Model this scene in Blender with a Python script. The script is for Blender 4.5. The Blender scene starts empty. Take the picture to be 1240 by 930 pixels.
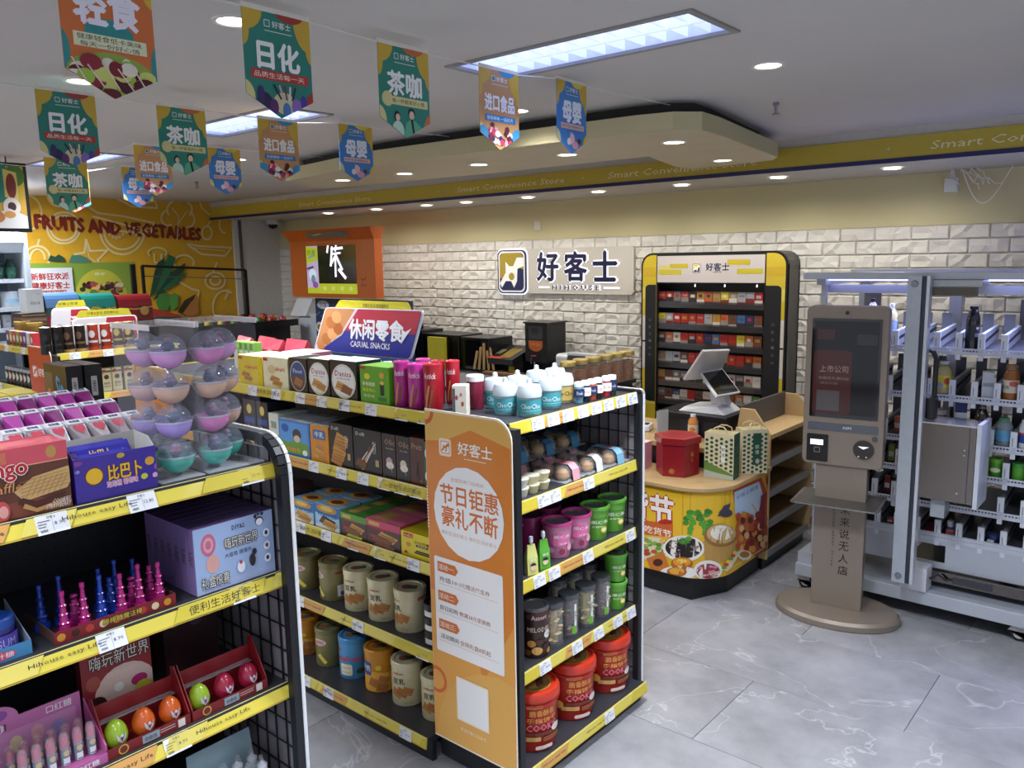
import bpy, bmesh, math, random
from mathutils import Matrix, Vector
from mathutils.geometry import tessellate_polygon
random.seed(7)
S = bpy.context.scene
COL = S.collection
PI = math.pi

# ---------------------------------------------------------------- camera
FPX = 985.0
YAW, PITCH, ROLL = -0.707440650963571, 0.1527729361711666, -0.01764823842336877
CAMP = Vector((0, 0, 1.8))
def _cam_axes():
    cy, sy, cp, sp = math.cos(YAW), math.sin(YAW), math.cos(PITCH), math.sin(PITCH)
    f = Vector((sy*cp, cy*cp, -sp)); r = Vector((cy, -sy, 0)); u = r.cross(f)
    cr, sr = math.cos(ROLL), math.sin(ROLL)
    return (cr*r + sr*u), (-sr*r + cr*u), f
RGT, UPV, FWD = _cam_axes()
cam = bpy.data.cameras.new('camera')
cam.sensor_width = 36; cam.lens = FPX/1240*36; cam.clip_start = .02; cam.clip_end = 60
co = bpy.data.objects.new('camera', cam); COL.objects.link(co)
mw = Matrix((RGT, UPV, -FWD)).transposed().to_4x4(); mw.translation = CAMP
co.matrix_world = mw
S.camera = co
def _ray(x, y): return FWD + RGT*((x-620)/FPX) - UPV*((y-465)/FPX)
def wx(x, y, X): d = _ray(x, y); return CAMP + d*(X/d.x)          # a measured image point on the plane x = X
def wy(x, y, Y): d = _ray(x, y); return CAMP + d*(Y/d.y)
def wz(x, y, Z): d = _ray(x, y); return CAMP + d*((Z-1.8)/d.z)

# ---------------------------------------------------------------- world, exposure
w = bpy.data.worlds.new('world'); S.world = w; w.use_nodes = True
w.node_tree.nodes['Background'].inputs[0].default_value = (.80, .86, 1, 1)
w.node_tree.nodes['Background'].inputs[1].default_value = .85
S.view_settings.view_transform = 'Standard'; S.view_settings.look = 'None'
S.view_settings.gamma = 1; S.view_settings.exposure = 0.0; S.view_settings.use_curve_mapping = False
TROF_W, SPOT_W, WALL_W = 30.0, 8.0, 10.0      # watts of the troffers, ceiling downlights, wall-washing downlights

def lamp(kind, name, loc, watts, color=(1, 1, 1), parent=None, size=.1, size_y=None, spot=math.radians(110), blend=.6, spread=125):
    l = bpy.data.lights.new(name, kind); l.energy = watts; l.color = color
    if kind == 'AREA':
        l.shape = 'RECTANGLE' if size_y else 'DISK'; l.size = size; l.spread = math.radians(spread)
        if size_y: l.size_y = size_y
    else:
        l.shadow_soft_size = size
        if kind == 'SPOT': l.spot_size = spot; l.spot_blend = blend
    o = bpy.data.objects.new(name, l); COL.objects.link(o); o.location = loc; o.parent = parent
    return o

# ---------------------------------------------------------------- materials
def lin(h):
    h = h.lstrip('#'); r = [int(h[i:i+2], 16)/255 for i in (0, 2, 4)]
    return tuple(c/12.92 if c <= .04045 else ((c+.055)/1.055)**2.4 for c in r) + (1,)
_MAT = {}
def C(h, rough=.45, metal=0.0, emit=0.0, alpha=1.0, trans=0.0, coat=0.0, var=.05, bump=0.0, scale=35.0):
    key = (h, rough, metal, emit, alpha, trans, coat, var, bump, scale)
    if key in _MAT: return _MAT[key]
    m = bpy.data.materials.new('paint_' + h.strip('#')); m.use_nodes = True
    nt = m.node_tree; b = nt.nodes['Principled BSDF']; c = lin(h)
    b.inputs['Base Color'].default_value = c
    b.inputs['Roughness'].default_value = rough; b.inputs['Metallic'].default_value = metal
    b.inputs['Alpha'].default_value = alpha; b.inputs['Transmission Weight'].default_value = trans
    b.inputs['Coat Weight'].default_value = coat
    if emit:
        b.inputs['Emission Color'].default_value = c; b.inputs['Emission Strength'].default_value = emit
    if not trans and (var or bump):
        tc = nt.nodes.new('ShaderNodeTexCoord'); n = nt.nodes.new('ShaderNodeTexNoise'); n.inputs['Scale'].default_value = scale
        nt.links.new(tc.outputs['Object'], n.inputs['Vector'])
        if var:
            mx = nt.nodes.new('ShaderNodeMix'); mx.data_type = 'RGBA'
            mx.inputs['A'].default_value = tuple(max(0, x*(1-var*2)) for x in c[:3]) + (1,)
            mx.inputs['B'].default_value = tuple(min(1, x*(1+var*2)) for x in c[:3]) + (1,)
            nt.links.new(n.outputs['Fac'], mx.inputs['Factor']); nt.links.new(mx.outputs['Result'], b.inputs['Base Color'])
        if bump:
            bp = nt.nodes.new('ShaderNodeBump'); bp.inputs['Strength'].default_value = bump; bp.inputs['Distance'].default_value = .004
            nt.links.new(n.outputs['Fac'], bp.inputs['Height']); nt.links.new(bp.outputs['Normal'], b.inputs['Normal'])
    _MAT[key] = m
    return m
def clear(tint='#f4f6fa', a=.22, rough=.08):
    return C(tint, rough=rough, alpha=a, var=0, coat=.3)
def INK(h): return C(h, rough=.5, var=0)

# ---------------------------------------------------------------- text outlines (built-in font)
_fc = bpy.data.curves.new('font_probe', 'FONT'); _fo = bpy.data.objects.new('font_probe', _fc); 
_TX = {}
def text_polys(s, bold=0.0):
    k = (s, bold)
    if k in _TX: return _TX[k]
    _fc.body = s; _fc.resolution_u = 1 if len(s) > 3 else 3; _fc.offset = bold
    me = bpy.data.meshes.new_from_object(_fo)
    vs = [(v.co.x, v.co.y) for v in me.vertices]
    if not vs: return []
    x0 = min(v[0] for v in vs); x1 = max(v[0] for v in vs); y0 = min(v[1] for v in vs); y1 = max(v[1] for v in vs)
    vs = [((a-x0)/max(1e-6, x1-x0)-.5, (b-y0)/max(1e-6, y1-y0)-.5) for a, b in vs]
    r = [[vs[i] for i in p.vertices] for p in me.polygons]
    bpy.data.meshes.remove(me); _TX[k] = r
    return r

def halfclip(p, nx, ny, d):          # keep nx*x+ny*y <= d
    out = []
    for i in range(len(p)):
        a, b = p[i-1], p[i]; da = nx*a[0]+ny*a[1]-d; db = nx*b[0]+ny*b[1]-d
        if (da <= 0) != (db <= 0):
            t = da/(da-db); out.append((a[0]+(b[0]-a[0])*t, a[1]+(b[1]-a[1])*t))
        if db <= 0: out.append(b)
    return out
def convex_clip(p, cl):
    n = len(cl); ar = sum(cl[i-1][0]*cl[i][1]-cl[i][0]*cl[i-1][1] for i in range(n))
    for i in range(n):
        a, b = cl[i-1], cl[i]
        nx, ny = (b[1]-a[1]), -(b[0]-a[0])
        if ar < 0: nx, ny = -nx, -ny
        p = halfclip(p, nx, ny, nx*a[0]+ny*a[1])
        if len(p) < 3: return []
    return p
def is_convex(p):
    s = 0
    for i in range(len(p)):
        a, b, c = p[i-2], p[i-1], p[i]; z = (b[0]-a[0])*(c[1]-b[1])-(b[1]-a[1])*(c[0]-b[0])
        if abs(z) < 1e-12: continue
        if s == 0: s = z
        elif s*z < 0: return False
    return True
def tris(p):
    if is_convex(p): return [p]
    return [[p[i] for i in t] for t in tessellate_polygon([[Vector((a, b, 0)) for a, b in p]])]
def ell(cx, cy, rx, ry, n=20, a0=0, a1=2*PI, rot=0):
    full = abs(a1-a0-2*PI) < 1e-6; k = n if full else n+1; r = []
    for i in range(k):
        t = a0+(a1-a0)*i/n; x, y = rx*math.cos(t), ry*math.sin(t)
        r.append((cx+x*math.cos(rot)-y*math.sin(rot), cy+x*math.sin(rot)+y*math.cos(rot)))
    return r
def rrect(x0, y0, x1, y1, r, n=5):
    p = []
    for cx, cy, a in ((x1-r, y1-r, 0), (x0+r, y1-r, 90), (x0+r, y0+r, 180), (x1-r, y0+r, 270)):
        for i in range(n+1):
            t = math.radians(a+90*i/n); p.append((cx+r*math.cos(t), cy+r*math.sin(t)))
    return p
def FRONT(d): return lambda u, v, w: (u, -d-w, v)
def TOPF(h): return lambda u, v, w: (u, v, h+w)
def RIGHTF(x): return lambda u, v, w: (x+w, u, v)
def LEFTF(x): return lambda u, v, w: (-x-w, -u, v)
def CYL(R): return lambda u, v, w: ((R+w)*math.sin(u/R), -(R+w)*math.cos(u/R), v)

class MB:
    def __init__(s): s.v = []; s.f = []; s.m = []; s.sm = []; s.mats = []
    def mi(s, m):
        if m not in s.mats: s.mats.append(m)
        return s.mats.index(m)
    def face(s, pts, m, smooth=False):
        b = len(s.v); s.v += [tuple(p) for p in pts]; s.f.append(tuple(range(b, b+len(pts)))); s.m.append(s.mi(m)); s.sm.append(smooth)
    def mesh(s, vs, fs, m, smooth=False):
        b = len(s.v); s.v += [tuple(p) for p in vs]; k = s.mi(m)
        for f in fs: s.f.append(tuple(b+i for i in f)); s.m.append(k); s.sm.append(smooth)
        return s
    def box(s, x0, y0, z0, x1, y1, z1, m, mats=None):
        vs = [(x, y, z) for z in (z0, z1) for y in (y0, y1) for x in (x0, x1)]
        fs = [(0, 2, 3, 1), (4, 5, 7, 6), (0, 1, 5, 4), (2, 6, 7, 3), (0, 4, 6, 2), (1, 3, 7, 5)]   # bottom top front back left right
        b = len(s.v); s.v += vs
        for i, f in enumerate(fs):
            mm = (mats or {}).get(('bottom', 'top', 'front', 'back', 'left', 'right')[i], m)
            s.f.append(tuple(b+j for j in f)); s.m.append(s.mi(mm)); s.sm.append(False)
        return s
    def hull(s, bot, top, m, mtop=None, smooth=False):      # two matching 3D rings
        n = len(bot); s.mesh(list(bot)+list(top), [(i, (i+1) % n, n+(i+1) % n, n+i) for i in range(n)], m, smooth)
        s.mesh(list(bot), [tuple(reversed(range(n)))], m); s.mesh(list(top), [tuple(range(n))], mtop or m)
        return s
    def prism(s, pts, a, b, m, ax='z', mtop=None, smooth=False):
        g = {'z': lambda u, v, w: (u, v, w), 'y': lambda u, v, w: (u, w, v), 'x': lambda u, v, w: (w, u, v)}[ax]
        return s.hull([g(u, v, a) for u, v in pts], [g(u, v, b) for u, v in pts], m, mtop, smooth)
    def lathe(s, prof, m, n=24, c=(0, 0, 0), mats=None, smooth=True, caps=True, ax='z', sx=1, sy=1):
        g = {'z': lambda x, y, z: (x, y, z), 'y': lambda x, y, z: (x, z, y), 'x': lambda x, y, z: (z, x, y)}[ax]
        P = lambda r, z, i: tuple(q+k for q, k in zip(g(sx*r*math.cos(2*PI*i/n), sy*r*math.sin(2*PI*i/n), z), c))
        for j in range(len(prof)-1):
            (r0, z0), (r1, z1) = prof[j], prof[j+1]; mm = mats[j] if mats else m
            vs = [P(r0, z0, i) for i in range(n)]+[P(r1, z1, i) for i in range(n)]
            s.mesh(vs, [(i, (i+1) % n, n+(i+1) % n, n+i) for i in range(n)], mm, smooth)
        if caps:
            if prof[0][0] > 1e-4: s.mesh([P(prof[0][0], prof[0][1], i) for i in range(n)], [tuple(reversed(range(n)))], mats[0] if mats else m)
            if prof[-1][0] > 1e-4: s.mesh([P(prof[-1][0], prof[-1][1], i) for i in range(n)], [tuple(range(n))], mats[-1] if mats else m)
        return s
    def tube(s, pts, r, m, n=8):
        pts = [Vector(p) for p in pts]; rings = []
        for i, p in enumerate(pts):
            d = (pts[min(i+1, len(pts)-1)]-pts[max(i-1, 0)]).normalized()
            a = d.cross(Vector((0, 0, 1))) if abs(d.z) < .9 else d.cross(Vector((1, 0, 0))); a.normalize(); b = d.cross(a)
            rings.append([p+a*r*math.cos(2*PI*k/n)+b*r*math.sin(2*PI*k/n) for k in range(n)])
        vs = [q for R in rings for q in R]; fs = []
        for j in range(len(pts)-1):
            fs += [(j*n+i, j*n+(i+1) % n, (j+1)*n+(i+1) % n, (j+1)*n+i) for i in range(n)]
        fs += [tuple(range(n)), tuple(range((len(pts)-1)*n, len(pts)*n))]
        return s.mesh(vs, fs, m, n > 5)
    def bar(s, p, q, wd, ht, m):           # rectangular bar from p to q
        p, q = Vector(p), Vector(q); d = (q-p).normalized()
        a = d.cross(Vector((0, 0, 1))) if abs(d.z) < .95 else Vector((1, 0, 0)); a.normalize(); b = a.cross(d)
        R = lambda c: [c+a*wd/2*i+b*ht/2*j for i, j in ((-1, -1), (1, -1), (1, 1), (-1, 1))]
        return s.hull(R(p), R(q), m)
    def ink(s, fr, ops, clip=None, bend=0, lift=.0008, step=.0005, ox=0, oy=0, sc=1, sy=None):
        sy = sy or sc
        for k, op in enumerate(ops):
            t = op[0]; h = op[-1]; m = h if not isinstance(h, str) else INK(h)
            if t == 'r': ps = [[(op[1], op[2]), (op[3], op[2]), (op[3], op[4]), (op[1], op[4])]]
            elif t == 'e': ps = [ell(op[1], op[2], op[3], op[4])]
            elif t == 'p': ps = tris(op[1])
            elif t == 's':
                ps = []; P = op[1]; wd = op[2]/2
                for i in range(len(P)-1):
                    (xa, ya), (xb, yb) = P[i], P[i+1]; L = math.hypot(xb-xa, yb-ya) or 1e-6; nx, ny = -(yb-ya)/L*wd, (xb-xa)/L*wd
                    ex, ey = (xb-xa)/L*wd*.5, (yb-ya)/L*wd*.5
                    ps.append([(xa+nx-ex, ya+ny-ey), (xb+nx+ex, yb+ny+ey), (xb-nx+ex, yb-ny+ey), (xa-nx-ex, ya-ny-ey)])
            elif t == 't':
                _, txt, cx, cy, tw, th = op[:6]; bold = op[6] if len(op) > 7 else .0; shear = op[7] if len(op) > 8 else 0
                q_ = [[(cx+a*tw+b*th*shear, cy+b*th) for a, b in p] for p in text_polys(txt, 0)]; ps = q_
                if bold: e_ = bold*th*.7; bold_n = len(q_); ps = q_ + [[(a+dx_*e_, b+dy_*e_) for a, b in p] for dx_, dy_ in ((1, 0), (-1, 0), (0, 1), (0, -1)) for p in q_]
            grp = [ps]
            if t == 's' and len(ps) > 1: grp = [ps[0::2], ps[1::2]]
            if t == 't' and len(op) > 7 and op[6] and ps: n_ = len(ps)//5; grp = [ps[i*n_:(i+1)*n_] for i in range(5)]
            for gi, ps in enumerate(grp): s._lay(fr, ps, m, clip, bend, lift+step*k+step*.16*gi, sc, sy, ox, oy)
        return s
    def _lay(s, fr, ps, m, clip, bend, z, sc, sy, ox, oy):
            ps = [[(a*sc+ox, b*sy+oy) for a, b in p] for p in ps]
            if clip: ps = [q for q in (convex_clip(p, clip) for p in ps) if len(q) > 2]
            if bend:
                st = bend*.3; qs = []
                for p in ps:
                    lo = math.floor(min(a for a, b in p)/st); hi = math.floor(max(a for a, b in p)/st)
                    if lo == hi: qs.append(p); continue
                    for j in range(lo, hi+1):
                        q = halfclip(halfclip(p, -1, 0, -j*st), 1, 0, (j+1)*st)
                        if len(q) > 2: qs.append(q)
                ps = qs
            for p in ps: s.face([fr(a, b, z) for a, b in p], m)
    def build(s, name, parent=None, loc=(0, 0, 0), rot=(0, 0, 0), bevel=0, seg=2):
        me = bpy.data.meshes.new(name); me.from_pydata(s.v, [], s.f)
        for m in s.mats: me.materials.append(m)
        me.polygons.foreach_set('material_index', s.m); me.polygons.foreach_set('use_smooth', s.sm); me.update()
        if bevel or s.sm.count(True):
            bm = bmesh.new(); bm.from_mesh(me)
            bmesh.ops.remove_doubles(bm, verts=bm.verts, dist=1e-5)
            if bevel:
                es = [e for e in bm.edges if len(e.link_faces) == 2 and e.calc_face_angle(0) > .7]
                bmesh.ops.bevel(bm, geom=es, offset=bevel, segments=seg, affect='EDGES', clamp_overlap=True, profile=.5)
            for e in bm.edges:
                if len(e.link_faces) == 2 and e.calc_face_angle(0) > .6: e.smooth = False
            bm.to_mesh(me); bm.free()
        o = bpy.data.objects.new(name, me); COL.objects.link(o); o.location = loc; o.rotation_euler = rot; o.parent = parent
        return o

def tag(o, label, cat, group=None):
    o['label'] = label; o['category'] = cat
    if group: o['group'] = group
    return o
def thing(name, label, cat, loc=(0, 0, 0), rz=0, group=None):
    o = bpy.data.objects.new(name, None); COL.objects.link(o); o.location = loc; o.rotation_euler = (0, 0, rz); o.empty_display_size = .05
    return tag(o, label, cat, group)
def struct(o): o['kind'] = 'structure'; return o
def clone(o, loc=None, rz=None, label=None, parent=None, top=True):
    c = o.copy(); COL.objects.link(c)
    if not top: c.parent = parent
    if loc is not None: c.location = loc
    if rz is not None: c.rotation_euler = (0, 0, rz)
    if label: c['label'] = label
    for ch in o.children: clone(ch, parent=c, top=False)
    return c
ORD = 'first second third fourth fifth sixth seventh eighth ninth tenth eleventh twelfth thirteenth fourteenth fifteenth sixteenth'.split()
X90 = PI/2        # turns a thing that faces -Y so that it faces +X

# recurring prints
NAVY, YEL, GOLD = '#17204f', '#e9cf33', '#c9a21f'
def logo(s=1.0, ox=0, oy=0, ring=NAVY, a=YEL, b=NAVY, bg='#f4f4f4'):
    q = lambda p: [(x*s+ox, y*s+oy) for x, y in p]
    return [('p', q(rrect(-.5, -.5, .5, .5, .14)), ring), ('p', q(rrect(-.45, -.45, .45, .45, .11)), bg),
            ('p', q(rrect(-.4, -.4, .4, .4, .1)), b), ('p', q([(-.4, -.12), (-.28, -.18), (.0, -.1), (.12, .12), (.4, .05), (.4, .3), (.3, .4), (-.3, .4), (-.4, .3)]), a),
            ('p', q([(-.4, -.25), (-.2, -.02), (-.2, .22), (-.08, .12), (.06, .12), (.18, .3), (.4, .3), (.4, .12), (.2, .06), (.18, -.2), (.08, -.34), (-.02, -.2), (-.2, -.2), (-.33, -.34)]), bg),
            ('e', ox, oy-.12*s, .09*s, .09*s, a)]
def shopname(cx, cy, h, col, bold=.03): return [('t', '好客士', cx, cy, h*3.3, h, bold, col)]

# ================================================================ THE ROOM
XL, XR, YB, YF, ZC, ZS, YS = -7.9, 2.2, 5.3, -3.2, 2.42, 2.252, 4.51   # left/right/back/front walls, ceiling, soffit, soffit face
def marble():
    m = bpy.data.materials.new('grey_marble_tile'); m.use_nodes = True; nt = m.node_tree; N = nt.nodes.new; L = nt.links.new
    b = nt.nodes['Principled BSDF']; g = N('ShaderNodeNewGeometry'); oi = N('ShaderNodeObjectInfo')
    off = N('ShaderNodeVectorMath'); off.operation = 'MULTIPLY_ADD'; off.inputs[1].default_value = (1, 1, 1)
    sc = N('ShaderNodeVectorMath'); sc.operation = 'SCALE'; sc.inputs['Scale'].default_value = 9
    L(oi.outputs['Random'], sc.inputs[0]); L(g.outputs['Position'], off.inputs[0]); L(sc.outputs[0], off.inputs[2])
    n1 = N('ShaderNodeTexNoise'); n1.inputs['Scale'].default_value = 3.2; n1.inputs['Detail'].default_value = 8; n1.inputs['Roughness'].default_value = .62; L(off.outputs[0], n1.inputs['Vector'])
    r1 = N('ShaderNodeValToRGB'); r1.color_ramp.elements[0].position = .3; r1.color_ramp.elements[1].position = .72
    r1.color_ramp.elements[0].color = lin('#7d7d82'); r1.color_ramp.elements[1].color = lin('#9f9fa4'); L(n1.outputs['Fac'], r1.inputs[0])
    n2 = N('ShaderNodeTexNoise'); n2.inputs['Scale'].default_value = 1.5; n2.inputs['Detail'].default_value = 5; n2.inputs['Distortion'].default_value = 1.2; L(off.outputs[0], n2.inputs['Vector'])
    a = N('ShaderNodeMath'); a.operation = 'SUBTRACT'; a.inputs[1].default_value = .5; L(n2.outputs['Fac'], a.inputs[0])
    c = N('ShaderNodeMath'); c.operation = 'ABSOLUTE'; L(a.outputs[0], c.inputs[0])
    r2 = N('ShaderNodeValToRGB'); r2.color_ramp.elements[0].color = (.30, .30, .30, 1); r2.color_ramp.elements[1].position = .006; r2.color_ramp.elements[1].color = (0, 0, 0, 1); L(c.outputs[0], r2.inputs[0])
    mx = N('ShaderNodeMix'); mx.data_type = 'RGBA'; mx.inputs['B'].default_value = lin('#d9d9dc'); L(r2.outputs[0], mx.inputs['Factor']); L(r1.outputs[0], mx.inputs['A'])
    L(mx.outputs['Result'], b.inputs['Base Color']); b.inputs['Roughness'].default_value = .22; b.inputs['Specular IOR Level'].default_value = .4
    return m
TILE = marble()
fl = struct(MB().box(XL-.1, YF-.1, -.1, XR+.1, YB+.1, -.004, C('#5c5c60', rough=.8)).build('floor'))
TW, TL = .545, 1.2
_tm = {}
k0 = math.floor((YF-2.572)/TW)
for k in range(k0, 6):
    y0 = 2.572+k*TW; y1 = y0+TW; x = -1.338+(.6 if k % 2 else 0)-TL*7
    while x < XR:
        a, b, c, d = max(x, XL), min(x+TL, XR), max(y0, YF), min(y1, YB)
        if b-a > .01 and d-c > .01:
            key = (round(b-a, 3), round(d-c, 3))
            if key not in _tm:
                o = MB().box(.0012, .0012, -.004, b-a-.0012, d-c-.0012, 0, TILE).build('floor_tile', fl, (a, c, 0), bevel=.0008, seg=1); _tm[key] = o
            else:
                o = clone(_tm[key], (a, c, 0), parent=fl, top=False)
        x += TL

# back wall: plaster core, foam brick facing, woven wallpaper above
wb = struct(MB().box(XL-.1, YB+.0035, -.1, XR+.1, YB+.15, 2.6, C('#cfc9bd', rough=.9)).build('wall_back'))
ZT = 1.952
def woven():
    m = C('#cdc499', rough=.75, var=.03, bump=.25, scale=60).copy(); nt = m.node_tree
    for n in nt.nodes:
        if n.type == 'TEX_NOISE':
            mp = nt.nodes.new('ShaderNodeMapping'); mp.inputs['Scale'].default_value = (1, 1, 14); src = n.inputs['Vector'].links[0].from_socket
            nt.links.new(src, mp.inputs['Vector']); nt.links.new(mp.outputs[0], n.inputs['Vector'])
    m.name = 'woven_wallpaper'; return m
WP = woven()
MB().box(XL, YB-.004, ZT, XR, YB+.003, ZS+.02, WP).build('wallpaper', wb)
BR = C('#dcd8d0', rough=.6, var=.02, bump=.5, scale=45)
RH, BL = .083, .207
def brick_mesh(L, H, seed):
    r = random.Random(seed); mb = MB(); nx, nz = 7, 4; g = {}
    for i in range(nx+1):
        for j in range(nz+1):
            e = i in (0, nx) or j in (0, nz)
            y = 0 if e else -.0035-r.random()*.010-(.006 if r.random() > .6 else 0)
            jx = 0 if e else (r.random()-.5)*.014; jz = 0 if e else (r.random()-.5)*.008
            u = (i/nx); v = (j/nz)
            if i == 1: u = .03
            if i == nx-1: u = .97
            if j == 1: v = .09
            if j == nz-1: v = .91
            g[i, j] = (u*L+jx*(0 if i in (1, nx-1) else 1), y, v*H+jz*(0 if j in (1, nz-1) else 1))
    vs = [g[i, j] for i in range(nx+1) for j in range(nz+1)]; q = lambda i, j: i*(nz+1)+j
    fs = []
    for i in range(nx):
        for j in range(nz):
            a, b, c, d = q(i, j), q(i+1, j), q(i+1, j+1), q(i, j+1)
            fs += [(a, b, c), (a, c, d)] if r.random() > .5 else [(a, b, d), (b, c, d)]
    return mb.mesh(vs, fs, BR)
bvar = [brick_mesh(BL-.003, RH-.003, s) for s in range(7)]
bobj = []
slots = []
for k in range(23):
    z = ZT-(k+1)*RH; x = XL+(.1 if k % 2 else 0)-.1
    while x < XR:
        slots.append((x, z, k)); x += BL
def bd(s): return (Vector((s[0]+.1, YB, s[1]))-CAMP).length
vis = [s for s in slots if -4.95 < s[0] < -.25 and s[1] > .82]
vis = sorted(vis, key=bd)[:300]; vset = set(vis); rest = MB()
for i, s in enumerate(slots):
    x, z, k = s
    if s in vset:
        if len(bobj) < 7:
            o = bvar[len(bobj)].build('brick', wb, (x, YB+.001, z)); bobj.append(o)
        else: clone(bobj[(i*5+k) % 7], (x, YB+.001, z), parent=wb, top=False)
    else:
        L0, L1 = max(x, XL), min(x+BL, XR)
        b = bvar[(i*5+k) % 7]; base = len(rest.v)
        rest.v += [(min(max(a+x, XL), XR), YB+.001+c, z+d) for a, c, d in b.v]
        rest.f += [tuple(base+j for j in f) for f in b.f]; rest.m += [rest.mi(BR)]*len(b.f); rest.sm += [False]*len(b.f)
o = rest.build('brick_facing', wb); o['kind'] = 'stuff'

# soffit along the back wall with the yellow band
sf = struct(MB().box(XL, YS, ZS, XR, YB+.01, 2.6, C('#bdbab4', rough=.85)).build('trim_1'))
band = MB().box(XL, YS-.012, ZS+.018, XR, YS, 2.373, C('#b5a136', rough=.5, var=.02))
for s0 in (-6.6, -4.6, -3.25, -1.35):
    band.ink(FRONT(-YS+.012), [('t', 'Smart Convenience Store', s0+.75, 2.318, 1.0, .040, .0, .2, '#ddd8b0'), ('t', '+', s0+.05, 2.318, .02, .02, '#c9c5a0')])
band.ink(FRONT(-YS+.012), [('s', [(-.5+.045*i+.02*math.sin(i*.9+j), 2.285+.012*j+.01*math.sin(i*.5+j)) for i in range(20)], .002, '#c7b45c') for j in range(7)])
struct(band.build('trim_2'))
struct(MB().box(XL, YS-.016, ZS-.004, XR, YS+.004, ZS+.018, C('#1c1852', rough=.4)).build('trim_3'))
# left wall: mural area and white pilaster area
wl = struct(MB().box(XL-.12, YF-.1, -.1, XL, YB+.1, 2.6, C('#d2a122', rough=.62, var=.03)).build('wall_left'))
struct(MB().box(XL, 4.74, 0, XL+.02, YB, ZS, C('#cfcdca', rough=.6)).build('trim_4'))
struct(MB().box(XL+.02, 4.80, 0, XL+.035, 4.83, ZS, C('#5a5450', rough=.5)).build('trim_5'))
rw_ = MB().box(XR, 2.6, -.1, XR+.1, YB+.1, 2.6, C('#cfcbc2', rough=.8)).box(XR, YF-.1, -.1, XR+.1, 2.6, .12, C('#8a8a8c')).box(XR, YF-.1, 2.3, XR+.1, 2.6, 2.6, C('#b9b6b0'))
for i in range(4): rw_.box(XR+.02, YF+1.45*i, .12, XR+.08, YF+1.45*i+.08, 2.3, C('#55565a', metal=.6))
struct(rw_.build('wall_right'))  # window opening added to the unseen right wall so daylight fills the shelves
# shop front behind the camera: low wall, posts, tall panes let the daylight in
fw = MB().box(XL-.1, YF-.1, -.1, XR+.1, YF, .12, C('#8a8a8c')).box(XL-.1, YF-.1, 2.3, XR+.1, YF, 2.6, C('#b9b6b0'))
for i in range(7):
    x = XL+(XR-XL)*i/6; fw.box(x-.04, YF-.08, .12, x+.04, YF, 2.3, C('#55565a', metal=.6))
struct(fw.build('wall_front'))

# ceiling with openings for the recessed louvre lights
TRX = [(-7.42, -6.56), (-1.93, -1.07), (-3.76, -2.90), (-5.59, -4.73), (-.10, .76)]  # first column is unseen, added to brighten the mural wall
TRY = [(1.975, 2.235), (-.30, -.04), (-2.4, -2.14)]
xs = sorted({XL-.1, XR+.1, *[v for p in TRX for v in p]}); ys = sorted({YF-.1, YB+.1, *[v for p in TRY for v in p]})
cm = MB(); CEIL = C('#c0bdba', rough=.9, var=.015, scale=3)
for i in range(len(xs)-1):
    for j in range(len(ys)-1):
        if (xs[i], xs[i+1]) in TRX and (ys[j], ys[j+1]) in TRY: continue
        cm.box(xs[i], ys[j], ZC, xs[i+1], ys[j+1], ZC+.02, CEIL)
struct(cm.build('ceiling'))
WHT = C('#e9edf2', rough=.4, metal=.1); EMT = C('#a9bcff', emit=1.35, var=0)
def troffer(cx, cy, label):
    t = thing('louvre_ceiling_light', label, 'ceiling light', (cx, cy, ZC), 0, 'recessed louvre lights in the ceiling')
    L, W = .43, .13
    MB().box(-L-.012, -W-.012, -.006, L+.012, -W+.008, .004, C('#8d8c8a', rough=.5)).box(-L-.012, W-.008, -.006, L+.012, W+.012, .004, C('#8d8c8a', rough=.5)) \
        .box(-L-.012, -W+.008, -.006, -L+.008, W-.008, .004, C('#8d8c8a', rough=.5)).box(L-.008, -W+.008, -.006, L+.012, W-.008, .004, C('#8d8c8a', rough=.5)).build('frame', t)
    MB().box(-L, -W, .004, -L+.004, W, .062, WHT).box(L-.004, -W, .004, L, W, .062, WHT).box(-L, -W, .004, L, -W+.004, .062, WHT).box(-L, W-.004, .004, L, W, .062, WHT).box(-L, -W, .062, L, W, .066, WHT).build('housing', t)
    MB().box(-L+.006, -W+.006, .045, L-.006, W-.006, .05, EMT).build('diffuser', t)
    lb = C('#dfe7ff', rough=.3, emit=.5, var=0)
    MB().box(-L+.005, -.003, .002, L-.005, .003, .044, lb).build('louvre_spine', t)
    b0 = None
    for i in range(1, 12):
        x = -L+2*L*i/12
        if b0 is None: b0 = MB().box(-.002, -W+.006, .006, .002, -.004, .040, lb).box(-.002, .004, .006, .002, W-.006, .040, lb).build('louvre_blade', t, (x, 0, 0))
        else: clone(b0, (x, 0, 0), parent=t, top=False)
    near = abs(cx+1.5) < .1 and cy > 1; far_ = cx < -6.5
    lamp('AREA', 'tube_light', (.22 if near else 0, 0, .001), TROF_W*(2.6 if far_ and cy > 1 else 1), (.88, .93, 1), t, size=.38 if near else 2*L-.06, size_y=2*W-.04, spread=172 if far_ else 125)
    return t
nm = {(1, 0): 'long louvred ceiling light nearest the hanging panel, in front of the blue pennant', (2, 0): 'louvred ceiling light behind the large teal pennant', (3, 0): 'far louvred ceiling light half behind the teal pennant on the left',
      (4, 0): 'louvred ceiling light right of the frame above the vending rack', (0, 0): 'louvred ceiling light out of view beside the mural wall'}
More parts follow.
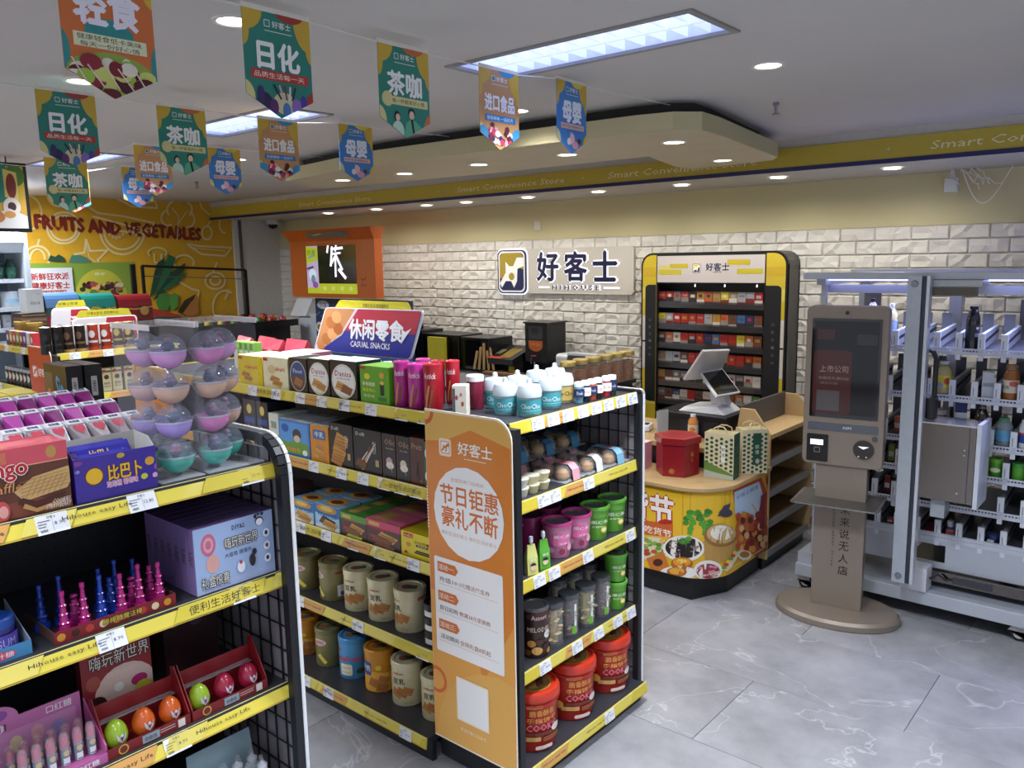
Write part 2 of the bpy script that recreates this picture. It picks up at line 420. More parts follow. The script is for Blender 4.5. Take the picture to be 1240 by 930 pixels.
for j, (y0, y1) in enumerate(TRY):
    for i, (x0, x1) in enumerate(TRX):
        lab = nm.get((i, j), 'louvred ceiling light behind the camera, row %s, %s from the right' % ('nearest' if j == 1 else 'by the shop front', ORD[{4: 0, 1: 1, 2: 2, 3: 3, 0: 4}[i]]))
        troffer((x0+x1)/2, (y0+y1)/2, lab)

# panel hung below the ceiling over the checkout
pz = 2.30
pp = [(346, 219), (445, 200), (600, 181), (770, 161), (815, 157), (850, 157), (872, 163), (942, 190), (936, 194), (841, 205), (820, 202), (786, 189), (600, 209), (460, 222), (400, 228), (375, 226)]
pp = [tuple(wz(x, y, pz).xy) for x, y in pp]
cxp = sum(p[0] for p in pp)/len(pp); cyp = sum(p[1] for p in pp)/len(pp)
hp = struct(MB().prism(pp, pz, pz+.07, C('#b9b18c', rough=.5, var=.02), mtop=C('#9a968c')).build('ceiling_panel'))
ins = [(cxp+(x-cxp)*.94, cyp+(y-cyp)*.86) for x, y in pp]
MB().prism(ins, pz+.07, ZC, C('#3a3937', rough=.9)).build('shadow_gap_core', hp)  # recessed core, coloured dark for the shadow gap above the panel
wood = C('#bdb193', rough=.45, var=.05, scale=6)
MB().prism([(cxp+(x-cxp)*.997, cyp+(y-cyp)*.985) for x, y in pp], pz-.002, pz, wood).build('underside_board', hp)

LENS = C('#fff6e6', emit=9, var=0)
dl0 = {}
def downlight(p, label, group, watts, rad=.045, col=(1, .96, .88), spot=115):
    key = (rad,)
    if key not in dl0:
        t = thing('recessed_downlight', label, 'downlight', p, 0, group)
        MB().lathe([(rad, -.001), (rad+.002, -.004), (rad+.012, -.004), (rad+.014, 0)], C('#d8d4cc', rough=.4), caps=False).build('trim_ring', t)
        MB().lathe([(rad-.0005, -.0012), (0.0001, -.0022)], LENS, caps=False).build('lens', t)
        dl0[key] = t
    else: t = clone(dl0[key], p, 0, label); t['group'] = group
    lamp('SPOT', 'downlight_lamp', (0, 0, -.01), watts, col, t, size=.03, spot=math.radians(spot), blend=.9)
    return t
for i, (x, y) in enumerate([(385, 258), (437, 253), (497, 248), (562, 245), (636, 239), (720, 232), (822, 224), (936, 214), (1076, 203)]):
    p = wz(x, y, ZS-.004); p.y = 4.80
    downlight(p, '%s downlight from the left in the soffit row washing the back wall' % ORD[i], 'downlights in the wall soffit', WALL_W, spot=168)
lab = ['downlight under the hanging panel, nearest its rounded right corner', 'downlight under the hanging panel just below the blue pennant', 'downlight under the hanging panel at its middle, left of the blue pennant',
       'downlight under the hanging panel above the orange screen unit, right one of two', 'leftmost downlight under the hanging panel', 'downlight at the pointed right end of the hanging panel']
for (x, y), l in zip([(816, 172), (687, 187), (580, 199), (490, 210), (415, 218), (875, 194)], lab):
    downlight(wz(x, y, pz-.002), l, 'downlights under the hanging panel', SPOT_W*.6)
for (x, y), l in zip([(283, 25), (98, 98), (627, 134), (930, 79), (289, 193)], ['bright downlight at the top, left of the large teal pennant', 'downlight in the ceiling below the orange food pennant',
        'downlight in the ceiling behind the tan pennant beside the panel', 'bright round downlight in open ceiling above the vending rack', 'small downlight in the ceiling at the right edge of the far blue pennant']):
    downlight(wz(x, y, ZC), l, 'downlights in the open ceiling', SPOT_W*(4 if x == 289 else 1), spot=150, rad=.042, col=(1, .98, .95))
sp = None
for (x, y), l in zip([(940, 124), (238, 220)], ['small metal sprinkler head in the ceiling above the vending rack', 'small metal sprinkler head in the ceiling above the mural wall']):
    t = thing('sprinkler_head', l, 'sprinkler', wz(x, y, ZC), 0)
    MB().lathe([(.012, 0), (.012, -.012), (.007, -.016), (.006, -.04), (.004, -.045)], C('#8f8f93', metal=.9, rough=.3), n=12).build('stem', t)
    MB().lathe([(.016, -.045), (.016, -.048)], C('#8f8f93', metal=.9, rough=.3), n=12).build('deflector', t)
# dome camera in the far corner
t = thing('dome_camera', 'small white security dome camera in the far left corner under the soffit', 'camera', (-7.72, 5.12, ZS), 0)
MB().lathe([(.075, 0), (.075, -.03), (.06, -.045)], C('#c9c9c9')).build('housing', t)
MB().lathe([(.052, -.045), (.05, -.06), (.035, -.082), (.0001, -.095)], C('#15151a', rough=.1), n=20).build('dome', t)
# clear fitting with hanging cables at the right end of the soffit
p = wy(1153, 222, 5.2)
t = thing('emergency_light', 'clear plastic light fitting with loose white cables under the soffit, right end', 'light fitting', (p.x, 5.2, p.z), 0)
MB().box(-.035, -.03, -.05, .035, .03, .03, clear('#eef2f8', .45)).build('cover', t, bevel=.006)
MB().box(-.02, -.015, -.03, .02, .015, .01, C('#c9cdd2', metal=.5)).lathe([(.02, .03), (.008, .085)], C('#d8d8d8'), n=12).build('bracket', t)
mb = MB(); r = random.Random(3)
for i in range(6):
    a = [(.0+.02*i, -.01, .09)]
    for k in range(6): a.append((a[-1][0]+r.uniform(-.02, .045), a[-1][1]-.004, .07-.03*k*(.5+r.random()*.5)+(.03 if k > 3 else 0)))
    mb.tube(a, .0025, C('#e6e2d8'), n=5)
mb.tube([(.05+.25*s, -.02, .08-.22*math.sin(PI*s)*(1.1-s*.4)) for s in [i/12 for i in range(13)]], .003, C('#e6e2d8'), n=5)
mb.build('loose_cable', t)
p = wy(645, 273, 5.2)
tag(MB().box(-.035, -.012, -.04, .035, 0, .04, C('#d8d4c4')).build('wall_switch', None, (p.x-.02, YB-.004, p.z), bevel=.005), 'white switch plate on the beige wallpaper above the lit shop sign', 'wall switch')

# ---------------------------------------------------------------- mural on the left wall (drawn on the plane x = XL; u = y, v = z)
WFR = lambda u, v, w: (XL+w, u, v)
def LW(px, py): q = wx(px, py, XL); return (q.y, q.z)
def stroke(pts, wdt=.018, close=False): return ('s', [LW(*p) for p in (list(pts)+[pts[0]] if close else pts)], wdt, '#dfcf98')
def pcirc(cx, cy, rx, ry, n=26, a0=0, a1=360): return [(cx+rx*math.cos(math.radians(a0+(a1-a0)*i/n)), cy+ry*math.sin(math.radians(a0+(a1-a0)*i/n))) for i in range(n+1)]
ops = [stroke(pcirc(77, 276, 20, 19)), stroke(pcirc(77, 276, 16, 15)), stroke(pcirc(148, 278, 27, 30, a0=-10, a1=185)), stroke(pcirc(148, 280, 22, 22, a0=-10, a1=185)),
       stroke([(120, 276), (176, 284)]), stroke([(104, 290), (109, 304), (130, 303), (118, 315), (125, 328), (108, 322), (96, 330), (99, 316), (90, 308), (102, 306)], close=True),
       stroke([(104, 296), (108, 312), (122, 322)], .008), stroke(pcirc(45, 312, 15, 14, a0=150, a1=390)), stroke(pcirc(45, 314, 9, 12, a0=180, a1=360)), stroke([(45, 298), (47, 290)]),
       stroke(pcirc(30, 258, 20, 22, a0=-90, a1=80)), stroke(pcirc(22, 258, 14, 22, a0=-90, a1=80), .01), stroke(pcirc(72, 232, 16, 18, a0=90, a1=260)),
       stroke([(130, 226), (140, 240), (160, 250), (190, 252), (188, 244), (160, 240), (142, 230)]), stroke([(100, 246), (118, 258), (150, 262), (186, 270), (182, 282), (150, 272), (112, 262)]),
       stroke(pcirc(217, 254, 15, 12, a0=150, a1=395)), stroke(pcirc(203, 264, 8, 9, a0=60, a1=260)), stroke(pcirc(228, 266, 7, 9, a0=-80, a1=110)), stroke([(214, 290), (216, 262), (208, 252)], .01), stroke([(216, 270), (226, 256)], .01),
       stroke([(240, 241), (244, 252), (253, 260), (260, 252), (263, 242), (252, 238)], close=True), stroke(pcirc(250, 282, 6, 8)), stroke([(250, 274), (254, 268)]),
       stroke([(224, 295), (240, 298), (280, 300), (272, 310), (244, 308)], close=True), stroke([(232, 300), (272, 304)], .008), stroke(pcirc(272, 272, 7, 10, a0=90, a1=270)),
       stroke(pcirc(190, 306, 11, 6, a0=150, a1=390)), stroke([(186, 308), (187, 318), (195, 318), (195, 308)]), stroke(pcirc(260, 340, 12, 10)), stroke(pcirc(260, 340, 6, 5)), stroke([(262, 318), (257, 330)]),
       stroke(pcirc(272, 372, 15, 20, a0=140, a1=300)), stroke([(276, 352), (272, 362)]), stroke(pcirc(222, 318, 12, 9, a0=150, a1=380)), stroke([(214, 340), (232, 350), (240, 352), (238, 366)])]
for i in range(9): ops.append(stroke(pcirc(132+i*4, 284+4*math.sin(i*.8), 1.2, 1.5, 6), .008))
GRN, DGR = '#1f4a35', '#2f6a44'
q = lambda *p: [LW(*a) for a in p]
ops += [('p', q((180, 362), (186, 330), (190, 318), (198, 312), (200, 330), (194, 345)), GRN), ('p', q((186, 358), (203, 308), (212, 312), (205, 335)), DGR),
        ('p', q((184, 364), (206, 330), (224, 318), (222, 327), (210, 340), (192, 360)), GRN), ('p', q((196, 350), (214, 334), (226, 330), (216, 342), (200, 352)), DGR),
        ('p', q((188, 366), (192, 356), (202, 354), (208, 364), (202, 376), (192, 376)), '#4d8a3c'), ('p', q((204, 360), (210, 354), (216, 358), (214, 372), (206, 376)), '#5c9a44'),
        ('p', q((214, 378), (222, 364), (236, 356), (230, 374), (224, 382)), '#3c2f1c'), ('p', q((220, 380), (230, 366), (238, 358), (240, 378), (232, 384)), '#b5793a'), ('p', q((168, 382), (178, 372), (196, 376), (220, 382), (200, 390), (175, 390)), '#b8402c'),
        ('p', q((57, 316), (60, 309), (66, 311), (70, 308), (77, 312), (78, 317)), GRN), ('p', q((82, 318), (86, 309), (96, 309), (104, 312), (110, 318)), '#4a7f6a')]
MB().ink(WFR, ops, lift=.002, step=.0003).build('mural_print', wl)
a, b = wx(43, 276.5, XL), wx(243, 291, XL); hh = .118
mb = MB(); n0 = len(mb.v)
mb.ink(lambda u, v, w: (XL+.002+w, u, v), [('t', 'FRUITS AND VEGETABLES', 0, 0, abs(b.y-a.y), hh, .12, '#7c2316')], lift=.004)
sl = (b.z-a.z)/(b.y-a.y); mb.v = [(x, y+(a.y+b.y)/2, z+(a.z+b.z)/2+hh/2+y*sl) for x, y, z in mb.v]
mb.build('lettering', wl)

# ================================================================ GONDOLAS
STEEL = C('#1e2025', rough=.45, metal=.2); DARK = C('#20222b', rough=.5); SHELF = C('#3a3b42', rough=.4, metal=.3)
RY, RO, RP = '#cdbb3c', '#cf9a55', '#d6c760'
WEDGE = C('#e6e8ea', rough=.35)
RH_ = .043
_tags = {}
def price_tag(parent, u, y0, z0, T, kind=0, wd=.064):
    key = (kind, round(T, 2), wd)
    if key not in _tags:
        mb = MB(); h = .040; ct, st = math.cos(T), math.sin(T)
        fr = lambda a, b, w: (a, b*st-w*ct, b*ct+w*st)
        mb.hull([fr(a, b, .001) for a, b in ((-wd/2, -.001), (wd/2, -.001), (wd/2, h), (-wd/2, h))], [fr(a, b, .0025) for a, b in ((-wd/2, -.001), (wd/2, -.001), (wd/2, h), (-wd/2, h))], C('#e4e6ea', rough=.3, var=0))
        k = '#55606c'; e = wd/.064
        mb.ink(fr, [('t', '好客士', 0, h-.006, .018*e, .006, NAVY), ('s', [(-.028*e, h-.013), (-.004*e, h-.013)], .0016, k), ('s', [(-.028*e, h-.019), (-.012*e, h-.019)], .0016, k), ('s', [(-.028*e, h-.025), (-.014*e, h-.025)], .0016, k),
               ('t', ('8.90', '12.80', '15.00')[kind], .014*e, h-.021, .022*e, .008, k), ('s', [(.0, .002), (.0, h-.01)], .0007, '#9aa3ab')]
               + [('r', -.026*e+i*.002, .004, -.025*e+i*.002, .009, '#30353c') for i in range(7)], lift=.003, step=.0001)
        _tags[key] = mb.build('price_tag', parent, (u, y0, z0)); return
    clone(_tags[key], (u, y0, z0), parent=parent, top=False)
def rail(shelf, L, y0, z0, T, tags, seed, name='price_rail', big=1.0):
    ct, st = math.cos(T), math.sin(T); fr = lambda a, b, w: (a, y0+b*st-w*ct, z0+b*ct+w*st)
    mb = MB(); mb.hull([fr(a, b, -.004) for a, b in ((0, 0), (L, 0), (L, RH_), (0, RH_))], [fr(a, b, 0) for a, b in ((0, 0), (L, 0), (L, RH_), (0, RH_))], C('#d9c94f', rough=.3, var=0, coat=.3))
    r = random.Random(seed); ops = [('r', 0, .0, L, .004, '#b99d35'), ('r', 0, RH_-.004, L, RH_, '#e3db8c')]
    u = -r.random()*.5
    while u < L:
        P = .92
        for s0, w0, col in ((.0, .24, RY), (.27, .03, RP), (.33, .16, RO), (.52, .1, RP)):
            a, b = u+s0, u+s0+w0; pts = [(a, .004), (b, .004), (b+.02, RH_-.004), (a+.02, RH_-.004)]
            pts = convex_clip(pts, [(0, 0), (L, 0), (L, RH_), (0, RH_)])
            if len(pts) > 2: ops.append(('p', pts, col))
        for s0, tx, w0, h0, sh in ((.14, '便利生活好客士', .17*big, .019*big, .15), (.42, 'Hihouse easy Life', .13*big, .011*big, .1), (.68, 'Hihouse easy Life', .13*big, .011*big, .1)):
            if u+s0-w0/2 > .005 and u+s0+w0/2 < L-.005: ops.append(('t', tx, u+s0, RH_/2, w0, h0, .0, sh, '#3a3420'))
        u += P
    mb.ink(fr, ops, lift=.0005, step=.0002); mb.build(name, shelf)
    for i, t in enumerate(tags): price_tag(shelf, t, y0, z0, T, i % 3)

def wire_panel(parent, x, d0, d1, z0, z1, edge=True, thick=.018, front_extra=0.0, round_top=True):
    """side panel in the plane local x = x, from local y d0 (front) to d1"""
    bk = MB().box(x+.004, d0+.02, z0, x+.008, d1, z1-.03, C('#8a8488', rough=.6)).build('side_backing', parent)
    wg = MB(); n = int((d1-d0)/.052); W_ = C('#17181c', rough=.4)
    for i in range(1, n+1):
        y = d0+(d1-d0)*i/(n+1); wg.box(x-.004, y-.0018, z0, x, y+.0018, z1-.03, W_)
    k = int((z1-z0)/.075)
    for i in range(1, k+1):
        z = z0+(z1-z0-.02)*i/(k+1); wg.box(x-.006, d0+.01, z-.0018, x-.003, d1, z+.0018, W_)
    wg.build('wire_grid', parent)
    def path(off):
        R = .09 if round_top else .005
        p = [(x, d0-off, 0.02), (x, d0-off, z1-R)]
        for i in range(1, 7):
            t = PI/2*i/6; p.append((x, d0-off+R*(1-math.cos(t)), z1-R+R*math.sin(t)+off*(i/6)))
        return p+[(x, d1, z1+off)]
    post = MB(); pts = path(0)
    for a, b in zip(pts, pts[1:]): post.bar(a, b, thick if abs(a[2]-b[2]) < .3 else .03, .03 if abs(a[2]-b[2]) < .3 else thick, STEEL) if False else post.bar(a, b, .024, .026, STEEL)
    post.build('side_post', parent)
    if edge:
        e = MB(); pts = [(a+.016, b-.004, c+.002) for a, b, c in pts]
        for a, b in zip(pts, pts[1:]): e.bar(a, b, .009, .026, WEDGE)
        e.build('white_edge_trim', parent)

def gondola(name, label, loc, rz, L, tops, depth, T, tag_us, rear=True, right_panel=None, left_panel=None, base_out=.05, panel_h=1.30, big=1.0, pegs=False, pannel_edge=True, group=None):
    t = thing(name, label, 'shelving unit', loc, rz, group)
    bp = MB().box(0, depth, .06, L, depth+.02, panel_h, DARK)
    bp.build('back_panel', t)
    if pegs:
        h = MB()
        for i in range(int(L/.03)):
            for j in range(int(1.1/.03)):
                z = .2+j*.03
                h.face([(.015+i*.03+a, depth-.001, z+b) for a, b in ell(0, 0, .0035, .0035, 6)], C('#050506', var=0))
        h = h.build('peg_hole', t); h['kind'] = 'stuff'
    for k, (zt, us) in enumerate(zip(tops, tag_us)):
        deck = k == len(tops)-1
        f = -base_out if deck else 0
        sh = MB().box(0, f+.012, zt-.022, L, depth, zt-.0008, SHELF)
        sh = sh.build('base_shelf' if deck else 'shelf', t)
        rail(sh, L, f-.002, zt-.039, T, us, k*7+int(L*10), big=big)
    MB().box(0, -base_out+.03, 0.0, L, -base_out+.05, tops[-1]-.022, STEEL).build('kick_plate', t)
    for x in (0, L-.03): MB().box(x, depth-.03, .0, x+.03, depth-.001, panel_h-.01, STEEL).build('upright', t)
    if rear:
        for k, zt in enumerate(tops): MB().box(0, depth+.021, zt-.022, L, 2*depth+.03, zt-.0008, SHELF).build('rear_shelf', t)
    if right_panel: wire_panel(t, L+.003, *right_panel)
    if left_panel: wire_panel(t, -.012, *left_panel)
    return t

CX0, CX1, CY = -3.74, -2.0, 1.88
TOPS = [1.285, 1.015, .74, .41, .10]
def ux(pxs, y): return [wy(p, y, CY).x-CX0 for p in pxs]
tg = [ux([307, 335, 364, 390, 417, 449, 486, 513], 485), ux([346, 381, 414, 440, 465, 485, 504, 526], 580), ux([366, 396, 428, 460, 500], 660), ux([365, 434, 511], 760), ux([384, 411, 502], 845)]
cg = gondola('gondola_shelf', 'long black shelving unit in the middle filled with biscuits and cookie tins', (CX0, CY, 0), 0, CX1-CX0, TOPS, .385, .12, tg)
EX, EY0, EY1 = -1.655, 1.925, 2.69
ETOPS = [1.278, 1.008, .732, .405, .085]
def uy(pxs, y): return [wx(p, y, EX).y-EY0 for p in pxs]
te = [uy([651, 670, 688, 706, 722, 737, 752, 766], 500), uy([658, 672, 713], 590), uy([653, 671, 712, 763], 680), uy([660, 699, 725, 748, 764], 780), uy([725], 880)]
eg = gondola('endcap_shelf', 'end unit of the middle shelving with pink and green pots and red buckets', (EX, EY0, 0), X90, EY1-EY0, ETOPS, .322, .15, te, rear=False, right_panel=(.0, .322, .06, 1.275, True, .018, 0, False), panel_h=1.27)
# dark side wall of the end unit that carries the orange sign
MB().box(-.03, -.045, .02, -.004, .335, 1.27, STEEL).build('side_panel', eg)

OR1, OR2 = '#d8822e', '#dfa04a'
def end_sign(loc, label, full=True, name='promotion_sign'):
    W, H = .385, 1.19
    t = thing(name, label, 'sign', loc, 0)
    out = rrect(-W/2, 0, W/2, H, .006); out = [(-W/2, 0), (W/2, 0)] + ell(W/2-.07, H-.07, .07, .07, 7, 0, PI/2) + [(-W/2, H)]
    MB().prism(out, -.004, .0, C('#f0ead8', rough=.3), ax='y').build('white_rim', t)
    ins = [(a*.985, .008+b*(H-.016)/H) for a, b in out]
    mb = MB().prism(ins, -.006, -.0035, C(OR1, rough=.28, var=0, coat=.2), ax='y')
    ops = [('p', [(-W/2, 0), (W/2, 0), (W/2, .52), (.06, .30), (-.1, .12), (-W/2, .50)], OR2), ('p', [(-W/2, .10), (.1, .1), (-.03, .58), (-W/2, .55)], OR2), ('p', ell(.12, 0, .30, .32, 20), '#e0ab58'),
           ('p', [(-W/2, H-.11), (-.1, H-.1), (.02, H-.05), (W/2, H-.09), (W/2, H), (-W/2, H)], '#dcae58'),
           ('e', -W/2, H-.01, .045, .045, '#c9622c'), ('e', -W/2, H-.01, .03, .03, '#dcae58'),
           ('e', -W/2+.02, .22, .05, .05, '#cd6a30'), ('e', -W/2+.02, .22, .037, .037, '#dfa04a')]
    if full:
        wt = '#efeeec'; o = '#d2702c'
        ops += [('p', rrect(-.125, H-.152, -.068, H-.092, .010), '#f2dcc0')] + [(op[0], [(x, z) for x, z in op[1]], op[2]) if op[0] == 'p' else op for op in logo(.046, -.0965, H-.122, ring='#f2dcc0', a=wt, b=wt, bg=o)]
        ops += [('t', '好客士', .038, H-.116, .15, .042, .03, '#f6f0e6'), ('s', [(-.01, H-.149), (.085, H-.149)], .003, '#f3d7b4')]
        cyc = H-.335
        ops += [('e', .0, cyc, .158, .158, wt), ('t', '全国百家门店同庆', 0, cyc+.108, .15, .013, '#c99a6a'), ('t', '节日钜惠', .005, cyc+.055, .26, .068, .025, o), ('t', '豪礼不断', .005, cyc-.022, .25, .07, .025, o), ('t', '便利生活好客士 便利生活好客士', 0, cyc-.082, .25, .014, '#caa684'),
                ('p', rrect(-.165, .335, .148, .68, .008), wt)]
        for i, (a, b_) in enumerate((('活动一:', '充值100元赠送代金券'), ('活动二:', '即日起购物满38元享换购'), ('活动三:', '活动期间全场礼盒8折起'))):
            z = .645-i*.104
            ops += [('p', [(-.15, z-.018), (-.065, z-.018), (-.052, z), (-.065, z+.018), (-.15, z+.018)], o), ('t', a, -.108, z, .075, .02, .01, wt), ('t', b_[:4], -.1, z-.043, .085, .018, '#2a2320'), ('t', b_[4:], .02, z-.043, .14, .018, '#a35f3e'), ('s', [(-.15, z-.061), (.125, z-.061)], .0012, '#c9a98a')]
        ops += [('p', rrect(-.075, .105, .075, .265, .003), '#f0e2c8'), ('p', rrect(-.069, .111, .069, .259, .003), wt), ('t', '关注好客士公众号', 0, .075, .12, .014, '#f3e6d0')]
        for i in range(14): ops.append(('r', -W/2+.003, .775+i*.011, -W/2+.009, .780+i*.011, wt))
    mb.ink(FRONT(.006), ops, clip=[(a, b) for a, b in ins], lift=.0003, step=.00006)
    mb.build('printed_panel', t)
    return t
end_sign((-1.787, 1.862, .118), 'tall orange and white promotion sign with a white circle on the end of the shelving')
end_sign((-3.95, 1.876, .118), 'orange sign at the far end of the middle shelving behind the capsule toys', full=False)

NX, NY0, NY1 = -1.815, -.62, 1.172
NT = [1.285, .985, .667, .36, .10]
def un(p, X=NX): q = wx(p[0], p[1], X); return q.y-NY0
tn = [[un((62, 610)), un((172, 590)), un((305, 570))], [un((135, 760)), un((295, 712))], [un((215, 890))], [], []]
ng = gondola('gondola_shelf', 'black shelving unit at the near left with toys and egg shaped sweets', (NX, NY0, 0), X90, NY1-NY0, NT, .44, .42, tn, right_panel=(-.015, .44, .05, 1.345), panel_h=1.27, big=1.15, pegs=True)
wire = None

lg_ = gondola('endcap_shelf', 'far end unit of the middle shelving, mostly hidden, with pink sweet bags on top', (-4.125, 2.69, 0), -X90, .76, ETOPS, .322, .15, [[], [], [], [], []], rear=False, panel_h=1.27)
# second row of shelving further left
G2X = -5.25
g2 = gondola('endcap_shelf', 'far end unit with drink cans on its top shelf and cartons below', (G2X, 1.93, 0), X90, .76, ETOPS, .345, .15, [[.1, .3, .5, .65], [.2, .5], [], [], []], rear=False, panel_h=1.27)
MB().box(-.018, -.05, .02, -.004, .36, 1.27, STEEL).build('side_panel', g2)
g3 = gondola('gondola_shelf', 'far shelving unit at the left with small drink packs on its top shelf', (-6.5, 1.93, 0), 0, .86, TOPS, .25, .12, [[.1, .4, .7], [.2, .6], [], [], []], rear=False)
t = thing('promotion_sign', 'small red orange sign with white lettering on the far end unit', 'sign', (-5.44, 1.90, .118), 0)
W, H = .36, 1.20
out = [(-W/2, 0), (W/2, 0)] + ell(W/2-.07, H-.07, .07, .07, 7, 0, PI/2) + [(-W/2, H)]
MB().prism(out, -.004, .0, C('#e6d8cc', rough=.3), ax='y').build('white_rim', t)
ins = [(a*.97, .008+b*(H-.016)/H) for a, b in out]
mb = MB().prism(ins, -.006, -.0035, C('#b8452f', rough=.3, var=0), ax='y')
mb.ink(FRONT(.006), [('p', [(-W/2, 0), (W/2, 0), (W/2, .95), (-W/2, .8)], '#c25a2c')] + logo(.07, -.09, H-.16, ring='#f0e0d8', a='#f0e0d8', b='#f0e0d8', bg='#b8452f') + [('t', '好客士', .045, H-.16, .16, .05, .02, '#f6eee6')], clip=ins, lift=.0003, step=.0001)
mb.build('printed_panel', t)

# ================================================================ PRODUCTS
def U(ops, w, h):      # unit face drawing (u -.5..+.5, v 0..1) -> metres
    r = []
    for op in ops:
        t = op[0]
        if t == 'r': r.append(('r', op[1]*w, op[2]*h, op[3]*w, op[4]*h, op[5]))
        elif t == 'e': r.append(('e', op[1]*w, op[2]*h, op[3]*w, op[4]*h, op[5]))
        elif t == 'p': r.append(('p', [(a*w, b*h) for a, b in op[1]], op[2]))
        elif t == 's': r.append(('s', [(a*w, b*h) for a, b in op[1]], op[2]*w, op[3]))
        elif t == 't': r.append(('t', op[1], op[2]*w, op[3]*h, op[4]*w, op[5]*h)+tuple(op[6:]))
    return r
def carton(name, label, cat, loc, w, d, h, col, front=(), side=(), topf=(), rz=0, group=None, topcol=None, sidecol=None, bevel=.0015, rough=.35):
    m = C(col, rough=rough, coat=.15); mm = {}
    if topcol: mm['top'] = C(topcol, rough=rough)
    if sidecol: mm['left'] = mm['right'] = C(sidecol, rough=rough)
    mb = MB().box(-w/2, -d/2, 0, w/2, d/2, h, m, mm)
    box = lambda a, b: [(-a/2, .0005), (a/2, .0005), (a/2, b-.0005), (-a/2, b-.0005)]
    if front: mb.ink(FRONT(d/2), U(front, w, h), clip=box(w, h), lift=.0004, step=.00012)
    if side:
        mb.ink(RIGHTF(w/2), U(side, d, h), clip=box(d, h), lift=.0004, step=.00012); mb.ink(LEFTF(w/2), U(side, d, h), clip=box(d, h), lift=.0004, step=.00012)
    if topf: mb.ink(TOPF(h), U([x for x in topf], w, d), clip=[(-w/2, -d/2), (w/2, -d/2), (w/2, d/2), (-w/2, d/2)], lift=.0004, step=.00012)
    o = mb.build(name, None, loc, (0, 0, rz), bevel=bevel, seg=1)
    return tag(o, label, cat, group)
def tin(name, label, cat, loc, R, h, col, lid, ops=(), rz=0, group=None, metal=.5, lidh=.02, lidops=(), rough=.35, taper=1.0, n=28, lidr=1.03, top_in=.8):
    t = thing(name, label, cat, loc, rz, group); Rb = R*taper
    mb = MB().lathe([(Rb-.002, 0), (Rb, .003), (R, h-lidh)], C(col, rough=rough, metal=metal*.3, coat=.2), n=n)
    if ops: mb.ink(CYL(R if taper >= .99 else (R+Rb)/2+.004), U(ops, R*2, h), bend=R, lift=.0006, step=.0002)
    mb.build('body', t)
    lc = C(lid, rough=.35, metal=metal*.3)
    lb = MB().lathe([(R*lidr, h-lidh-.001), (R*lidr, h-.003), (R*lidr-.003, h), (R*top_in, h), (R*top_in-.003, h-.004), (.0001, h-.004)], lc, n=n)
    if lidops: lb.ink(TOPF(h-.004), U(lidops, R*2*top_in, R*2*top_in), lift=.0004, step=.0002)
    lb.build('lid', t)
    return t

# ---- long side of the middle shelving: measured slots (x0, x1, y_top in the photo) on the front plane
YF_ = 1.895
def slot(x0, x1, yt, zs, yf=YF_):
    ym = yt+30; a, b = wy(x0, ym, yf), wy(x1, ym, yf); c = wy((x0+x1)/2, yt, yf)
    return (a.x+b.x)/2, b.x-a.x-.003, c.z-zs
def put(name, label, cat, px, zs, d, col, yf=YF_, h=None, **k):
    x, w_, hh = slot(px[0], px[1], px[2], zs, yf)
    return carton(name, label, cat, (x, yf+d/2+.002, zs), w_, d, h or hh, col, **k)
def brand(tx, c='#c8202c', u=0, v=.7, w_=.5, h_=.13, bg=None):
    r = [('p', rrect(u-w_*.56, v-h_*.8, u+w_*.56, v+h_*.8, .03), bg)] if bg else []
    return r+[('t', tx, u, v, w_, h_, .03, c)]
bis = lambda u, v, s, c='#c98f45', e='#8d5a28': [('p', [(u-.16*s, v-.04*s), (u+.1*s, v-.1*s), (u+.18*s, v+.03*s), (u-.08*s, v+.1*s)], c), ('s', [(u-.12*s, v+.0*s), (u+.14*s, v-.03*s)], .015*s, e), ('s', [(u-.1*s, v+.04*s), (u+.12*s, v+.01*s)], .012*s, e)]
Z1, Z2, Z3, Z4, Z5 = TOPS
put('snack_carton', 'yellow wafer carton at the left end of the top shelf, left of the cream one', 'biscuit box', (289, 318, 431), Z1, .16, '#dfc71d', topcol='#eadf9a', front=brand('nabati', u=.05, v=.62, w_=.5)+[('r', -.48, .86, -.3, .95, '#c8202c')]+bis(-.2, .35, 1.2)+bis(-.1, .22, 1.2), side=brand('nabati', v=.6))
put('snack_carton', 'cream wafer carton on the top shelf between yellow and dark oval boxes', 'biscuit box', (319, 349, 433), Z1, .16, '#e9e2bd', topcol='#efe9d0', front=brand('nabati', u=.12, v=.64, w_=.5)+[('r', -.48, .86, -.3, .95, '#c8202c'), ('e', -.15, .6, .16, .14, '#d9c48f')]+bis(-.05, .3, 1.3)+bis(.05, .18, 1.3), side=brand('nabati', v=.6))
put('cookie_box', 'black cookie box with a blue and brown oval on the top shelf', 'biscuit box', (350, 372, 434), Z1, .12, '#1d1d22', front=[('e', 0, .47, .44, .45, '#c9ccd6'), ('e', 0, .47, .41, .42, '#3c4d86'), ('p', ell(0, .47, .41, .42, 16, PI, 2*PI), '#6b4636'), ('t', 'Finest', 0, .62, .5, .12, '#e8e8ee')]+bis(0, .3, 1.5, '#a5754b'), side=[('t', 'Finest', 0, .6, .5, .12, '#c9a04a')])
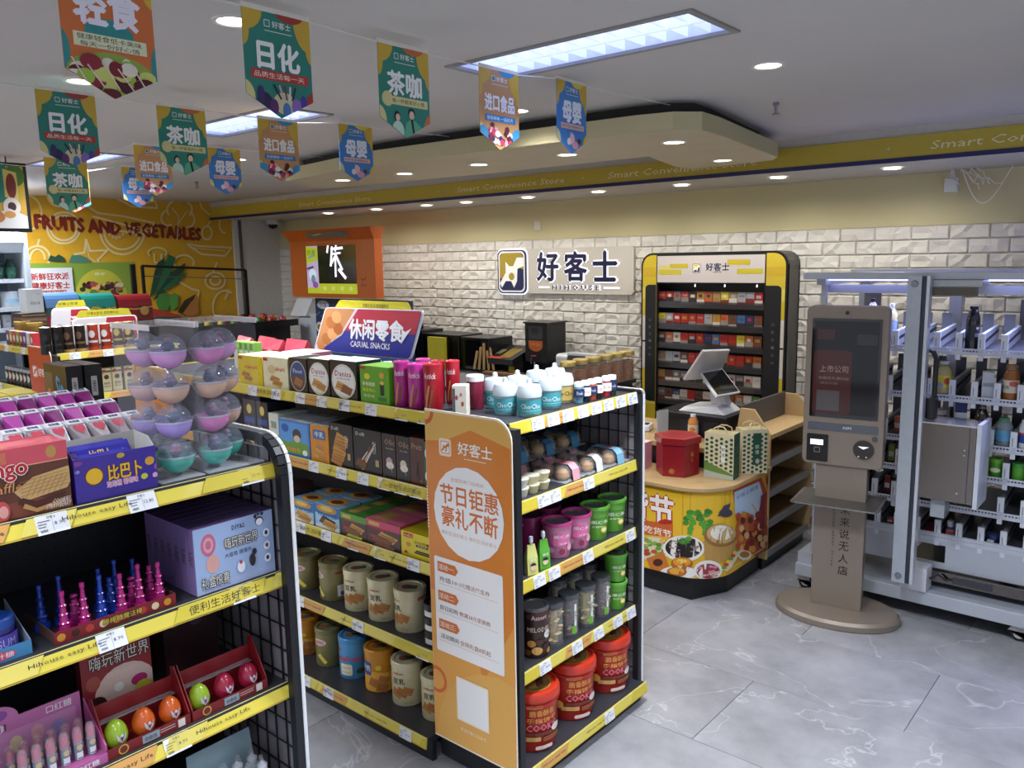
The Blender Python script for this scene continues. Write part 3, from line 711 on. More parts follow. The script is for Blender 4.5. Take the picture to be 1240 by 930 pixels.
for i, (a, b, yt) in enumerate(((373, 399, 435), (400, 432, 437))):
    put('cookie_box', 'black butter cookie box with a white oval, %s' % ('left one of the pair' if i == 0 else 'right one next to the green carton'), 'biscuit box', (a, b, yt), Z1, .12, '#17171b', topcol='#d9dadd', group='oval butter cookie boxes on the top shelf',
        front=[('e', 0, .46, .46, .45, '#e9e4d2'), ('e', 0, .46, .43, .42, '#cfd0cb'), ('e', 0, .46, .41, .40, '#efeee8'), ('t', 'Danisa', 0, .66, .62, .14, .02, .15, '#b3202e'), ('t', 'BUTTER COOKIES', 0, .53, .5, .04, '#3a3a55')]+bis(-.1, .32, 1.5, '#d9a35a')+bis(.1, .25, 1.4, '#8d5a2f' if i else '#cf9446'), side=[('t', 'Danisa', 0, .6, .6, .13, '#d8cfae'), ('r', -.4, .2, .4, .45, '#2f2f36')])
for k in range(4):
    x, w_, hh = slot(434+k*13, 445+k*13, 428, Z1, 2.08)
    tin('drink_can', 'grey and green slim can behind the green carton, %s from the left' % ORD[k], 'drink can', (x, 2.1, Z1), .020, .125, '#8b9a8c' if k % 2 else '#c7cdcb', '#b9bec2', ops=[('r', -.5, .1, .5, .35, '#3f6b4a'), ('r', -.3, .5, .3, .7, '#2d3a35')], n=14, metal=1.5, lidh=.008, lidr=.96)
put('snack_carton', 'lime green seaweed roll carton on the top shelf', 'snack box', (436, 471, 444), Z1, .11, '#5fa81f', topcol='#6eb52f', front=[('r', -.5, .9, -.3, .98, '#c22430'), ('e', -.25, .72, .1, .08, '#e8d23a'), ('t', '卷卷脆脆', -.2, .52, .45, .11, .02, '#e9f2c9'), ('t', '海苔夹心', -.2, .36, .45, .1, .02, '#e5d93a'), ('t', '海苔味', -.2, .2, .4, .08, '#d9edb0'),
     ('e', .27, .78, .09, .08, '#d9a83a'), ('r', .2, .25, .33, .58, '#16301a'), ('e', .27, .58, .07, .05, '#e8c25a'), ('r', .12, .1, .4, .2, '#3b7a1f')], side=[('t', '海苔', 0, .6, .5, .2, '#e5e93a')])
rd = [(478, 494, 437, '#b32a86', 'magenta wafer stick canister, left one at the shelf front', 1.9), (494, 513, 440, '#c03095', 'magenta wafer stick canister, right one at the shelf front', 1.9),
      (513, 532, 440, '#a81626', 'red wafer stick canister beside the magenta ones', 1.9)]
def stick_can(px, zs, yf, col, label, n=26):
    a, b, c = wy(px[0], px[2]+20, yf+.03), wy(px[1], px[2]+20, yf+.03), wy((px[0]+px[1])/2, px[2], yf+.03)
    R = (b.x-a.x)/2*.84-.001
    return tin('wafer_stick_canister', label, 'canister', ((a.x+b.x)/2, yf+R+.004, zs), R, c.z-zs, col, col, ops=[('t', 'Astick', .1, .75, .7, .12, .02, .1, '#ead9dc'), ('p', [(-.25, .05), (-.12, .05), (.12, .55), (.02, .55)], '#c98f55'), ('p', [(.0, .08), (.12, .08), (.3, .45), (.22, .48)], '#8d4b23'), ('r', -.75, .1, -.55, .22, '#e6e0e0'), ('t', '威化卷', -.8, .5, .12, .3, '#e8c9d4')],
               rz=.25, lidh=.012, metal=.2, rough=.3, group='wafer stick canisters on the top shelf')
for a, b, yt, col, l, yf in rd: stick_can((a, b, yt), Z1, yf, col, l)
for i, (a, b, yt, col) in enumerate(((505, 520, 434, '#c0428f'), (524, 538, 436, '#b01e38'), (541, 556, 436, '#b4202f'))):
    stick_can((a, b, yt), Z1, 2.02+.03*(i == 2), col, ('magenta', 'crimson', 'red')[i]+' wafer stick canister in the second line behind the others')
# second shelf
K = '#17161a'
put('biscuit_pack', 'dark blue pack with a gold biscuit, leftmost seen on the second shelf', 'biscuit box', (295, 310, 484), Z2, .14, '#1b2030', front=[('e', 0, .8, .2, .1, '#d8c46a'), ('r', -.4, .5, .4, .62, '#2b4f9a')]+bis(0, .25, 2.2, '#c99a58'))
put('biscuit_pack', 'dark blue pack with a gold biscuit, second on the second shelf', 'biscuit box', (311, 325, 487), Z2, .14, '#1b2030', front=[('e', 0, .8, .2, .1, '#d8c46a'), ('r', -.4, .5, .4, .62, '#2b4f9a')]+bis(0, .25, 2.2, '#c99a58'))
put('biscuit_pack', 'pale green and white pack before the blue carton', 'biscuit box', (326, 338, 501), Z2, .15, '#d9dccf', front=[('r', -.5, 0, .5, .45, '#7fa04a'), ('t', '薄脆', 0, .7, .6, .2, '#4c7a3a')])
put('snack_carton', 'blue carton with a sky and meadow picture on the second shelf', 'biscuit box', (338, 375, 510), Z2, .16, '#3f7cc6', topcol='#dfe6ea', front=[('r', -.46, .06, .46, .94, '#5b9ad8'), ('p', [(-.46, .06), (.46, .06), (.46, .38), (.1, .46), (-.2, .36), (-.46, .42)], '#6d9a3f'), ('e', -.28, .76, .12, .12, '#2f5fae'), ('e', .1, .62, .14, .16, '#3e3a42'), ('e', .1, .5, .1, .1, '#d9c9a0'), ('t', '牛奶饼干', -.1, .17, .6, .14, .03, '#e8a02a'), ('e', .34, .14, .08, .08, '#e9efe9')], side=[('t', '饼干', 0, .6, .5, .2, '#eef2f5')])
put('snack_carton', 'orange biscuit carton with a blue badge on the second shelf', 'biscuit box', (376, 398, 516), Z2, .16, '#d98a1f', topcol='#dfe2e0', front=[('p', rrect(-.35, .62, .35, .88, .08), '#3c6fae'), ('t', '牛乳', 0, .75, .5, .16, .02, '#f3efe2')]+bis(0, .4, 1.6)+bis(-.1, .22, 1.6, '#d8a04f')+bis(.1, .12, 1.3))
for i, (a, b, yt, nm_) in enumerate(((399, 427, 514, 'black carton with stacked golden biscuits on the second shelf'), (428, 462, 521, 'wide black carton with chocolate drizzle wafers on the second shelf'))):
    put('snack_carton', nm_, 'biscuit box', (a, b, yt), Z2, .17, K, topcol='#232227', front=[('t', 'Delfi', -.25, .88, .3, .08, '#d9d4c8')]+(bis(0, .62, 1.9, '#c99149')+bis(-.08, .46, 1.9, '#b87f3a')+bis(-.12, .3, 1.9)+bis(-.2, .16, 1.7, '#b87f3a') if i == 0 else
        [('s', [(-.3, .1), (.1, .62)], .05, '#6d4a35'), ('s', [(-.2, .08), (.2, .6)], .05, '#d8cdbb'), ('s', [(-.34, .16), (.0, .5)], .03, '#d8cdbb'), ('s', [(-.1, .3), (.28, .7)], .03, '#caa98b')]+bis(-.25, .2, 1.3, '#6d4528'))+[('t', '巧克力味', .25, .62, .12, .3, '#e2ddd0'), ('r', .28, .2, .4, .35, '#b9a06a')])
for i, (a, b) in enumerate(((463, 479), (480, 496))):
    put('biscuit_pack', 'slim dark pack with a cream and rose drawing, %s of the pair' % ('left' if i == 0 else 'right'), 'biscuit box', (a, b, 526+i*3), Z2, .14, '#2a2226', front=[('t', 'Olic', .05, .82, .8, .13, .02, .1, '#a8875c'), ('t', 'chocolate', .05, .68, .6, .04, '#cfc2a8'), ('e', 0, .38, .25, .1, '#c9a3a0' if i == 0 else '#d8c9a8'), ('e', .05, .3, .3, .08, '#e6ddd0'), ('s', [(.1, .3), (.2, .15)], .04, '#c9b48a'), ('r', -.5, .0, -.42, 1, '#6b5240')], group='slim dark chocolate packs on the second shelf')
put('biscuit_pack', 'brown chocolate stick pack on the second shelf', 'biscuit box', (496, 514, 531), Z2, .15, '#4f2a1e', front=[('t', 'Pretz', 0, .82, .7, .12, .02, .12, '#a9876a'), ('s', [(-.1, .15), (.05, .5)], .05, '#2a1510'), ('s', [(.12, .12), (.0, .5)], .05, '#2a1510'), ('e', .25, .1, .08, .04, '#8a5b3a')])
put('biscuit_pack', 'green pack with white flower blots beside the orange sign', 'biscuit box', (513, 521, 536), Z2, .12, '#1f6a3c', front=[('e', -.1, .75, .25, .1, '#dfe8e0'), ('e', .15, .5, .25, .1, '#dfe8e0'), ('e', -.1, .25, .28, .1, '#dfe8e0'), ('e', .1, .86, .2, .06, '#c6dccb')])
# third shelf
put('snack_carton', 'dark carton at the left end of the third shelf behind the near unit', 'biscuit box', (340, 352, 588), Z3, .12, '#3a1d1a', front=[('e', 0, .5, .3, .2, '#c9a060')])
for i, (a, b, yt) in enumerate(((353, 380, 607), (382, 411, 613))):
    f = [('p', [(-.5, .62), (.5, .56), (.5, 1), (-.5, 1)], '#2e6aa6'), ('e', 0, .84, .42, .18, '#b98a3c'), ('e', 0, .86, .25, .1, '#d9b85a'), ('t', 'WAFFLE', 0, .6, .8, .16, .05, .1, '#1c5a9a'), ('p', [(-.5, .0), (.5, .0), (.5, .16), (.1, .24), (-.5, .12)], '#d9dfe0')]+bis(0, .34, 2.1, '#d9b05a' if i == 0 else '#3a221a')+bis(.1, .22, 2, '#c99a4a')
    o = put('snack_carton', 'sky blue waffle carton on the third shelf, %s' % ('left one with pale waffles' if i == 0 else 'right one with dark waffle'), 'biscuit box', (a, b, yt), Z3, .11, '#9cc4de', topcol='#7fa9cc', front=f, group='sky blue waffle cartons', topf=[('e', 0, 0, .35, .35, '#d9a03c'), ('e', 0, 0, .2, .2, '#7a3a20')])
    o2 = clone(o, (o.location.x-.004, o.location.y+.12, Z3), label='sky blue waffle carton in the second line behind the %s one' % ('left' if i == 0 else 'right'))
def wafer(px, col, top, lab, gl):
    o = put('wafer_carton', lab, 'biscuit box', px, Z3, .118, '#4a2c24', topcol=top, front=[('r', -.5, .72, .5, 1, col), ('r', -.42, .78, -.1, .92, '#c9a75a'), ('t', 'nongo', -.1, .66, .5, .14, .04, '#c8203a')]+bis(.1, .42, 1.9, '#c9a25a')+bis(-.05, .26, 1.9, '#7b4a3a')+[('e', -.3, .36, .09, .08, '#a83a44'), ('p', [(-.3, .02), (.3, .0), (.35, .12), (-.2, .14)], gl)],
            side=[('r', -.5, .72, .5, 1, col)], group='wafer cartons on the third shelf', topf=[('r', -.35, -.35, -.05, .35, '#b89a50')])
    return o
for px, col, top, lab, gl in (((413, 444, 624), '#5d9a3a', '#4e8a3c', 'green topped chocolate wafer carton on the third shelf', '#b9c43a'), ((444, 485, 633), '#c6506a', '#cf6a7e', 'pink topped wafer carton on the third shelf', '#8a5a4a')):
    o = wafer(px, col, top, lab, gl)
    for k in (1, 2): clone(o, (o.location.x, o.location.y+.121*k, Z3), label=lab.replace(' carton', ' carton, %s line behind' % ('second' if k == 1 else 'third')))
o = put('snack_carton', 'bright yellow carton with dark wafer rolls beside the orange sign', 'biscuit box', (486, 527, 648), Z3, .13, '#dcc818', topcol='#c9b620', front=[('p', rrect(-.42, .78, -.14, .95, .03), '#bb1f2c'), ('t', 'boba', -.28, .865, .22, .1, '#f2ead0'), ('t', '小小巧卷', .12, .66, .45, .13, .03, '#4a3320'), ('r', -.05, .48, .3, .57, '#2f2c28'), ('t', '芝麻味', .12, .525, .28, .06, '#e9e0b0'), ('e', -.28, .5, .07, .09, '#c98a2a'), ('r', -.1, .2, .42, .26, '#20211e'), ('r', -.05, .28, .45, .34, '#20211e'), ('e', -.36, .16, .05, .06, '#b3252c')], side=[('t', '小小巧卷', 0, .6, .6, .15, '#4a3320')])
clone(o, (o.location.x, o.location.y+.135, Z3), label='yellow carton in the line behind the bright yellow one by the sign')
# fourth and fifth shelves: tins
def cookie_tin(px, zs, col, lid, ops, label, R=None, grp='round cookie tins on the lower shelves', rz=.3, yf=1.915, lidops=()):
    rz += .75
    a, b = wy(px[0], px[2]+35, yf+.05), wy(px[1], px[2]+35, yf+.05); R = R or .0615
    h = wy((px[0]+px[1])/2, px[2]+R*250, yf+.0).z-zs
    h = min(h, .265 if zs > .3 else .262)
    return tin('cookie_tin', label, 'tin', (min((a.x+b.x)/2+.005, CX1-R*1.03-.003), yf+R+.004, zs), R, h, col, lid, ops=ops, rz=rz, group=grp, lidops=lidops, lidh=.022)
OL, CR = '#8c8252', '#d9d0a6'
f_ol = [('t', '100%', -.5, .66, .4, .1, .03, '#b8305a'), ('e', -.42, .66, .3, .09, '#d8c9b8'), ('t', '100%', -.42, .66, .42, .09, .03, '#b8305a'), ('p', [(-.5, .3), (-.38, .36), (-.1, .14), (-.2, .08)], '#e3d45a'), ('r', .35, .12, .8, .42, '#dfe2e6'), ('r', .45, .14, .75, .24, '#4b5a8a'), ('r', .3, .72, .55, .78, '#a8283a')]
f_cr = [('t', 'nabati', -.42, .76, .35, .06, .02, '#a32a34'), ('t', '豆乳', -.4, .58, .42, .13, .03, '#3a3426')]+bis(-.5, .3, 1.3, '#b57a3e')+bis(-.3, .33, 1.3, '#a56c34')+bis(-.12, .36, 1.2, '#b57a3e')+[('t', '480g', -.1, .09, .25, .04, '#9a8f60'), ('r', .35, .76, .75, .84, '#a8283a'), ('t', 'boba', .55, .8, .3, .05, '#efe6cc')]
f_or = [('p', [(-.9, .55), (.9, .4), (.9, .03), (-.9, .03)], '#e0a53a'), ('p', rrect(-.8, .4, -.4, .72, .05), '#2f4f8e'), ('t', '牛奶', -.6, .57, .34, .14, .02, '#f0ead8'), ('e', -.15, .6, .1, .06, '#d9c03a')]+bis(-.3, .24, 1.4, '#b5763a')+bis(0, .3, 1.3, '#b5763a')+bis(-.05, .12, 1.3, '#a5682f')
f_bl = [('r', -.85, .66, -.6, .74, '#b32030'), ('t', 'nabati', -.25, .52, .9, .13, .04, '#c5263a'), ('t', 'nabati', -.24, .52, .86, .12, .0, '#d8404f'), ('p', rrect(-.6, .1, -.15, .38, .06), '#e2dcc2'), ('r', -.56, .16, -.2, .19, '#c9bd92'), ('r', -.56, .27, -.2, .3, '#c9bd92'), ('e', .12, .2, .14, .07, '#3b4a2f')]
lo = [('e', -.1, 0, .22, .22, '#8a4a3a'), ('r', -.05, -.2, .3, .1, '#4a5548'), ('t', 'nabati', .05, .2, .5, .12, '#cfc9a0')]
cookie_tin((340, 354, 645), Z4, '#2f6aa8', '#2f6aa8', (), 'blue tin peeking out at the left end of the fourth shelf', R=.045, yf=1.99)
cookie_tin((354, 384, 663), Z4, OL, '#7c7448', f_ol, 'olive tin on the fourth shelf, left one of two', lidops=lo)
cookie_tin((385, 417, 672), Z4, OL, '#7c7448', f_ol, 'olive tin on the fourth shelf, right one of two, barcode in front', rz=-.35, lidops=lo)
for i, (a, b, yt) in enumerate(((418, 444, 681), (444, 477, 692), (476, 510, 705))):
    cookie_tin((a, b, yt), Z4, CR, CR, f_cr, 'cream soy biscuit tin on the fourth shelf, %s' % ('left of three', 'middle of three', 'right of three, nearest the stacked dark tins')[i], rz=(.3, .35, -.15)[i], lidops=lo, R=.0615)
for k in range(3):
    t = tin('flat_tin', 'flat dark round tin with gold band, %s of the three stacked' % ('bottom', 'middle', 'top')[k], 'tin', (-2.055, 1.958, Z4+k*.053), .048, .052, '#1c1b1d', '#222124', ops=[('r', -1.3, .1, 1.3, .5, '#8a7332'), ('r', -.2, .12, .3, .5, '#dfe0e0'), ('t', 'Danisa', -.7, .3, .5, .25, '#efe0b0')], rz=0, lidh=.018, group='stacked flat dark tins', lidops=[('e', 0, 0, .4, .4, '#4a2f26')])
cookie_tin((352, 383, 742), Z5, '#d08a22', '#c98524', f_or, 'orange tin at the left end of the bottom shelf', lidops=lo)
cookie_tin((384, 408, 754), Z5, OL, '#7c7448', f_ol, 'olive tin on the bottom shelf between orange and blue tins', rz=.2, lidops=lo, R=.058)
cookie_tin((409, 441, 764), Z5, '#4f9ccf', '#4a90c4', f_bl, 'sky blue wafer tin on the bottom shelf', lidops=lo)
cookie_tin((441, 472, 778), Z5, '#d08a22', '#c98524', f_or, 'orange tin with a blue badge right of the sky blue tin', lidops=lo)
for i, (a, b, yt) in enumerate(((472, 507, 793), (509, 543, 812))):
    cookie_tin((a, b, yt), Z5, CR, CR, f_cr, 'cream soy biscuit tin on the bottom shelf, %s' % ('left one beside the orange tin', 'right one partly behind the orange sign')[i], lidops=lo, R=.0615)

# ================================================================ END UNIT OF THE MIDDLE SHELVING (faces +X)
def eslot(px, X): q = wx(px[0], px[1], X); return q
def pot(name, label, cat, px, X, zs, R, h, col, lid, ops=(), lidh=.02, taper=.82, rz=0, grp=None, lidops=(), lidr=1.05, **k):
    q = wx(px[0], px[1], X)
    return tin(name, label, cat, (X, q.y, zs), R, h, col, lid, ops=ops, rz=X90+rz, group=grp, lidh=lidh, taper=taper, lidops=lidops, metal=0, lidr=lidr, **k)
E1, E2, E3, E4, E5 = ETOPS
RW = -.55        # these labels turn towards the aisle
# row 1: white capped jelly cups, small jars, gold capped jars
f_cup = [('r', -1.5, .1, 1.5, .5, '#3f97a3'), ('t', 'ChoCho', -.1, .32, .9, .14, .02, '#d9ecec'), ('s', [(-.5, .18), (.4, .2)], .02, '#a9d3d3'), ('t', 'ChoCho', 1.1, .32, .9, .14, '#d9ecec')]
f_cup2 = [('r', -1.5, .1, 1.5, .5, '#b59a55'), ('t', 'ChoCho', -.1, .32, .9, .14, .02, '#4a3a20')]
def cup(px, X, label, body=f_cup, R=.040):
    q = wx(px, 480, X)
    t = thing('jelly_cup', label, 'cup', (X, q.y, E1), X90+RW, 'jelly cups with frosted caps on top of the end unit')
    mb = MB().lathe([(R*.86, 0), (R*.93, .004), (R, .066)], C('#8fb9be' if body is f_cup else '#cdbf8c', rough=.25, var=0), n=22)
    mb.ink(CYL(R*.97), U(body, R*2, .115), bend=R, lift=.0012, step=.0002); mb.build('body', t)
    MB().lathe([(R*1.06, .066), (R*1.06, .086), (R*.9, .104), (R*.4, .108), (.010, .110), (.008, .124), (.0001, .128)], C('#c3ced4', rough=.3, var=0, coat=.3), n=22).build('cap', t)
cupn = ['front left', 'front second', 'front third', 'front fourth with gold label', 'back left', 'back second', 'back third', 'back fourth']
for i, (px, X, b) in enumerate(((612, -1.79, f_cup), (641, -1.705, f_cup), (666, -1.735, f_cup), (681, -1.77, f_cup2), (600, -1.90, f_cup), (627, -1.87, f_cup), (650, -1.90, f_cup), (672, -1.88, f_cup))):
    cup(px, X, 'jelly cup with white cap on the end unit, %s' % cupn[i], b)
cols = [('#7fb3cf', '#dfe6ea'), ('#1f2b55', '#dfe6ea'), ('#c9604a', '#e9e6e0'), ('#2a2326', '#e3e6ea'), ('#d9dde0', '#e3e6ea'), ('#c23a4a', '#e3e6ea'), ('#1f3f3a', '#dfe6ea'), ('#d3d8d4', '#dfe6ea')]
for i, (px, (c_, l_)) in enumerate(zip((701, 709, 717, 724, 725, 734, 741, 747), cols)):
    if i in (4, 7): continue
    pot('snack_jar', 'small squat jar with pale lid and %s label on the end unit' % ('light blue', 'navy', 'orange red', 'black brown', '', 'red and white', 'dark green')[i], 'jar', (px, 490), -1.705, E1, .0162, .078, c_, l_, ops=[('r', -.9, .3, .9, .7, '#e6e2dc' if i % 2 else '#24305c'), ('t', 'Dodo', -.1, .5, .7, .15, '#8a2a3a' if i % 2 else '#e6e6f0')], lidh=.016, taper=.97, rz=RW, grp='small squat jars on top of the end unit', top_in=.85, n=18)
def gold_jar(px, X, i):
    q = wx(px, 460, X); t = thing('gold_lid_jar', 'clear jar of red nuts with gold lid on the end unit, %s from the left' % ORD[i], 'jar', (X, q.y, E1), X90, 'gold lidded jars along the back of the end unit')
    MB().lathe([(.030, 0.001), (.032, .006), (.032, .092), (.026, .104)], clear('#8a7a6a', .12), n=18).build('glass', t)
    MB().lathe([(.0285, .003), (.0285, .085), (.0001, .09)], C('#5a3216', rough=.6, bump=1, var=.35, scale=120), n=14).build('contents', t)
    MB().lathe([(.031, .104), (.032, .106), (.032, .122), (.029, .125), (.0001, .125)], C('#b39a58', metal=.7, rough=.35), n=18).build('lid', t)
for i, px in enumerate((688, 703, 718, 733, 747, 759)): gold_jar(px, -1.875, i)
carton('snack_carton', 'small white patterned carton beside the frosted cups above the sign', 'snack box', (-1.9, 1.955, E1), .05, .05, .105, '#d9d4c8', rz=X90*.35, front=[('e', -.2, .6, .1, .08, '#a5443a'), ('e', .2, .4, .1, .08, '#a5443a'), ('r', -.48, .1, -.3, .9, '#4a5560'), ('e', .1, .7, .08, .06, '#c96a5a')])
pot('snack_jar', 'plum red jar with white cap behind the white carton on the end unit', 'jar', (575, 455), -1.945, E1, .030, .12, '#7f1f3a', '#e2e2e6', lidh=.02, taper=1, rz=RW)
# row 2: clamshells with round pastries
def clam(loc, rz, label, sleeve, tilt=0, pcol='#a8773a'):
    t = thing('pastry_clamshell', label, 'snack pack', loc, rz, 'clear clamshells of pastries on the end unit')
    t.rotation_euler = (tilt, 0, rz); t.scale = (1.1, 1.1, 1.15)
    lid = MB()
    for sx in (-1, 1):
        for sy in (-1, 1):
            lid.lathe([(.0285, .002), (.030, .012), (.028, .032), (.018, .045), (.0001, .049)], clear('#dfe3e6', .16, .05), n=12, c=(sx*.031, sy*.031, 0))
    lid.box(-.064, -.064, .0, .064, .064, .003, clear('#dfe3e6', .25, .05)); lid.build('clear_shell', t)
    p0 = None
    for sx in (-1, 1):
        for sy in (-1, 1):
            if p0 is None: p0 = MB().lathe([(.018, .005), (.024, .014), (.021, .028), (.010, .037), (.0001, .038)], C(pcol, rough=.5, var=.3, scale=60), n=12).build('pastry', t, (sx*.031, sy*.031, 0))
            else: clone(p0, (sx*.031, sy*.031, 0), parent=t, top=False)
    sv = MB(); a = [(-.068, .0), (-.062, .036), (-.045, .051), (.045, .051), (.062, .036), (.068, .0)]
    for (y0, z0), (y1, z1) in zip(a, a[1:]):
        sv.face([(-.02, y0, z0), (.02, y0, z0), (.02, y1, z1), (-.02, y1, z1)], C(sleeve, rough=.4, var=0))
    sv.ink(lambda u, v, w: (u, v, .0515+w), [('t', '小酥饼', 0, .018, .03, .012, '#3a4a7a' if sleeve != '#3f7fa6' else '#e6eef2'), ('e', -.0, -.015, .012, .012, '#c24a4a'), ('s', [(-.014, .002), (.014, .002)], .002, '#7a5a4a')])
    sv.build('paper_sleeve', t)
def ey(px, py, X): return wx(px, py, X).y
k = 0
for X, pxs, nm_ in ((-1.895, (640, 683, 726, 750), 'rear'),):
    for i, px in enumerate(pxs): clam((X, 2.03+.158*i, E2+.001), X90, 'clamshell of pastries in the %s line of the second level, %s from the left' % (nm_, ORD[i]), '#c98f9a', pcol='#8a5a45')
for i, (px, sl) in enumerate(((688, '#d9a0b0'), (722, '#dcdfe0'))): clam((-1.746, 2.30+.148*i, E2+.002), X90+.06, 'clamshell leaning forward at the front of the second level, %s' % ('pink sleeve', 'white sleeve')[i], sl, tilt=-.0)
clam((-1.746, 2.596, E2+.001), X90, 'clamshell at the right front of the second level with blue and white sleeve', '#7fb0cf')
for i, (px, X) in enumerate(((645, -1.895), (686, -1.895), (727, -1.895), (742, -1.746))):
    clam((-1.895, 2.03+.158*i, E2+.064), X90, 'upper stacked clamshell with blue sleeve, %s from the left' % ORD[i], '#3f7fa6', pcol='#b58a3a')
for i, (px, X) in enumerate(((638, -1.70), (657, -1.70), (676, -1.70))):
    for z in (0, 1):
        t = thing('pudding_cup', 'pale %s pudding cup, %s from the left in the low stack on the second level' % (('upper', 'lower')[1-z], ORD[i]), 'cup', (-1.71, 2.035+.058*i, E2+.032*z), X90, 'pale stacked cups on the second level')
        MB().lathe([(.021, 0), (.0275, .026)], C('#d9d0a2' if i else '#dcdcd4', rough=.3), n=16).build('cup', t)
        MB().lathe([(.0285, .026), (.0285, .030), (.0001, .031)], C('#e2deca', rough=.3), n=16).build('lid', t)
# row 3: pots and pouches
PK, GN = '#c23f84', '#62a838'
f_pk = [('e', -.1, .55, .34, .2, '#d96aa0'), ('e', .3, .3, .12, .1, '#e6a3c0'), ('t', '果C多', 0, .62, .6, .1, .02, '#f0dfe6'), ('e', -.4, .25, .12, .08, '#e6a3c0'), ('e', .0, .2, .1, .08, '#8a2a4a'), ('t', '草莓味', .1, .42, .4, .06, '#f2e6ec')]
f_gn = [('t', '果C多', 0, .55, .7, .1, .02, '#e9f2dc'), ('e', .15, .32, .14, .1, '#c9b53a'), ('e', .15, .32, .1, .06, '#e0e3b0'), ('s', [(-.3, .66), (.3, .66)], .02, '#2f6a1f'), ('t', '青提味', -.1, .42, .4, .05, '#dcecc8')]
def fruit_pot(px, X, zs, kind, label, R=.054, h=.132):
    c_ = {'p': '#d98aae', 'm': '#9f2f6f', 'g': GN}[kind]; l_ = {'p': PK, 'm': '#a82f70', 'g': '#66b53c'}[kind]
    q = wx(px[0], px[1], X)
    X = min(X, -1.674-R); q.y = q.y if zs != E3 else px[1]/1000
    t = thing('fruit_pot', label, 'tub', (X, min(max(q.y, EY0+R*1.1), EY1-R*1.1-.01), zs), X90+RW, 'round plastic fruit snack tubs on the end unit')
    mb = MB().lathe([(R*.82, 0), (R*.84, .003), (R, h-.014)], C(c_, rough=.3, var=0, coat=.2), n=26)
    if kind != 'm': mb.ink(CYL(R*.95), U(f_pk if kind == 'p' else f_gn, R*2, h), bend=R, lift=.0012, step=.0002)
    mb.build('body', t)
    MB().lathe([(R*1.0, h-.014), (R*1.08, h-.013), (R*1.08, h-.001), (R*1.05, h), (R*.95, h-.001), (R*.93, h-.008)], C(l_, rough=.3, var=0, coat=.2), n=26, caps=False).build('rim', t)
    MB().lathe([(R*.93, h-.008), (.0001, h-.0075)], clear('#6a6a70', .75, .1), n=26, caps=False).build('clear_lid', t)
lst = [((672, 2258), -1.715, 'p', 'light pink fruit tub at the front of the third level, left'), ((701, 2377), -1.715, 'p', 'light pink fruit tub at the front of the third level, right'),
       ((722, 2498), -1.72, 'g', 'green fruit tub at the front of the third level, left'), ((754, 2619), -1.73, 'g', 'green fruit tub at the right end of the third level'),
       ((668, 2125), -1.850, 'm', 'dark pink fruit tub in the second line, left'), ((698, 2250), -1.850, 'm', 'dark pink fruit tub in the second line, middle'), ((722, 2375), -1.87, 'm', 'dark pink fruit tub at the very back of the third level'), ((650, 1990), -1.87, 'm', 'dark pink fruit tub at the back left by the sign')]
for i, (px, X, kd, l) in enumerate(lst):
    y = {0: 2.085, 1: 2.20, 2: 2.375, 3: 2.51, 4: 2.10, 5: 2.22, 6: 2.33, 7: 2.08}[i]
    t = fruit_pot((px[0], px[1]), X, E3, kd, l)
gx = []
for o in [o for o in COL.objects if o.name.startswith('fruit_pot')]: gx.append(o)
for i, (px, c_) in enumerate(((641, '#cfd07a'), (656, '#5aa83a'))):
    q = wx(px, 660, -1.685)
    t = thing('drink_pouch', 'spouted fruit puree pouch with a round child face, %s' % ('yellow one by the sign', 'green one beside the pink tubs')[i], 'pouch', (-1.685, q.y+.008, E3), X90+RW*.6)
    W = .021
    mb = MB().hull([(-W, -.013, 0), (W, -.013, 0), (W, .013, 0), (-W, .013, 0)], [(-W, -.010, .06), (W, -.010, .06), (W, .010, .06), (-W, .010, .06)], C(c_, rough=.3, var=0))
    mb.hull([(-W, -.010, .06), (W, -.010, .06), (W, .010, .06), (-W, .010, .06)], [(-W*.7, -.002, .105), (W*.7, -.002, .105), (W*.7, .002, .105), (-W*.7, .002, .105)], C(c_, rough=.3, var=0))
    mb.ink(FRONT(.0135), [('e', 0, .028, .011, .012, '#e9d0b5'), ('p', ell(0, .033, .012, .010, 12, 0, PI), '#2a2020'), ('t', '果泥', 0, .054, .024, .010, .02, '#e9f2e0')]); mb.build('body', t)
    MB().lathe([(.004, .105), (.004, .112), (.0075, .113), (.0075, .132), (.005, .134), (.0001, .134)], C('#d9dde2', rough=.3), n=14).build('spout_cap', t)
# row 4
q = wx(652, 750, -1.70)
tin('nut_tin', 'dark brown printed tin of chocolate cookies beside the sign', 'tin', (-1.726, q.y+.012, E4), .049, .185, '#3a1f1d', '#6a6a6c', rz=X90+RW, lidh=.012, metal=.4, taper=1,
    ops=[('e', .0, .84, .5, .08, '#5a2f2b'), ('t', 'Assort', 0, .82, .6, .09, .02, '#d9d0c8'), ('t', 'MELODIES', 0, .58, .9, .09, .03, '#c9b8a8'), ('e', .35, .46, .17, .08, '#d9dcd8'), ('t', '100g', .35, .46, .2, .04, '#b02a2a'), ('e', -.3, .3, .16, .07, '#c08a48'), ('e', .0, .33, .16, .06, '#3f2a22'), ('e', -.1, .16, .2, .08, '#d0a05a'), ('e', .25, .22, .16, .07, '#2a2020'), ('e', -.45, .12, .14, .06, '#7a4526'), ('e', .42, .12, .14, .05, '#c9803a')])
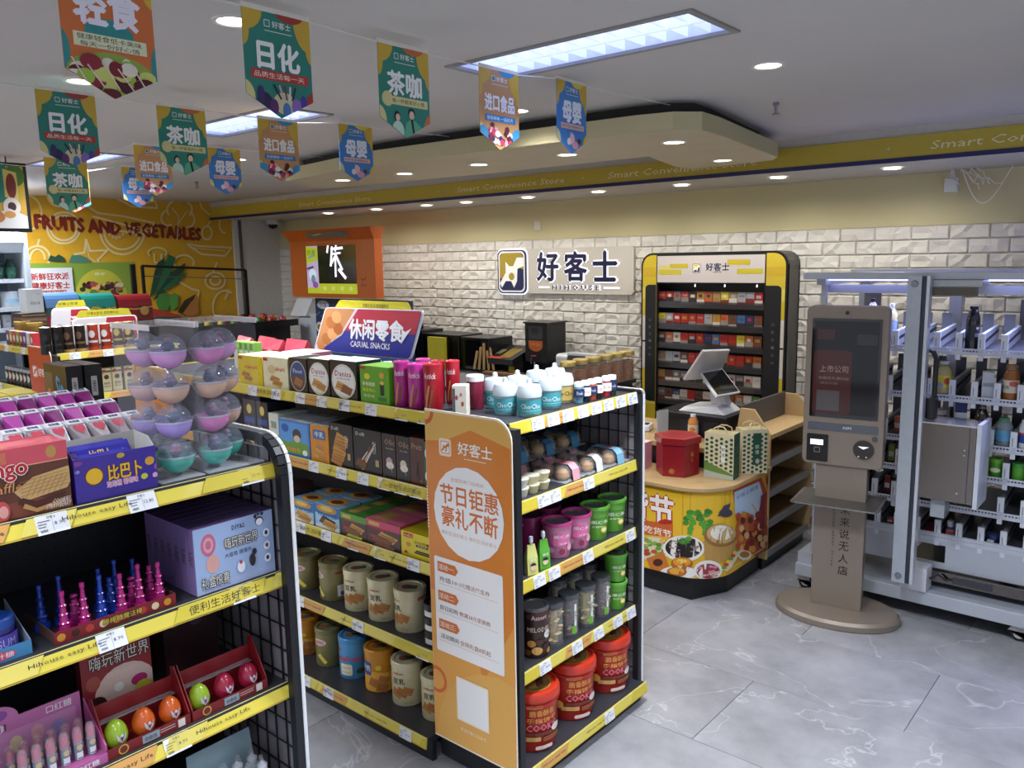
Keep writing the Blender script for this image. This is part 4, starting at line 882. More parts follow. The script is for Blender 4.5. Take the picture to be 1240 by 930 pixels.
def clear_jar(px, X, label, ccol, strip, n_=26, h=.165, R=.038):
    q = wx(px[0], px[1], X)
    X -= .022
    t = thing('clear_snack_jar', label, 'jar', (X, q.y, E4), X90+RW, 'clear jars with grey lids on the fourth level')
    r = random.Random(px[0]); fill = MB()
    for i in range(n_):
        a = r.random()*2*PI; rr = R*.55+r.random()*R*.25; z = .012+(h-.045)*i/n_; x, y = rr*math.cos(a), rr*math.sin(a); s = .011
        m = C(ccol[i % len(ccol)], rough=.5)
        fill.lathe([(.0001, -s*.3), (s*.8, -s*.2), (s, .1*s), (s*.6, s*.4), (.0001, s*.5)], m, n=7, c=(x, y, z), sx=1.1, sy=.8)
    fill.lathe([(R*.5, .004), (R*.5, h-.035)], C(ccol[0], rough=.6), n=8)
    f_ = fill.build('contents', t); f_['kind'] = 'stuff'
    MB().lathe([(R*.96, .001), (R, .004), (R, h-.02)], clear('#e3e6e6', .22, .05), n=22, caps=False).build('jar_wall', t)
    MB().lathe([(R*1.02, h-.02), (R*1.03, h-.002), (R*.95, h), (.0001, h)], C('#5c6064', rough=.35, metal=.3), n=22).build('lid', t)
    if strip:
        mb = MB().ink(CYL(R+.0012), [('r', .008, .02, .018, h-.035, '#e3e6e2'), ('r', -.002, .015, .016, .045, '#6fa83a'), ('t', '果干', .013, h*.5, .007, .04, '#3a5a3a')], bend=R); mb.build('paper_strip', t)
yj = [((675, 745), -1.70, ('#c9b07a', '#b59a5a'), 0, 'clear jar of yellow dried fruit right of the dark tin'), ((694, 735), -1.70, ('#5a2a35', '#8a4a4a', '#3f6a3a'), 1, 'clear jar of dark red fruit crisps with a paper strip'),
      ((714, 727), -1.70, ('#b5a55a', '#8f9a4a', '#c9b88a'), 1, 'clear jar of pale banana crisps with a paper strip'), ((733, 716), -1.70, ('#5a3a45', '#d9cdb8', '#7a3a4a'), 1, 'clear jar of mixed purple vegetable crisps, rightmost')]
for px, X, c_, s_, l in yj: clear_jar(px, X, l, c_, s_)
for i, px in enumerate((680, 700, 718)): clear_jar((px, 690), -1.815, 'clear jar in the second line of the fourth level, %s from the left' % ORD[i], ('#8a7a4a', '#6a5a3a'), 0, 12)
for z in (0, 1): fruit_pot((753, 718), -1.72, E4+.1155*z, 'g', 'green fruit tub on the fourth level, %s of the two stacked' % ('lower', 'upper')[z], R=.046, h=.115)
# row 5: red buckets
f_rd = [('t', '脆香酥条', .0, .66, .5, .1, .03, '#e6a04a'), ('t', '手指饼干', .0, .54, .6, .08, .03, '#e6a04a'), ('t', 'COOKIE', .0, .42, .62, .11, .03, '#d97a8a'), ('r', -.3, .74, .0, .79, '#d9a04a'), ('r', -.32, .28, .36, .34, '#6a2a20'), ('r', -.4, .2, -.05, .27, '#c99a58'), ('r', .0, .18, .4, .26, '#8a4a2a'), ('e', .3, .36, .12, .06, '#e0d4c8'), ('p', rrect(-.15, .06, .2, .12, .03), '#e0c9c0'), ('r', .62, .2, .9, .6, '#dcdcd8'), ('e', -.45, .3, .1, .07, '#d9a04a')]
for i, (px, X) in enumerate((((657, 860), -1.715), ((704, 830), -1.735), ((742, 805), -1.745))):
    q = wx(px[0], px[1], X); R, h = .094, .225
    yb_ = (EY0+.102, EY0+.102+.2+.008, EY1-.11)[i]
    t = thing('cookie_bucket', 'big red plastic cookie bucket on the bottom level, %s' % ('nearest the sign', 'middle one', 'furthest, rightmost one')[i], 'bucket', (-1.722-.012*(i == 2)-.01*(i == 1), (EY0+.168, EY0+.412, EY1-.107)[i], E5), X90+RW+.1, 'red cookie buckets on the bottom level')
    mb = MB().lathe([(R*.86, 0), (R*.88, .004), (R*.97, h-.035)], C('#b3281c', rough=.32, var=0, coat=.25), n=36)
    mb.ink(CYL(R*.93), U(f_rd, R*2, h), bend=R, lift=.004, step=.0002); mb.build('body', t)
    lb = MB().lathe([(R*.99, h-.035), (R*1.06, h-.033), (R*1.07, h-.012), (R*1.02, h-.002), (R*.92, h), (R*.9, h-.005), (.0001, h-.004)], C('#c03420', rough=.3, var=0, coat=.25), n=36)
    lb.ink(TOPF(h-.0045), [('e', 0, 0, R*.74, R*.74, '#b08a2a'), ('e', 0, 0, R*.70, R*.70, '#7a5a2a'), ('p', [(-.03, -.04), (.0, -.05), (.03, .03), (.0, .045)], '#a5743a'), ('p', [(.0, -.04), (.03, -.035), (.045, .01), (.02, .02)], '#5a2f22'), ('t', '脆香', -.02, .03, .04, .015, '#d9c49a')]); lb.build('lid', t)
    hd = MB(); pts = [(R*1.05*math.cos(a), R*1.05*math.sin(a)*.98, h-.03-.02*math.sin(a-PI)*1) for a in [PI+PI*i_/14 for i_ in range(15)]]
    hd.tube(pts, .0025, C('#b3281c', rough=.4), n=6).build('handle', t)

# ================================================================ NEAR LEFT UNIT (faces +X)
N1, N2, N3, N4, N5 = NT
NF = -1.845
def nput(name, label, cat, px0, px1, ytop, yb, zs, d, col, X=NF, h=None, **k):
    """front face on the plane x = X between two photo columns"""
    a, b = wx(px0, yb, X), wx(px1, yb, X); h = h or wx((px0+px1)/2, ytop, X).z-zs
    return carton(name, label, cat, (X-d/2, (a.y+b.y)/2, zs), b.y-a.y, d, h, col, rz=X90, **k)
# wafer gift box: bottom edge off the left of the picture
a = wx(84, 575, NF); zt = wx(83, 535, NF).z
wfl, wh, wd = .178, wx(83, 532, NF).z-N1, .10
fw_ = [('r', -.5, .74, .5, 1, '#c8505e'), ('r', -.5, .725, .5, .74, '#d8a07a'), ('r', -.5, .0, .5, .725, '#5e3325'), ('p', [(-.5, .0), (.5, .0), (.5, .12), (.1, .25), (-.5, .2)], '#7d4030'), ('e', .32, .87, .06, .09, '#b58a4a')]
fw_ += [('r', .08+.012*i-.3, .8, .084+.012*i-.3, .96, '#d9a04a') for i in range(5)]
fw_ += [('p', [(-.02, .22), (.46, .3), (.5, .38), (.5, .62), (.1, .55), (-.12, .38)], '#c9a46a')]
fw_ += [('s', [(.0+.06*i, .27), (.12+.06*i, .52)], .006, '#9a6f3e') for i in range(7)]+[('s', [(-.05, .30+.05*i), (.48, .37+.05*i)], .006, '#9a6f3e') for i in range(5)]
fw_ += [('p', [(-.1, .2), (.1, .1), (.42, .18), (.44, .25), (.1, .19), (-.04, .28)], '#4b2118'), ('p', [(-.05, .13), (.1, .03), (.42, .1), (.42, .15), (.1, .09), (-.02, .19)], '#b98a55'),
        ('t', 'ngo', -.13, .66, .34, .22, .12, .0, '#efe6da'), ('t', 'ngo', -.13, .66, .34, .22, .05, .0, '#b3202e'), ('t', 'affle', -.16, .46, .26, .14, .0, .15, '#c98f5a'),
        ('e', -.27, .14, .09, .15, '#c04a4a'), ('e', -.25, .13, .05, .09, '#e0a09a'), ('e', -.4, .18, .06, .12, '#b33a3a'), ('t', 'STRAWBERRY', .34, .07, .28, .07, .0, .25, '#e9e2d8'), ('t', 'COOKIES', .38, .14, .2, .06, .0, .25, '#e9e2d8')]
carton('wafer_gift_box', 'large brown and pink wafer box with strawberries, left on the near top shelf', 'biscuit box', (NF-wd/2, a.y-wfl/2, N1), wfl, wd, wh, '#c8505e', rz=X90, front=fw_, topf=[('r', -.3, -.3, .2, .3, '#cf6a74'), ('r', -.5, .34, .5, .5, '#b93c4c')]+[('r', -.32+.03*i, -.45, -.31+.03*i, .45, '#d9a04a') for i in range(7)])
# purple display tray of sweets
a, b = wx(89, 575, NF), wx(191, 570, NF); Wp = b.y-a.y-.004; Dp = .10; Hp = wx(140, 548, NF).z-N1
t = thing('sweet_display_box', 'purple open display box of wrapped chewy sweets on the near top shelf', 'display box', (NF-Dp/2, (a.y+b.y)/2, N1), X90)
PU = C('#3a2790', rough=.35, coat=.2)
f = MB().box(-Wp/2, -Dp/2, 0, Wp/2, -Dp/2+.002, Hp, PU)
f.ink(FRONT(Dp/2), [('e', -.05, Hp*.55, .021, .021, '#6a3a1a'), ('e', -.05, Hp*.55, .018, .018, '#dfb02a'), ('t', '比巴卜', .018, Hp*.56, .075, .034, .10, '#5a2a1a'), ('t', '比巴卜', .018, Hp*.56, .075, .034, .03, '#e3b52e'), ('t', '泡泡糖 葡萄味', .01, Hp*.30, .07, .014, .08, '#e8d9ec'), ('t', '泡泡糖 葡萄味', .01, Hp*.30, .07, .014, .0, '#b02a6a'),
     ('e', .075, Hp*.66, .011, .010, '#c99a35'), ('e', .093, Hp*.50, .009, .008, '#8a4ab0'), ('e', .06, Hp*.32, .008, .007, '#b5c53a'), ('e', .085, Hp*.30, .006, .006, '#d0a0c8'), ('e', -.1, Hp*.15, .010, .010, '#6a5a9a'), ('t', '独立包装', -.095, Hp*.72, .03, .007, '#c9c4e6'), ('e', -.085, Hp*.9, .012, .006, '#7a3a8a'), ('e', .01, Hp*.92, .009, .006, '#b59a3a')],
      clip=[(-Wp/2, 0), (Wp/2, 0), (Wp/2, Hp), (-Wp/2, Hp)], lift=.0004, step=.0001); f.build('front_panel', t)
MB().box(-Wp/2, -Dp/2+.002, 0, Wp/2, Dp/2, .002, PU).build('base_panel', t)
WI = C('#b9b6b0', rough=.6)
for s_ in (-1, 1):
    x0 = s_*Wp/2; MB().prism([(-Dp/2+.002, .002), (Dp/2, .002), (Dp/2, Hp*1.25), (-Dp/2+.03, Hp*1.2), (-Dp/2+.002, Hp*.98)], min(x0, x0-s_*.002), max(x0, x0-s_*.002), PU if s_ < 0 else WI, ax='x').build('side_flap', t)
MB().box(-Wp/2, Dp/2-.002, .002, Wp/2, Dp/2, Hp*1.25, WI).build('back_flap', t)
pk = MB(); n_ = 6; L_ = .088
for i in range(n_+1):
    pass
def packet(L, W, T, col, ops):
    mb = MB(); r0 = [(-W/2, -.0005, 0), (W/2, -.0005, 0), (W/2, .0005, 0), (-W/2, .0005, 0)]; r1 = [(-W/2, -T, L*.15), (W/2, -T, L*.15), (W/2, T, L*.15), (-W/2, T, L*.15)]
    r2 = [(a_, b_, L*.85) for a_, b_, c_ in r1]; r3 = [(a_, b_, L) for a_, b_, c_ in r0]; m = C(col, rough=.25, coat=.4)
    mb.hull(r0, r1, m); mb.hull(r1, r2, m); mb.hull(r2, r3, m); mb.ink(FRONT(T), ops, lift=.0006, step=.0002); return mb
p0 = None
for i in range(5):
    if p0 is None:
        p0 = tag(packet(.060, Wp*.74, .0034, '#2a2a9a', [('t', '比巴卜', .0, .035, .05, .02, .04, '#d9b43a'), ('e', .05, .03, .008, .008, '#d9d4ec'), ('e', -.06, .04, .008, .006, '#7a4ab0')]).build('sweet_packet', None, (NF-.035, (a.y+b.y)/2-.01, N1+.040)), 'foremost blue packet of chewy sweets leaning in the purple display box', 'sweets', 'packets in the purple display box'); p0.rotation_euler = (-.55, 0, X90)
    else: clone(p0, (NF-.035-.0132*i, (a.y+b.y)/2-.01+.004*(i % 2), N1+.056+.0012*i), label='blue packet of chewy sweets in the purple display box, %s from the front' % ORD[i])
for o in [o for o in COL.objects if o.name.startswith('sweet_packet') and not o.parent]: o.rotation_euler = (-.5, 0, X90)
# capsule toys in clear blisters
SHT, cb = {}, {}
def capsule(x, y, z, col, fig, label, R=.0425):
    if (col, fig) in cb: return clone(cb[col, fig], (x, y, z), label=label)
    t = thing('capsule_toy', label, 'toy', (x, y, z), 0, 'clear capsule balls with toys on the near top shelf'); cb[col, fig] = t
    pr_ = [(R*math.sin(a_), -R*math.cos(a_)) for a_ in [PI/2*i/7 for i in range(8)]]; pr_[0] = (.0001, -R)
    MB().lathe(pr_, C(col, rough=.22, coat=.4, var=0), n=26, caps=False).build('coloured_half', t)
    MB().lathe([(R*1.0, -.002), (R*1.035, -.001), (R*1.035, .003), (R*1.0, .004)], clear('#c9cddc', .5), n=26, caps=False).build('seam_ring', t)
    MB().lathe([(R*math.cos(a_)+.0001, R*math.sin(a_)+.001) for a_ in [PI/2*i/7 for i in range(8)]], clear('#aab0c4', .24, .03), n=26, caps=False).build('clear_half', t)
    f_ = MB(); A_ = C(fig, rough=.5)
    f_.lathe([(.0001, 0), (.014, .004), (.016, .014), (.010, .022), (.0001, .024)], A_, n=12).lathe([(.0001, .016), (.009, .019), (.011, .025), (.008, .031), (.0001, .033)], C('#8a6a80'), n=12)
    f_.lathe([(.0001, -.004), (.008, 0), (.009, .010), (.0001, .016)], C('#22243a'), n=10, c=(.016, -.010, 0)).lathe([(.0001, -.004), (.008, 0), (.009, .010), (.0001, .016)], C('#3f6f9a'), n=10, c=(-.016, .008, 0))
    f_.build('toy_figure', t); return t
rowsC = ['#c792c8', '#c9a690', '#a78fd6', '#4fb5a5']; alt = {(0, 1): '#c97fb5', (2, 1): '#d07fb8', (2, 3): '#c9a690', (1, 2): '#c9a6a0'}
zr = [wx(228, 425, -1.9).z, wx(228, 468, -1.9).z, wx(228, 512, -1.9).z, wx(228, 551, -1.9).z]
dz = (zr[0]-zr[3])/3; zr = [N1+.05+dz*(3-i)*1.0 for i in range(4)]
cols_ = [(-1.90, wx(213, 540, -1.90).y), (-1.90, wx(259, 530, -1.90).y), (-1.985, wx(184, 540, -1.985).y), (-1.955, wx(274, 530, -1.955).y)]
cn = ('front left', 'front right', 'rear left', 'rear right')
for r_ in range(4):
    for c_, (x, y) in enumerate(cols_):
        capsule(x, y, zr[r_], alt.get((r_, c_), rowsC[r_]), ('#3a4a7a', '#6a4a6a', '#34506a', '#7a3f5a')[(r_+c_) % 4], 'capsule toy in the %s row of the tower, %s ball' % (('top', 'second', 'third', 'bottom teal')[r_], cn[c_]))
for s_, (k0_, k1_) in enumerate(((0, 2), (1, 3))):
    y = (cols_[k0_][1]+cols_[k1_][1])/2; hw = abs(cols_[k0_][1]-cols_[k1_][1])/2+.0455; z1 = zr[0]+.066
    t = thing('clear_blister', 'clear plastic blister holding the %s stack of capsule toys' % ('left', 'right')[s_], 'packaging', (-1.95, y, N1), 0, 'clear blisters around the capsule toys')
    CLB = clear('#e6e8f2', .05, .03); yo = (cols_[k0_][1]-y)
    MB().box(-.10, -hw, 0, .098, hw, .003, clear('#e6e8f2', .4)).build('foot_tray', t)
    wl_ = MB().box(-.1015, -hw, .003, -.10, hw, z1-N1, CLB).box(-.10, -hw, .003, .094, -hw+.001, z1-N1, CLB).box(-.10, hw-.001, .003, .094, hw, z1-N1, CLB); wl_.build('clear_wall', t)
    MB().box(-.10, -hw, z1-N1, .097, hw, z1-N1+.002, clear('#e9ebf4', .3)).box(-.10, -hw-.002, z1-N1-.01, .099, -hw, z1-N1+.004, clear('#f4f5fa', .5)).box(-.10, hw, z1-N1-.01, .099, hw+.002, z1-N1+.004, clear('#f4f5fa', .5)).build('top_flange', t)
# cone shaped sweet packs in a pile behind the front boxes
def cone_pack(loc, rz, tilt, col, label, L=.105, W=.041, heart=False):
    t = thing('cone_sweet_pack', label, 'sweets', loc, rz, 'cone shaped sweet packs piled behind the front boxes'); t.rotation_euler = (tilt, 0, rz)
    b = MB(); b.hull([(-W/2, 0, -.016), (W/2, 0, -.016), (W/2, 0, .016), (-W/2, 0, .016)], [(-W*.12, -L, -.004), (W*.12, -L, -.004), (W*.12, -L, .004), (-W*.12, -L, .004)], C(col, rough=.3, coat=.3)); b.build('cone', t, bevel=.003)
    h = MB().hull([(-W/2, .0, -.016), (W/2, .0, -.016), (W/2, .0, .016), (-W/2, .0, .016)], [(-W/2-.004, .035, -.010), (W/2+.004, .035, -.010), (W/2+.004, .035, .010), (-W/2-.004, .035, .010)], C('#d9d6dc' if heart else '#c9b8d0', rough=.3, coat=.3))
    fr = lambda u, v, w: (u, v-.03, .0155+w)
    h.ink(fr, [('r', -W*.45, .032, W*.45, .055, '#e6e6ea'), ('t', '甜筒糖', 0, .043, W*.6, .012, .02, '#3a3a6a')]); h.build('wrapper_head', t)
    if heart:
        m_ = MB().ink(lambda u, v, w: (u, -v, .0165-v*.105+w), [('p', [(0, .045), (-.014, .022), (-.012, .008), (-.004, .006), (0, .011), (.004, .006), (.012, .008), (.014, .022)], '#c4455a')], lift=.0008); m_.build('heart_print', t)
    return t
tr = tag(MB().box(-.46, -.34, 0, -.03, .20, .055, C('#8f8a90', rough=.6)).build('display_riser', None, (-1.985, .72, N1)), 'low grey carton under the pile of cone sweets on the near top shelf', 'carton')
YB0 = wx(172, 505, -2.11).y
for j, (Xh, n_) in enumerate(((-2.165, 7), (-2.285, 7), (-2.405, 6))):
    for i in range(n_):
        y = YB0-.0485*(n_-1-i)-(.0, .01, .03)[j]; lab = ('pale cone sweet pack with a red heart, front row, %s from the left' if j == 0 else 'purple cone sweet pack in the '+('', 'middle', 'back')[j]+' row of the pile, %s from the left') % ORD[i]
        cone_pack((Xh, y, N1+(.105, .128, .150)[j]), X90, (.34, .30, .28)[j], ('#9a9098' if i % 2 else '#b5a9af') if j == 0 else ('#9a2a8a', '#7a1f6a', '#b04aa0')[(i+j) % 3], lab, heart=j == 0)
# behind the pile: dark boxes, yellow boxes
RZB = N1
def bx(px0, px1, yt, X, d, h, col, label, name='snack_carton', **k):
    a_, b_ = wx(px0, yt+20, X), wx(px1, yt+20, X); zt_ = wx((px0+px1)/2, yt, X).z; h = zt_-N1
    return carton(name, label, 'snack box', (X-d/2, (a_.y+b_.y)/2, zt_-h), b_.y-a_.y-.003, d, h, col, rz=X90, **k)
blk = [('p', rrect(-.18, .62, .18, .86, .03), '#a9a6a0'), ('t', '脆', 0, .74, .2, .15, '#1a1a1e'), ('t', 'S I O', .0, .3, .24, .4, .02, '#cfc9c2')]
side_b = [('r', -.5, .0, -.1, .9, '#6a5030'), ('e', -.3, .45, .15, .25, '#b57a35'), ('r', .0, .1, .4, .5, '#3f7fa0'), ('t', 'Sio', .2, .72, .3, .3, .03, '#4f8fb5')]
hb = wx(100, 442, -2.42).z-N1
bx(80, 101, 443, -2.42, .16, hb, '#16171a', 'tall black snack box with white letters, left of two behind the cones', front=blk, side=side_b, topcol='#3a3a40')
bx(103, 125, 441, -2.42, .16, hb, '#16171a', 'tall black snack box with white letters, right of two behind the cones', front=blk, side=side_b, topcol='#3a3a40')
zr2 = N1
mbh = .13
tag(MB().box(-.11, -.36, 0, .11, .05, .085, C('#3a3438', rough=.6)).build('stacked_carton', None, (-2.56, .84, N1)), 'dark carton under the yellow boxes on the back half of the near unit', 'carton')
for i, (p0_, p1_) in enumerate(((-28, 12), (13, 46))):
    a_, b_ = wx(p0_, 470, -2.46), wx(p1_, 470, -2.46)
    carton('snack_carton', 'yellow snack carton with a black mark behind the cones, %s' % ('left', 'right')[i], 'snack box', (-2.54, (a_.y+b_.y)/2, N1+.0855), b_.y-a_.y-.003, .15, .085, '#d9c21f', rz=X90, front=[('e', 0, .5, .08, .12, '#2a2a20'), ('t', '小酥', 0, .22, .3, .14, '#3a3420')], topcol='#dccb55')
for i in range(3):
    a_ = wx(52+9*i, 480, -2.40)
    carton('snack_carton', 'small grey and amber snack box beside the tall black boxes, %s from the left' % ORD[i], 'snack box', (-2.43, wx(47, 480, -2.42).y+.013+.027*i, N1+.0855), .026, .05, .072, '#56504a', rz=X90, front=[('r', -.4, .5, .4, .9, '#b08a3a' if i < 2 else '#8a9aa0'), ('r', -.3, .1, .3, .4, '#cfcac0')])
# ---- second level
hb2 = wx(285, 628, NF).z-N2
fb = [('r', -.5, 0, .5, 1, '#9fb6dc'), ('r', -.5, 0, .5, .12, '#a9b9e0'), ('e', -.33, .72, .09, .17, '#c86a86'), ('e', -.33, .72, .06, .115, '#d9a0b0'), ('e', -.33, .72, .035, .065, '#c86a86'), ('e', -.29, .42, .08, .14, '#d9a49a'),
      ('t', 'DIY&2', .05, .88, .16, .07, .02, '#2f3050'), ('t', '嗨玩新世界', .08, .66, .42, .18, .10, '#22202a'), ('t', '嗨玩新世界', .08, .66, .42, .18, .0, '#e9e4d8'), ('t', '大冒险 猜猜乐', .03, .48, .34, .07, '#3a3a55'),
      ('t', '礼盒惊喜', -.27, .16, .34, .17, .09, '#20202a'), ('t', '礼盒惊喜', -.27, .16, .34, .17, .0, '#e9e4d8'), ('e', .32, .87, .055, .07, '#1d1d24'), ('e', .32, .86, .045, .055, '#f0f0f2'), ('e', .27, .96, .02, .035, '#1d1d24'), ('e', .31, .99, .02, .03, '#1d1d24'), ('e', .36, .98, .02, .03, '#1d1d24'),
      ('e', .40, .66, .045, .07, '#dfe4f0'), ('e', .40, .66, .02, .035, '#22222a'), ('e', .40, .46, .045, .07, '#dfe4f0'), ('e', .40, .46, .02, .035, '#7a3a4a'), ('e', .40, .26, .045, .07, '#dfe4f0'), ('e', .40, .26, .02, .035, '#22222a'),
      ('e', .05, .25, .05, .09, '#e6e6ee'), ('e', .05, .32, .02, .03, '#b34a5a'), ('e', .2, .3, .04, .1, '#2a2228'), ('e', .23, .42, .03, .05, '#2a2228'), ('s', [(-.42, .05), (-.1, .05)], .008, '#7a8ac0')]
spine = [('r', -.5, 0, .5, 1, '#8a6fa8'), ('t', '嗨玩', 0, .55, .5, .25, '#4a3a2a'), ('s', [(.48, 0), (.48, 1)], .06, '#7aa0bc')]
a_, b_ = wx(236, 690, NF), wx(333, 690, NF); wbx = b_.y-a_.y
for i in range(7):
    carton('toy_gift_box', 'lilac and blue toy gift box, %s' % ('foremost, its picture front in full view' if i == 0 else '%s in the line behind the foremost one' % ORD[i-1]), 'toy box', (NF-.015-.036*i, (a_.y+b_.y)/2, N2), wbx, .034, hb2, '#8a6fa8', rz=X90, front=fb if i < 2 else (), side=spine, topcol='#6f5a90', group='lilac and blue toy gift boxes')
# tray of wand toys
p_ = [wz(65, 762, N2+.0), wz(213, 722, N2+.0), wz(20, 722, N2+.0)]
Wt, Dt = .235, .17
t = thing('display_tray', 'red printed display tray that holds the blue and magenta wands', 'display tray', (NF-Dt/2, (wx(65, 765, NF).y+wx(213, 725, NF).y)/2, N2), X90)
Wt = wx(213, 725, NF).y-wx(65, 765, NF).y
mb = MB().box(-Wt/2, -Dt/2, 0, Wt/2, -Dt/2+.002, .028, C('#7a1820'))
mb.ink(FRONT(Dt/2), [('e', -.45*Wt+.03*i, .014, .009, .009, ('#c98a2a', '#3a1014', '#b03a2a', '#d9c9a0')[i % 4]) for i in range(int(Wt/.03))]+[('t', '棒棒糖魔法棒', .01, .015, .09, .014, .12, '#2a0a10'), ('t', '棒棒糖魔法棒', .01, .015, .09, .014, .0, '#d9c04a')], clip=[(-Wt/2, 0), (Wt/2, 0), (Wt/2, .028), (-Wt/2, .028)], lift=.0004, step=.0001); mb.build('front_panel', t)
MB().box(-Wt/2, -Dt/2+.002, 0, Wt/2, Dt/2, .002, C('#3a2a2c')).build('base_panel', t)
for s_ in (-1, 1): MB().box(min(s_*Wt/2, s_*Wt/2-s_*.002), -Dt/2+.002, .002, max(s_*Wt/2, s_*Wt/2-s_*.002), Dt/2, .028, C('#5a4038')).build('side_panel', t)
def wand(px, py, X, col, label, key, hh):
    q = wx(px, py, X)
    t = thing('toy_wand', label, 'toy', (X, q.y, N2+.003), 0, 'blue and magenta toy wands'); m = C(col, rough=.25, coat=.5, var=0); 
    MB().lathe([(.0165, 0), (.0175, .006), (.015, .016), (.008, .018), (.0001, .018)], m, n=18).build('base_cap', t)
    MB().lathe([(.0115, .018), (.009, .035), (.006, .065), (.004, hh-.012), (.0055, hh-.010), (.0055, hh), (.0001, hh+.002)], m, n=14).build('spire', t)
    w_ = MB()
    for s_ in range(3):
        z = .03+.02*s_; w_.lathe([(.0115-.002*s_, z), (.0125-.002*s_, z+.003), (.010-.002*s_, z+.006)], m, n=14, caps=False)
    w_.build('ribs', t)
MG, BLU = '#a81f72', '#123a9e'
for i, (px, py) in enumerate(((76, 735), (101, 730), (146, 714), (168, 708), (192, 702))): wand(px, py, -1.868-.012*(i == 3), MG, 'magenta toy wand in the front row, %s from the left' % ORD[i], 0, .105+.006*(i % 2))
wand(122, 725, -1.872, BLU, 'blue toy wand standing in the front row between magenta ones', 0, .115)
for i, (px, py) in enumerate(((47, 715), (71, 708), (118, 690), (138, 688), (160, 683))): wand(px, py, -1.945, BLU, 'blue toy wand in the back row, %s from the left' % ORD[i], 0, .105+.01*(i % 2))
for i, (px, py) in enumerate(((88, 712), (132, 704), (158, 697), (180, 690))): wand(px, py, -1.905, (MG, BLU, MG, MG)[i], '%s toy wand in the middle row, %s from the left' % (('magenta', 'blue', 'magenta', 'magenta')[i], ORD[i]), 0, .05 if i in (0, 2) else .09)
# blue tub in a blue tray at the left edge
q = wx(6, 775, -1.88)
t = thing('display_tray', 'light blue display tray cut by the left edge of the picture', 'display tray', (-1.92, q.y-.05, N2), X90)
mb = MB().box(-.09, -.07, 0, .09, -.068, .03, C('#3f7fb0')); mb.ink(FRONT(.07), [('e', .03, .014, .03, .009, '#c94a6a'), ('t', '果汁糖', .03, .014, .05, .012, '#e9e9f2')], clip=[(-.09, 0), (.09, 0), (.09, .03), (-.09, .03)]); mb.build('front_panel', t)
MB().box(-.09, -.068, 0, .09, .07, .002, C('#3f7fb0')).build('base_panel', t)
for s_ in (-1, 1): MB().prism([(-.068, .002), (.07, .002), (.07, .085), (-.068, .03)], .088 if s_ > 0 else -.09, .09 if s_ > 0 else -.088, C('#8a96a8'), ax='x').build('side_panel', t)
for i in range(2):
    tin('sweet_tub', 'purple sweet tub with blue lid in the light blue tray, %s' % ('right one, in view', 'left one')[i], 'tub', (-1.895, q.y-.012-.078*i, N2+.003), .036, .085, '#2f2a78', '#1f4a9a', ops=[('r', -1.2, .2, 1.2, .6, '#4a3f9a'), ('t', 'GUM', .1, .4, .6, .2, '#a9a0d8')], rz=X90, lidh=.02, metal=0, taper=.97, group='purple sweet tubs')
# ---- third level
hd_ = N3
a_, b_ = wx(75, 925, NF), wx(130, 905, NF); q0 = wx(0, 900, -1.90)
t = thing('lipstick_display', 'pink display stand with a rounded back card holding lipstick shaped sweets', 'display stand', (-1.90, 0, N3), X90)
yr = b_.y; yl = yr-.262
bk = [(yl, 0), (yr-.008, 0), (yr-.008, .135), (yr-.135, .135)] + [(yr-.19+.052*math.cos(a2), .135+.035*math.sin(a2)) for a2 in [PI*i/12 for i in range(13)]] + [(yl, .135)]
mb = MB().prism([(u, v+.005) for u, v in bk], .055, .058, C('#c472a8', rough=.4), ax='y')
mb.ink(FRONT(-.055), [('e', yr-.19, .152, .03, .014, '#8a4f9a'), ('t', '口红糖', yr-.055, .125, .055, .018, .02, '#f2e6f0'), ('r', yr-.27, .03, yr-.02, .11, '#c98ab8'), ('e', yr-.19, .122, .022, .012, '#e6d0e6')]+[('s', [(yr-.212+.011*i, .116), (yr-.212+.011*i, .130)], .004, '#6a3a5a') for i in range(5)]
       +[('e', yr-.24+.045*i, .075+.008*(i % 2), .014, .020, ('#c9a0c0', '#a9b8dc', '#d9c8a0', '#d9a0a8', '#9a8ac0')[i]) for i in range(5)]+[('t', '果味', yr-.2, .05, .04, .014, '#e6d0e0')], lift=.0006, step=.0002); mb.build('back_card', t)
mb = MB().box(yl, -.055, 0, yr, -.052, .022, C('#b8609c')); mb.ink(FRONT(.055), [('t', '口红糖', yr-.045, .011, .05, .014, .02, '#f2e6f0'), ('e', yr-.13, .011, .02, .007, '#d9a0c8')]); mb.build('front_panel', t)
MB().box(yl, -.052, 0, yr, .054, .02, C('#a9558c')).build('base_step', t)
for s_ in (yl, yr-.003): MB().prism([(-.052, .0205), (.054, .0205), (.054, .12), (-.052, .04)], s_, s_+.003, C('#b8609c'), ax='x').build('side_panel', t)
lp = None; k = 0
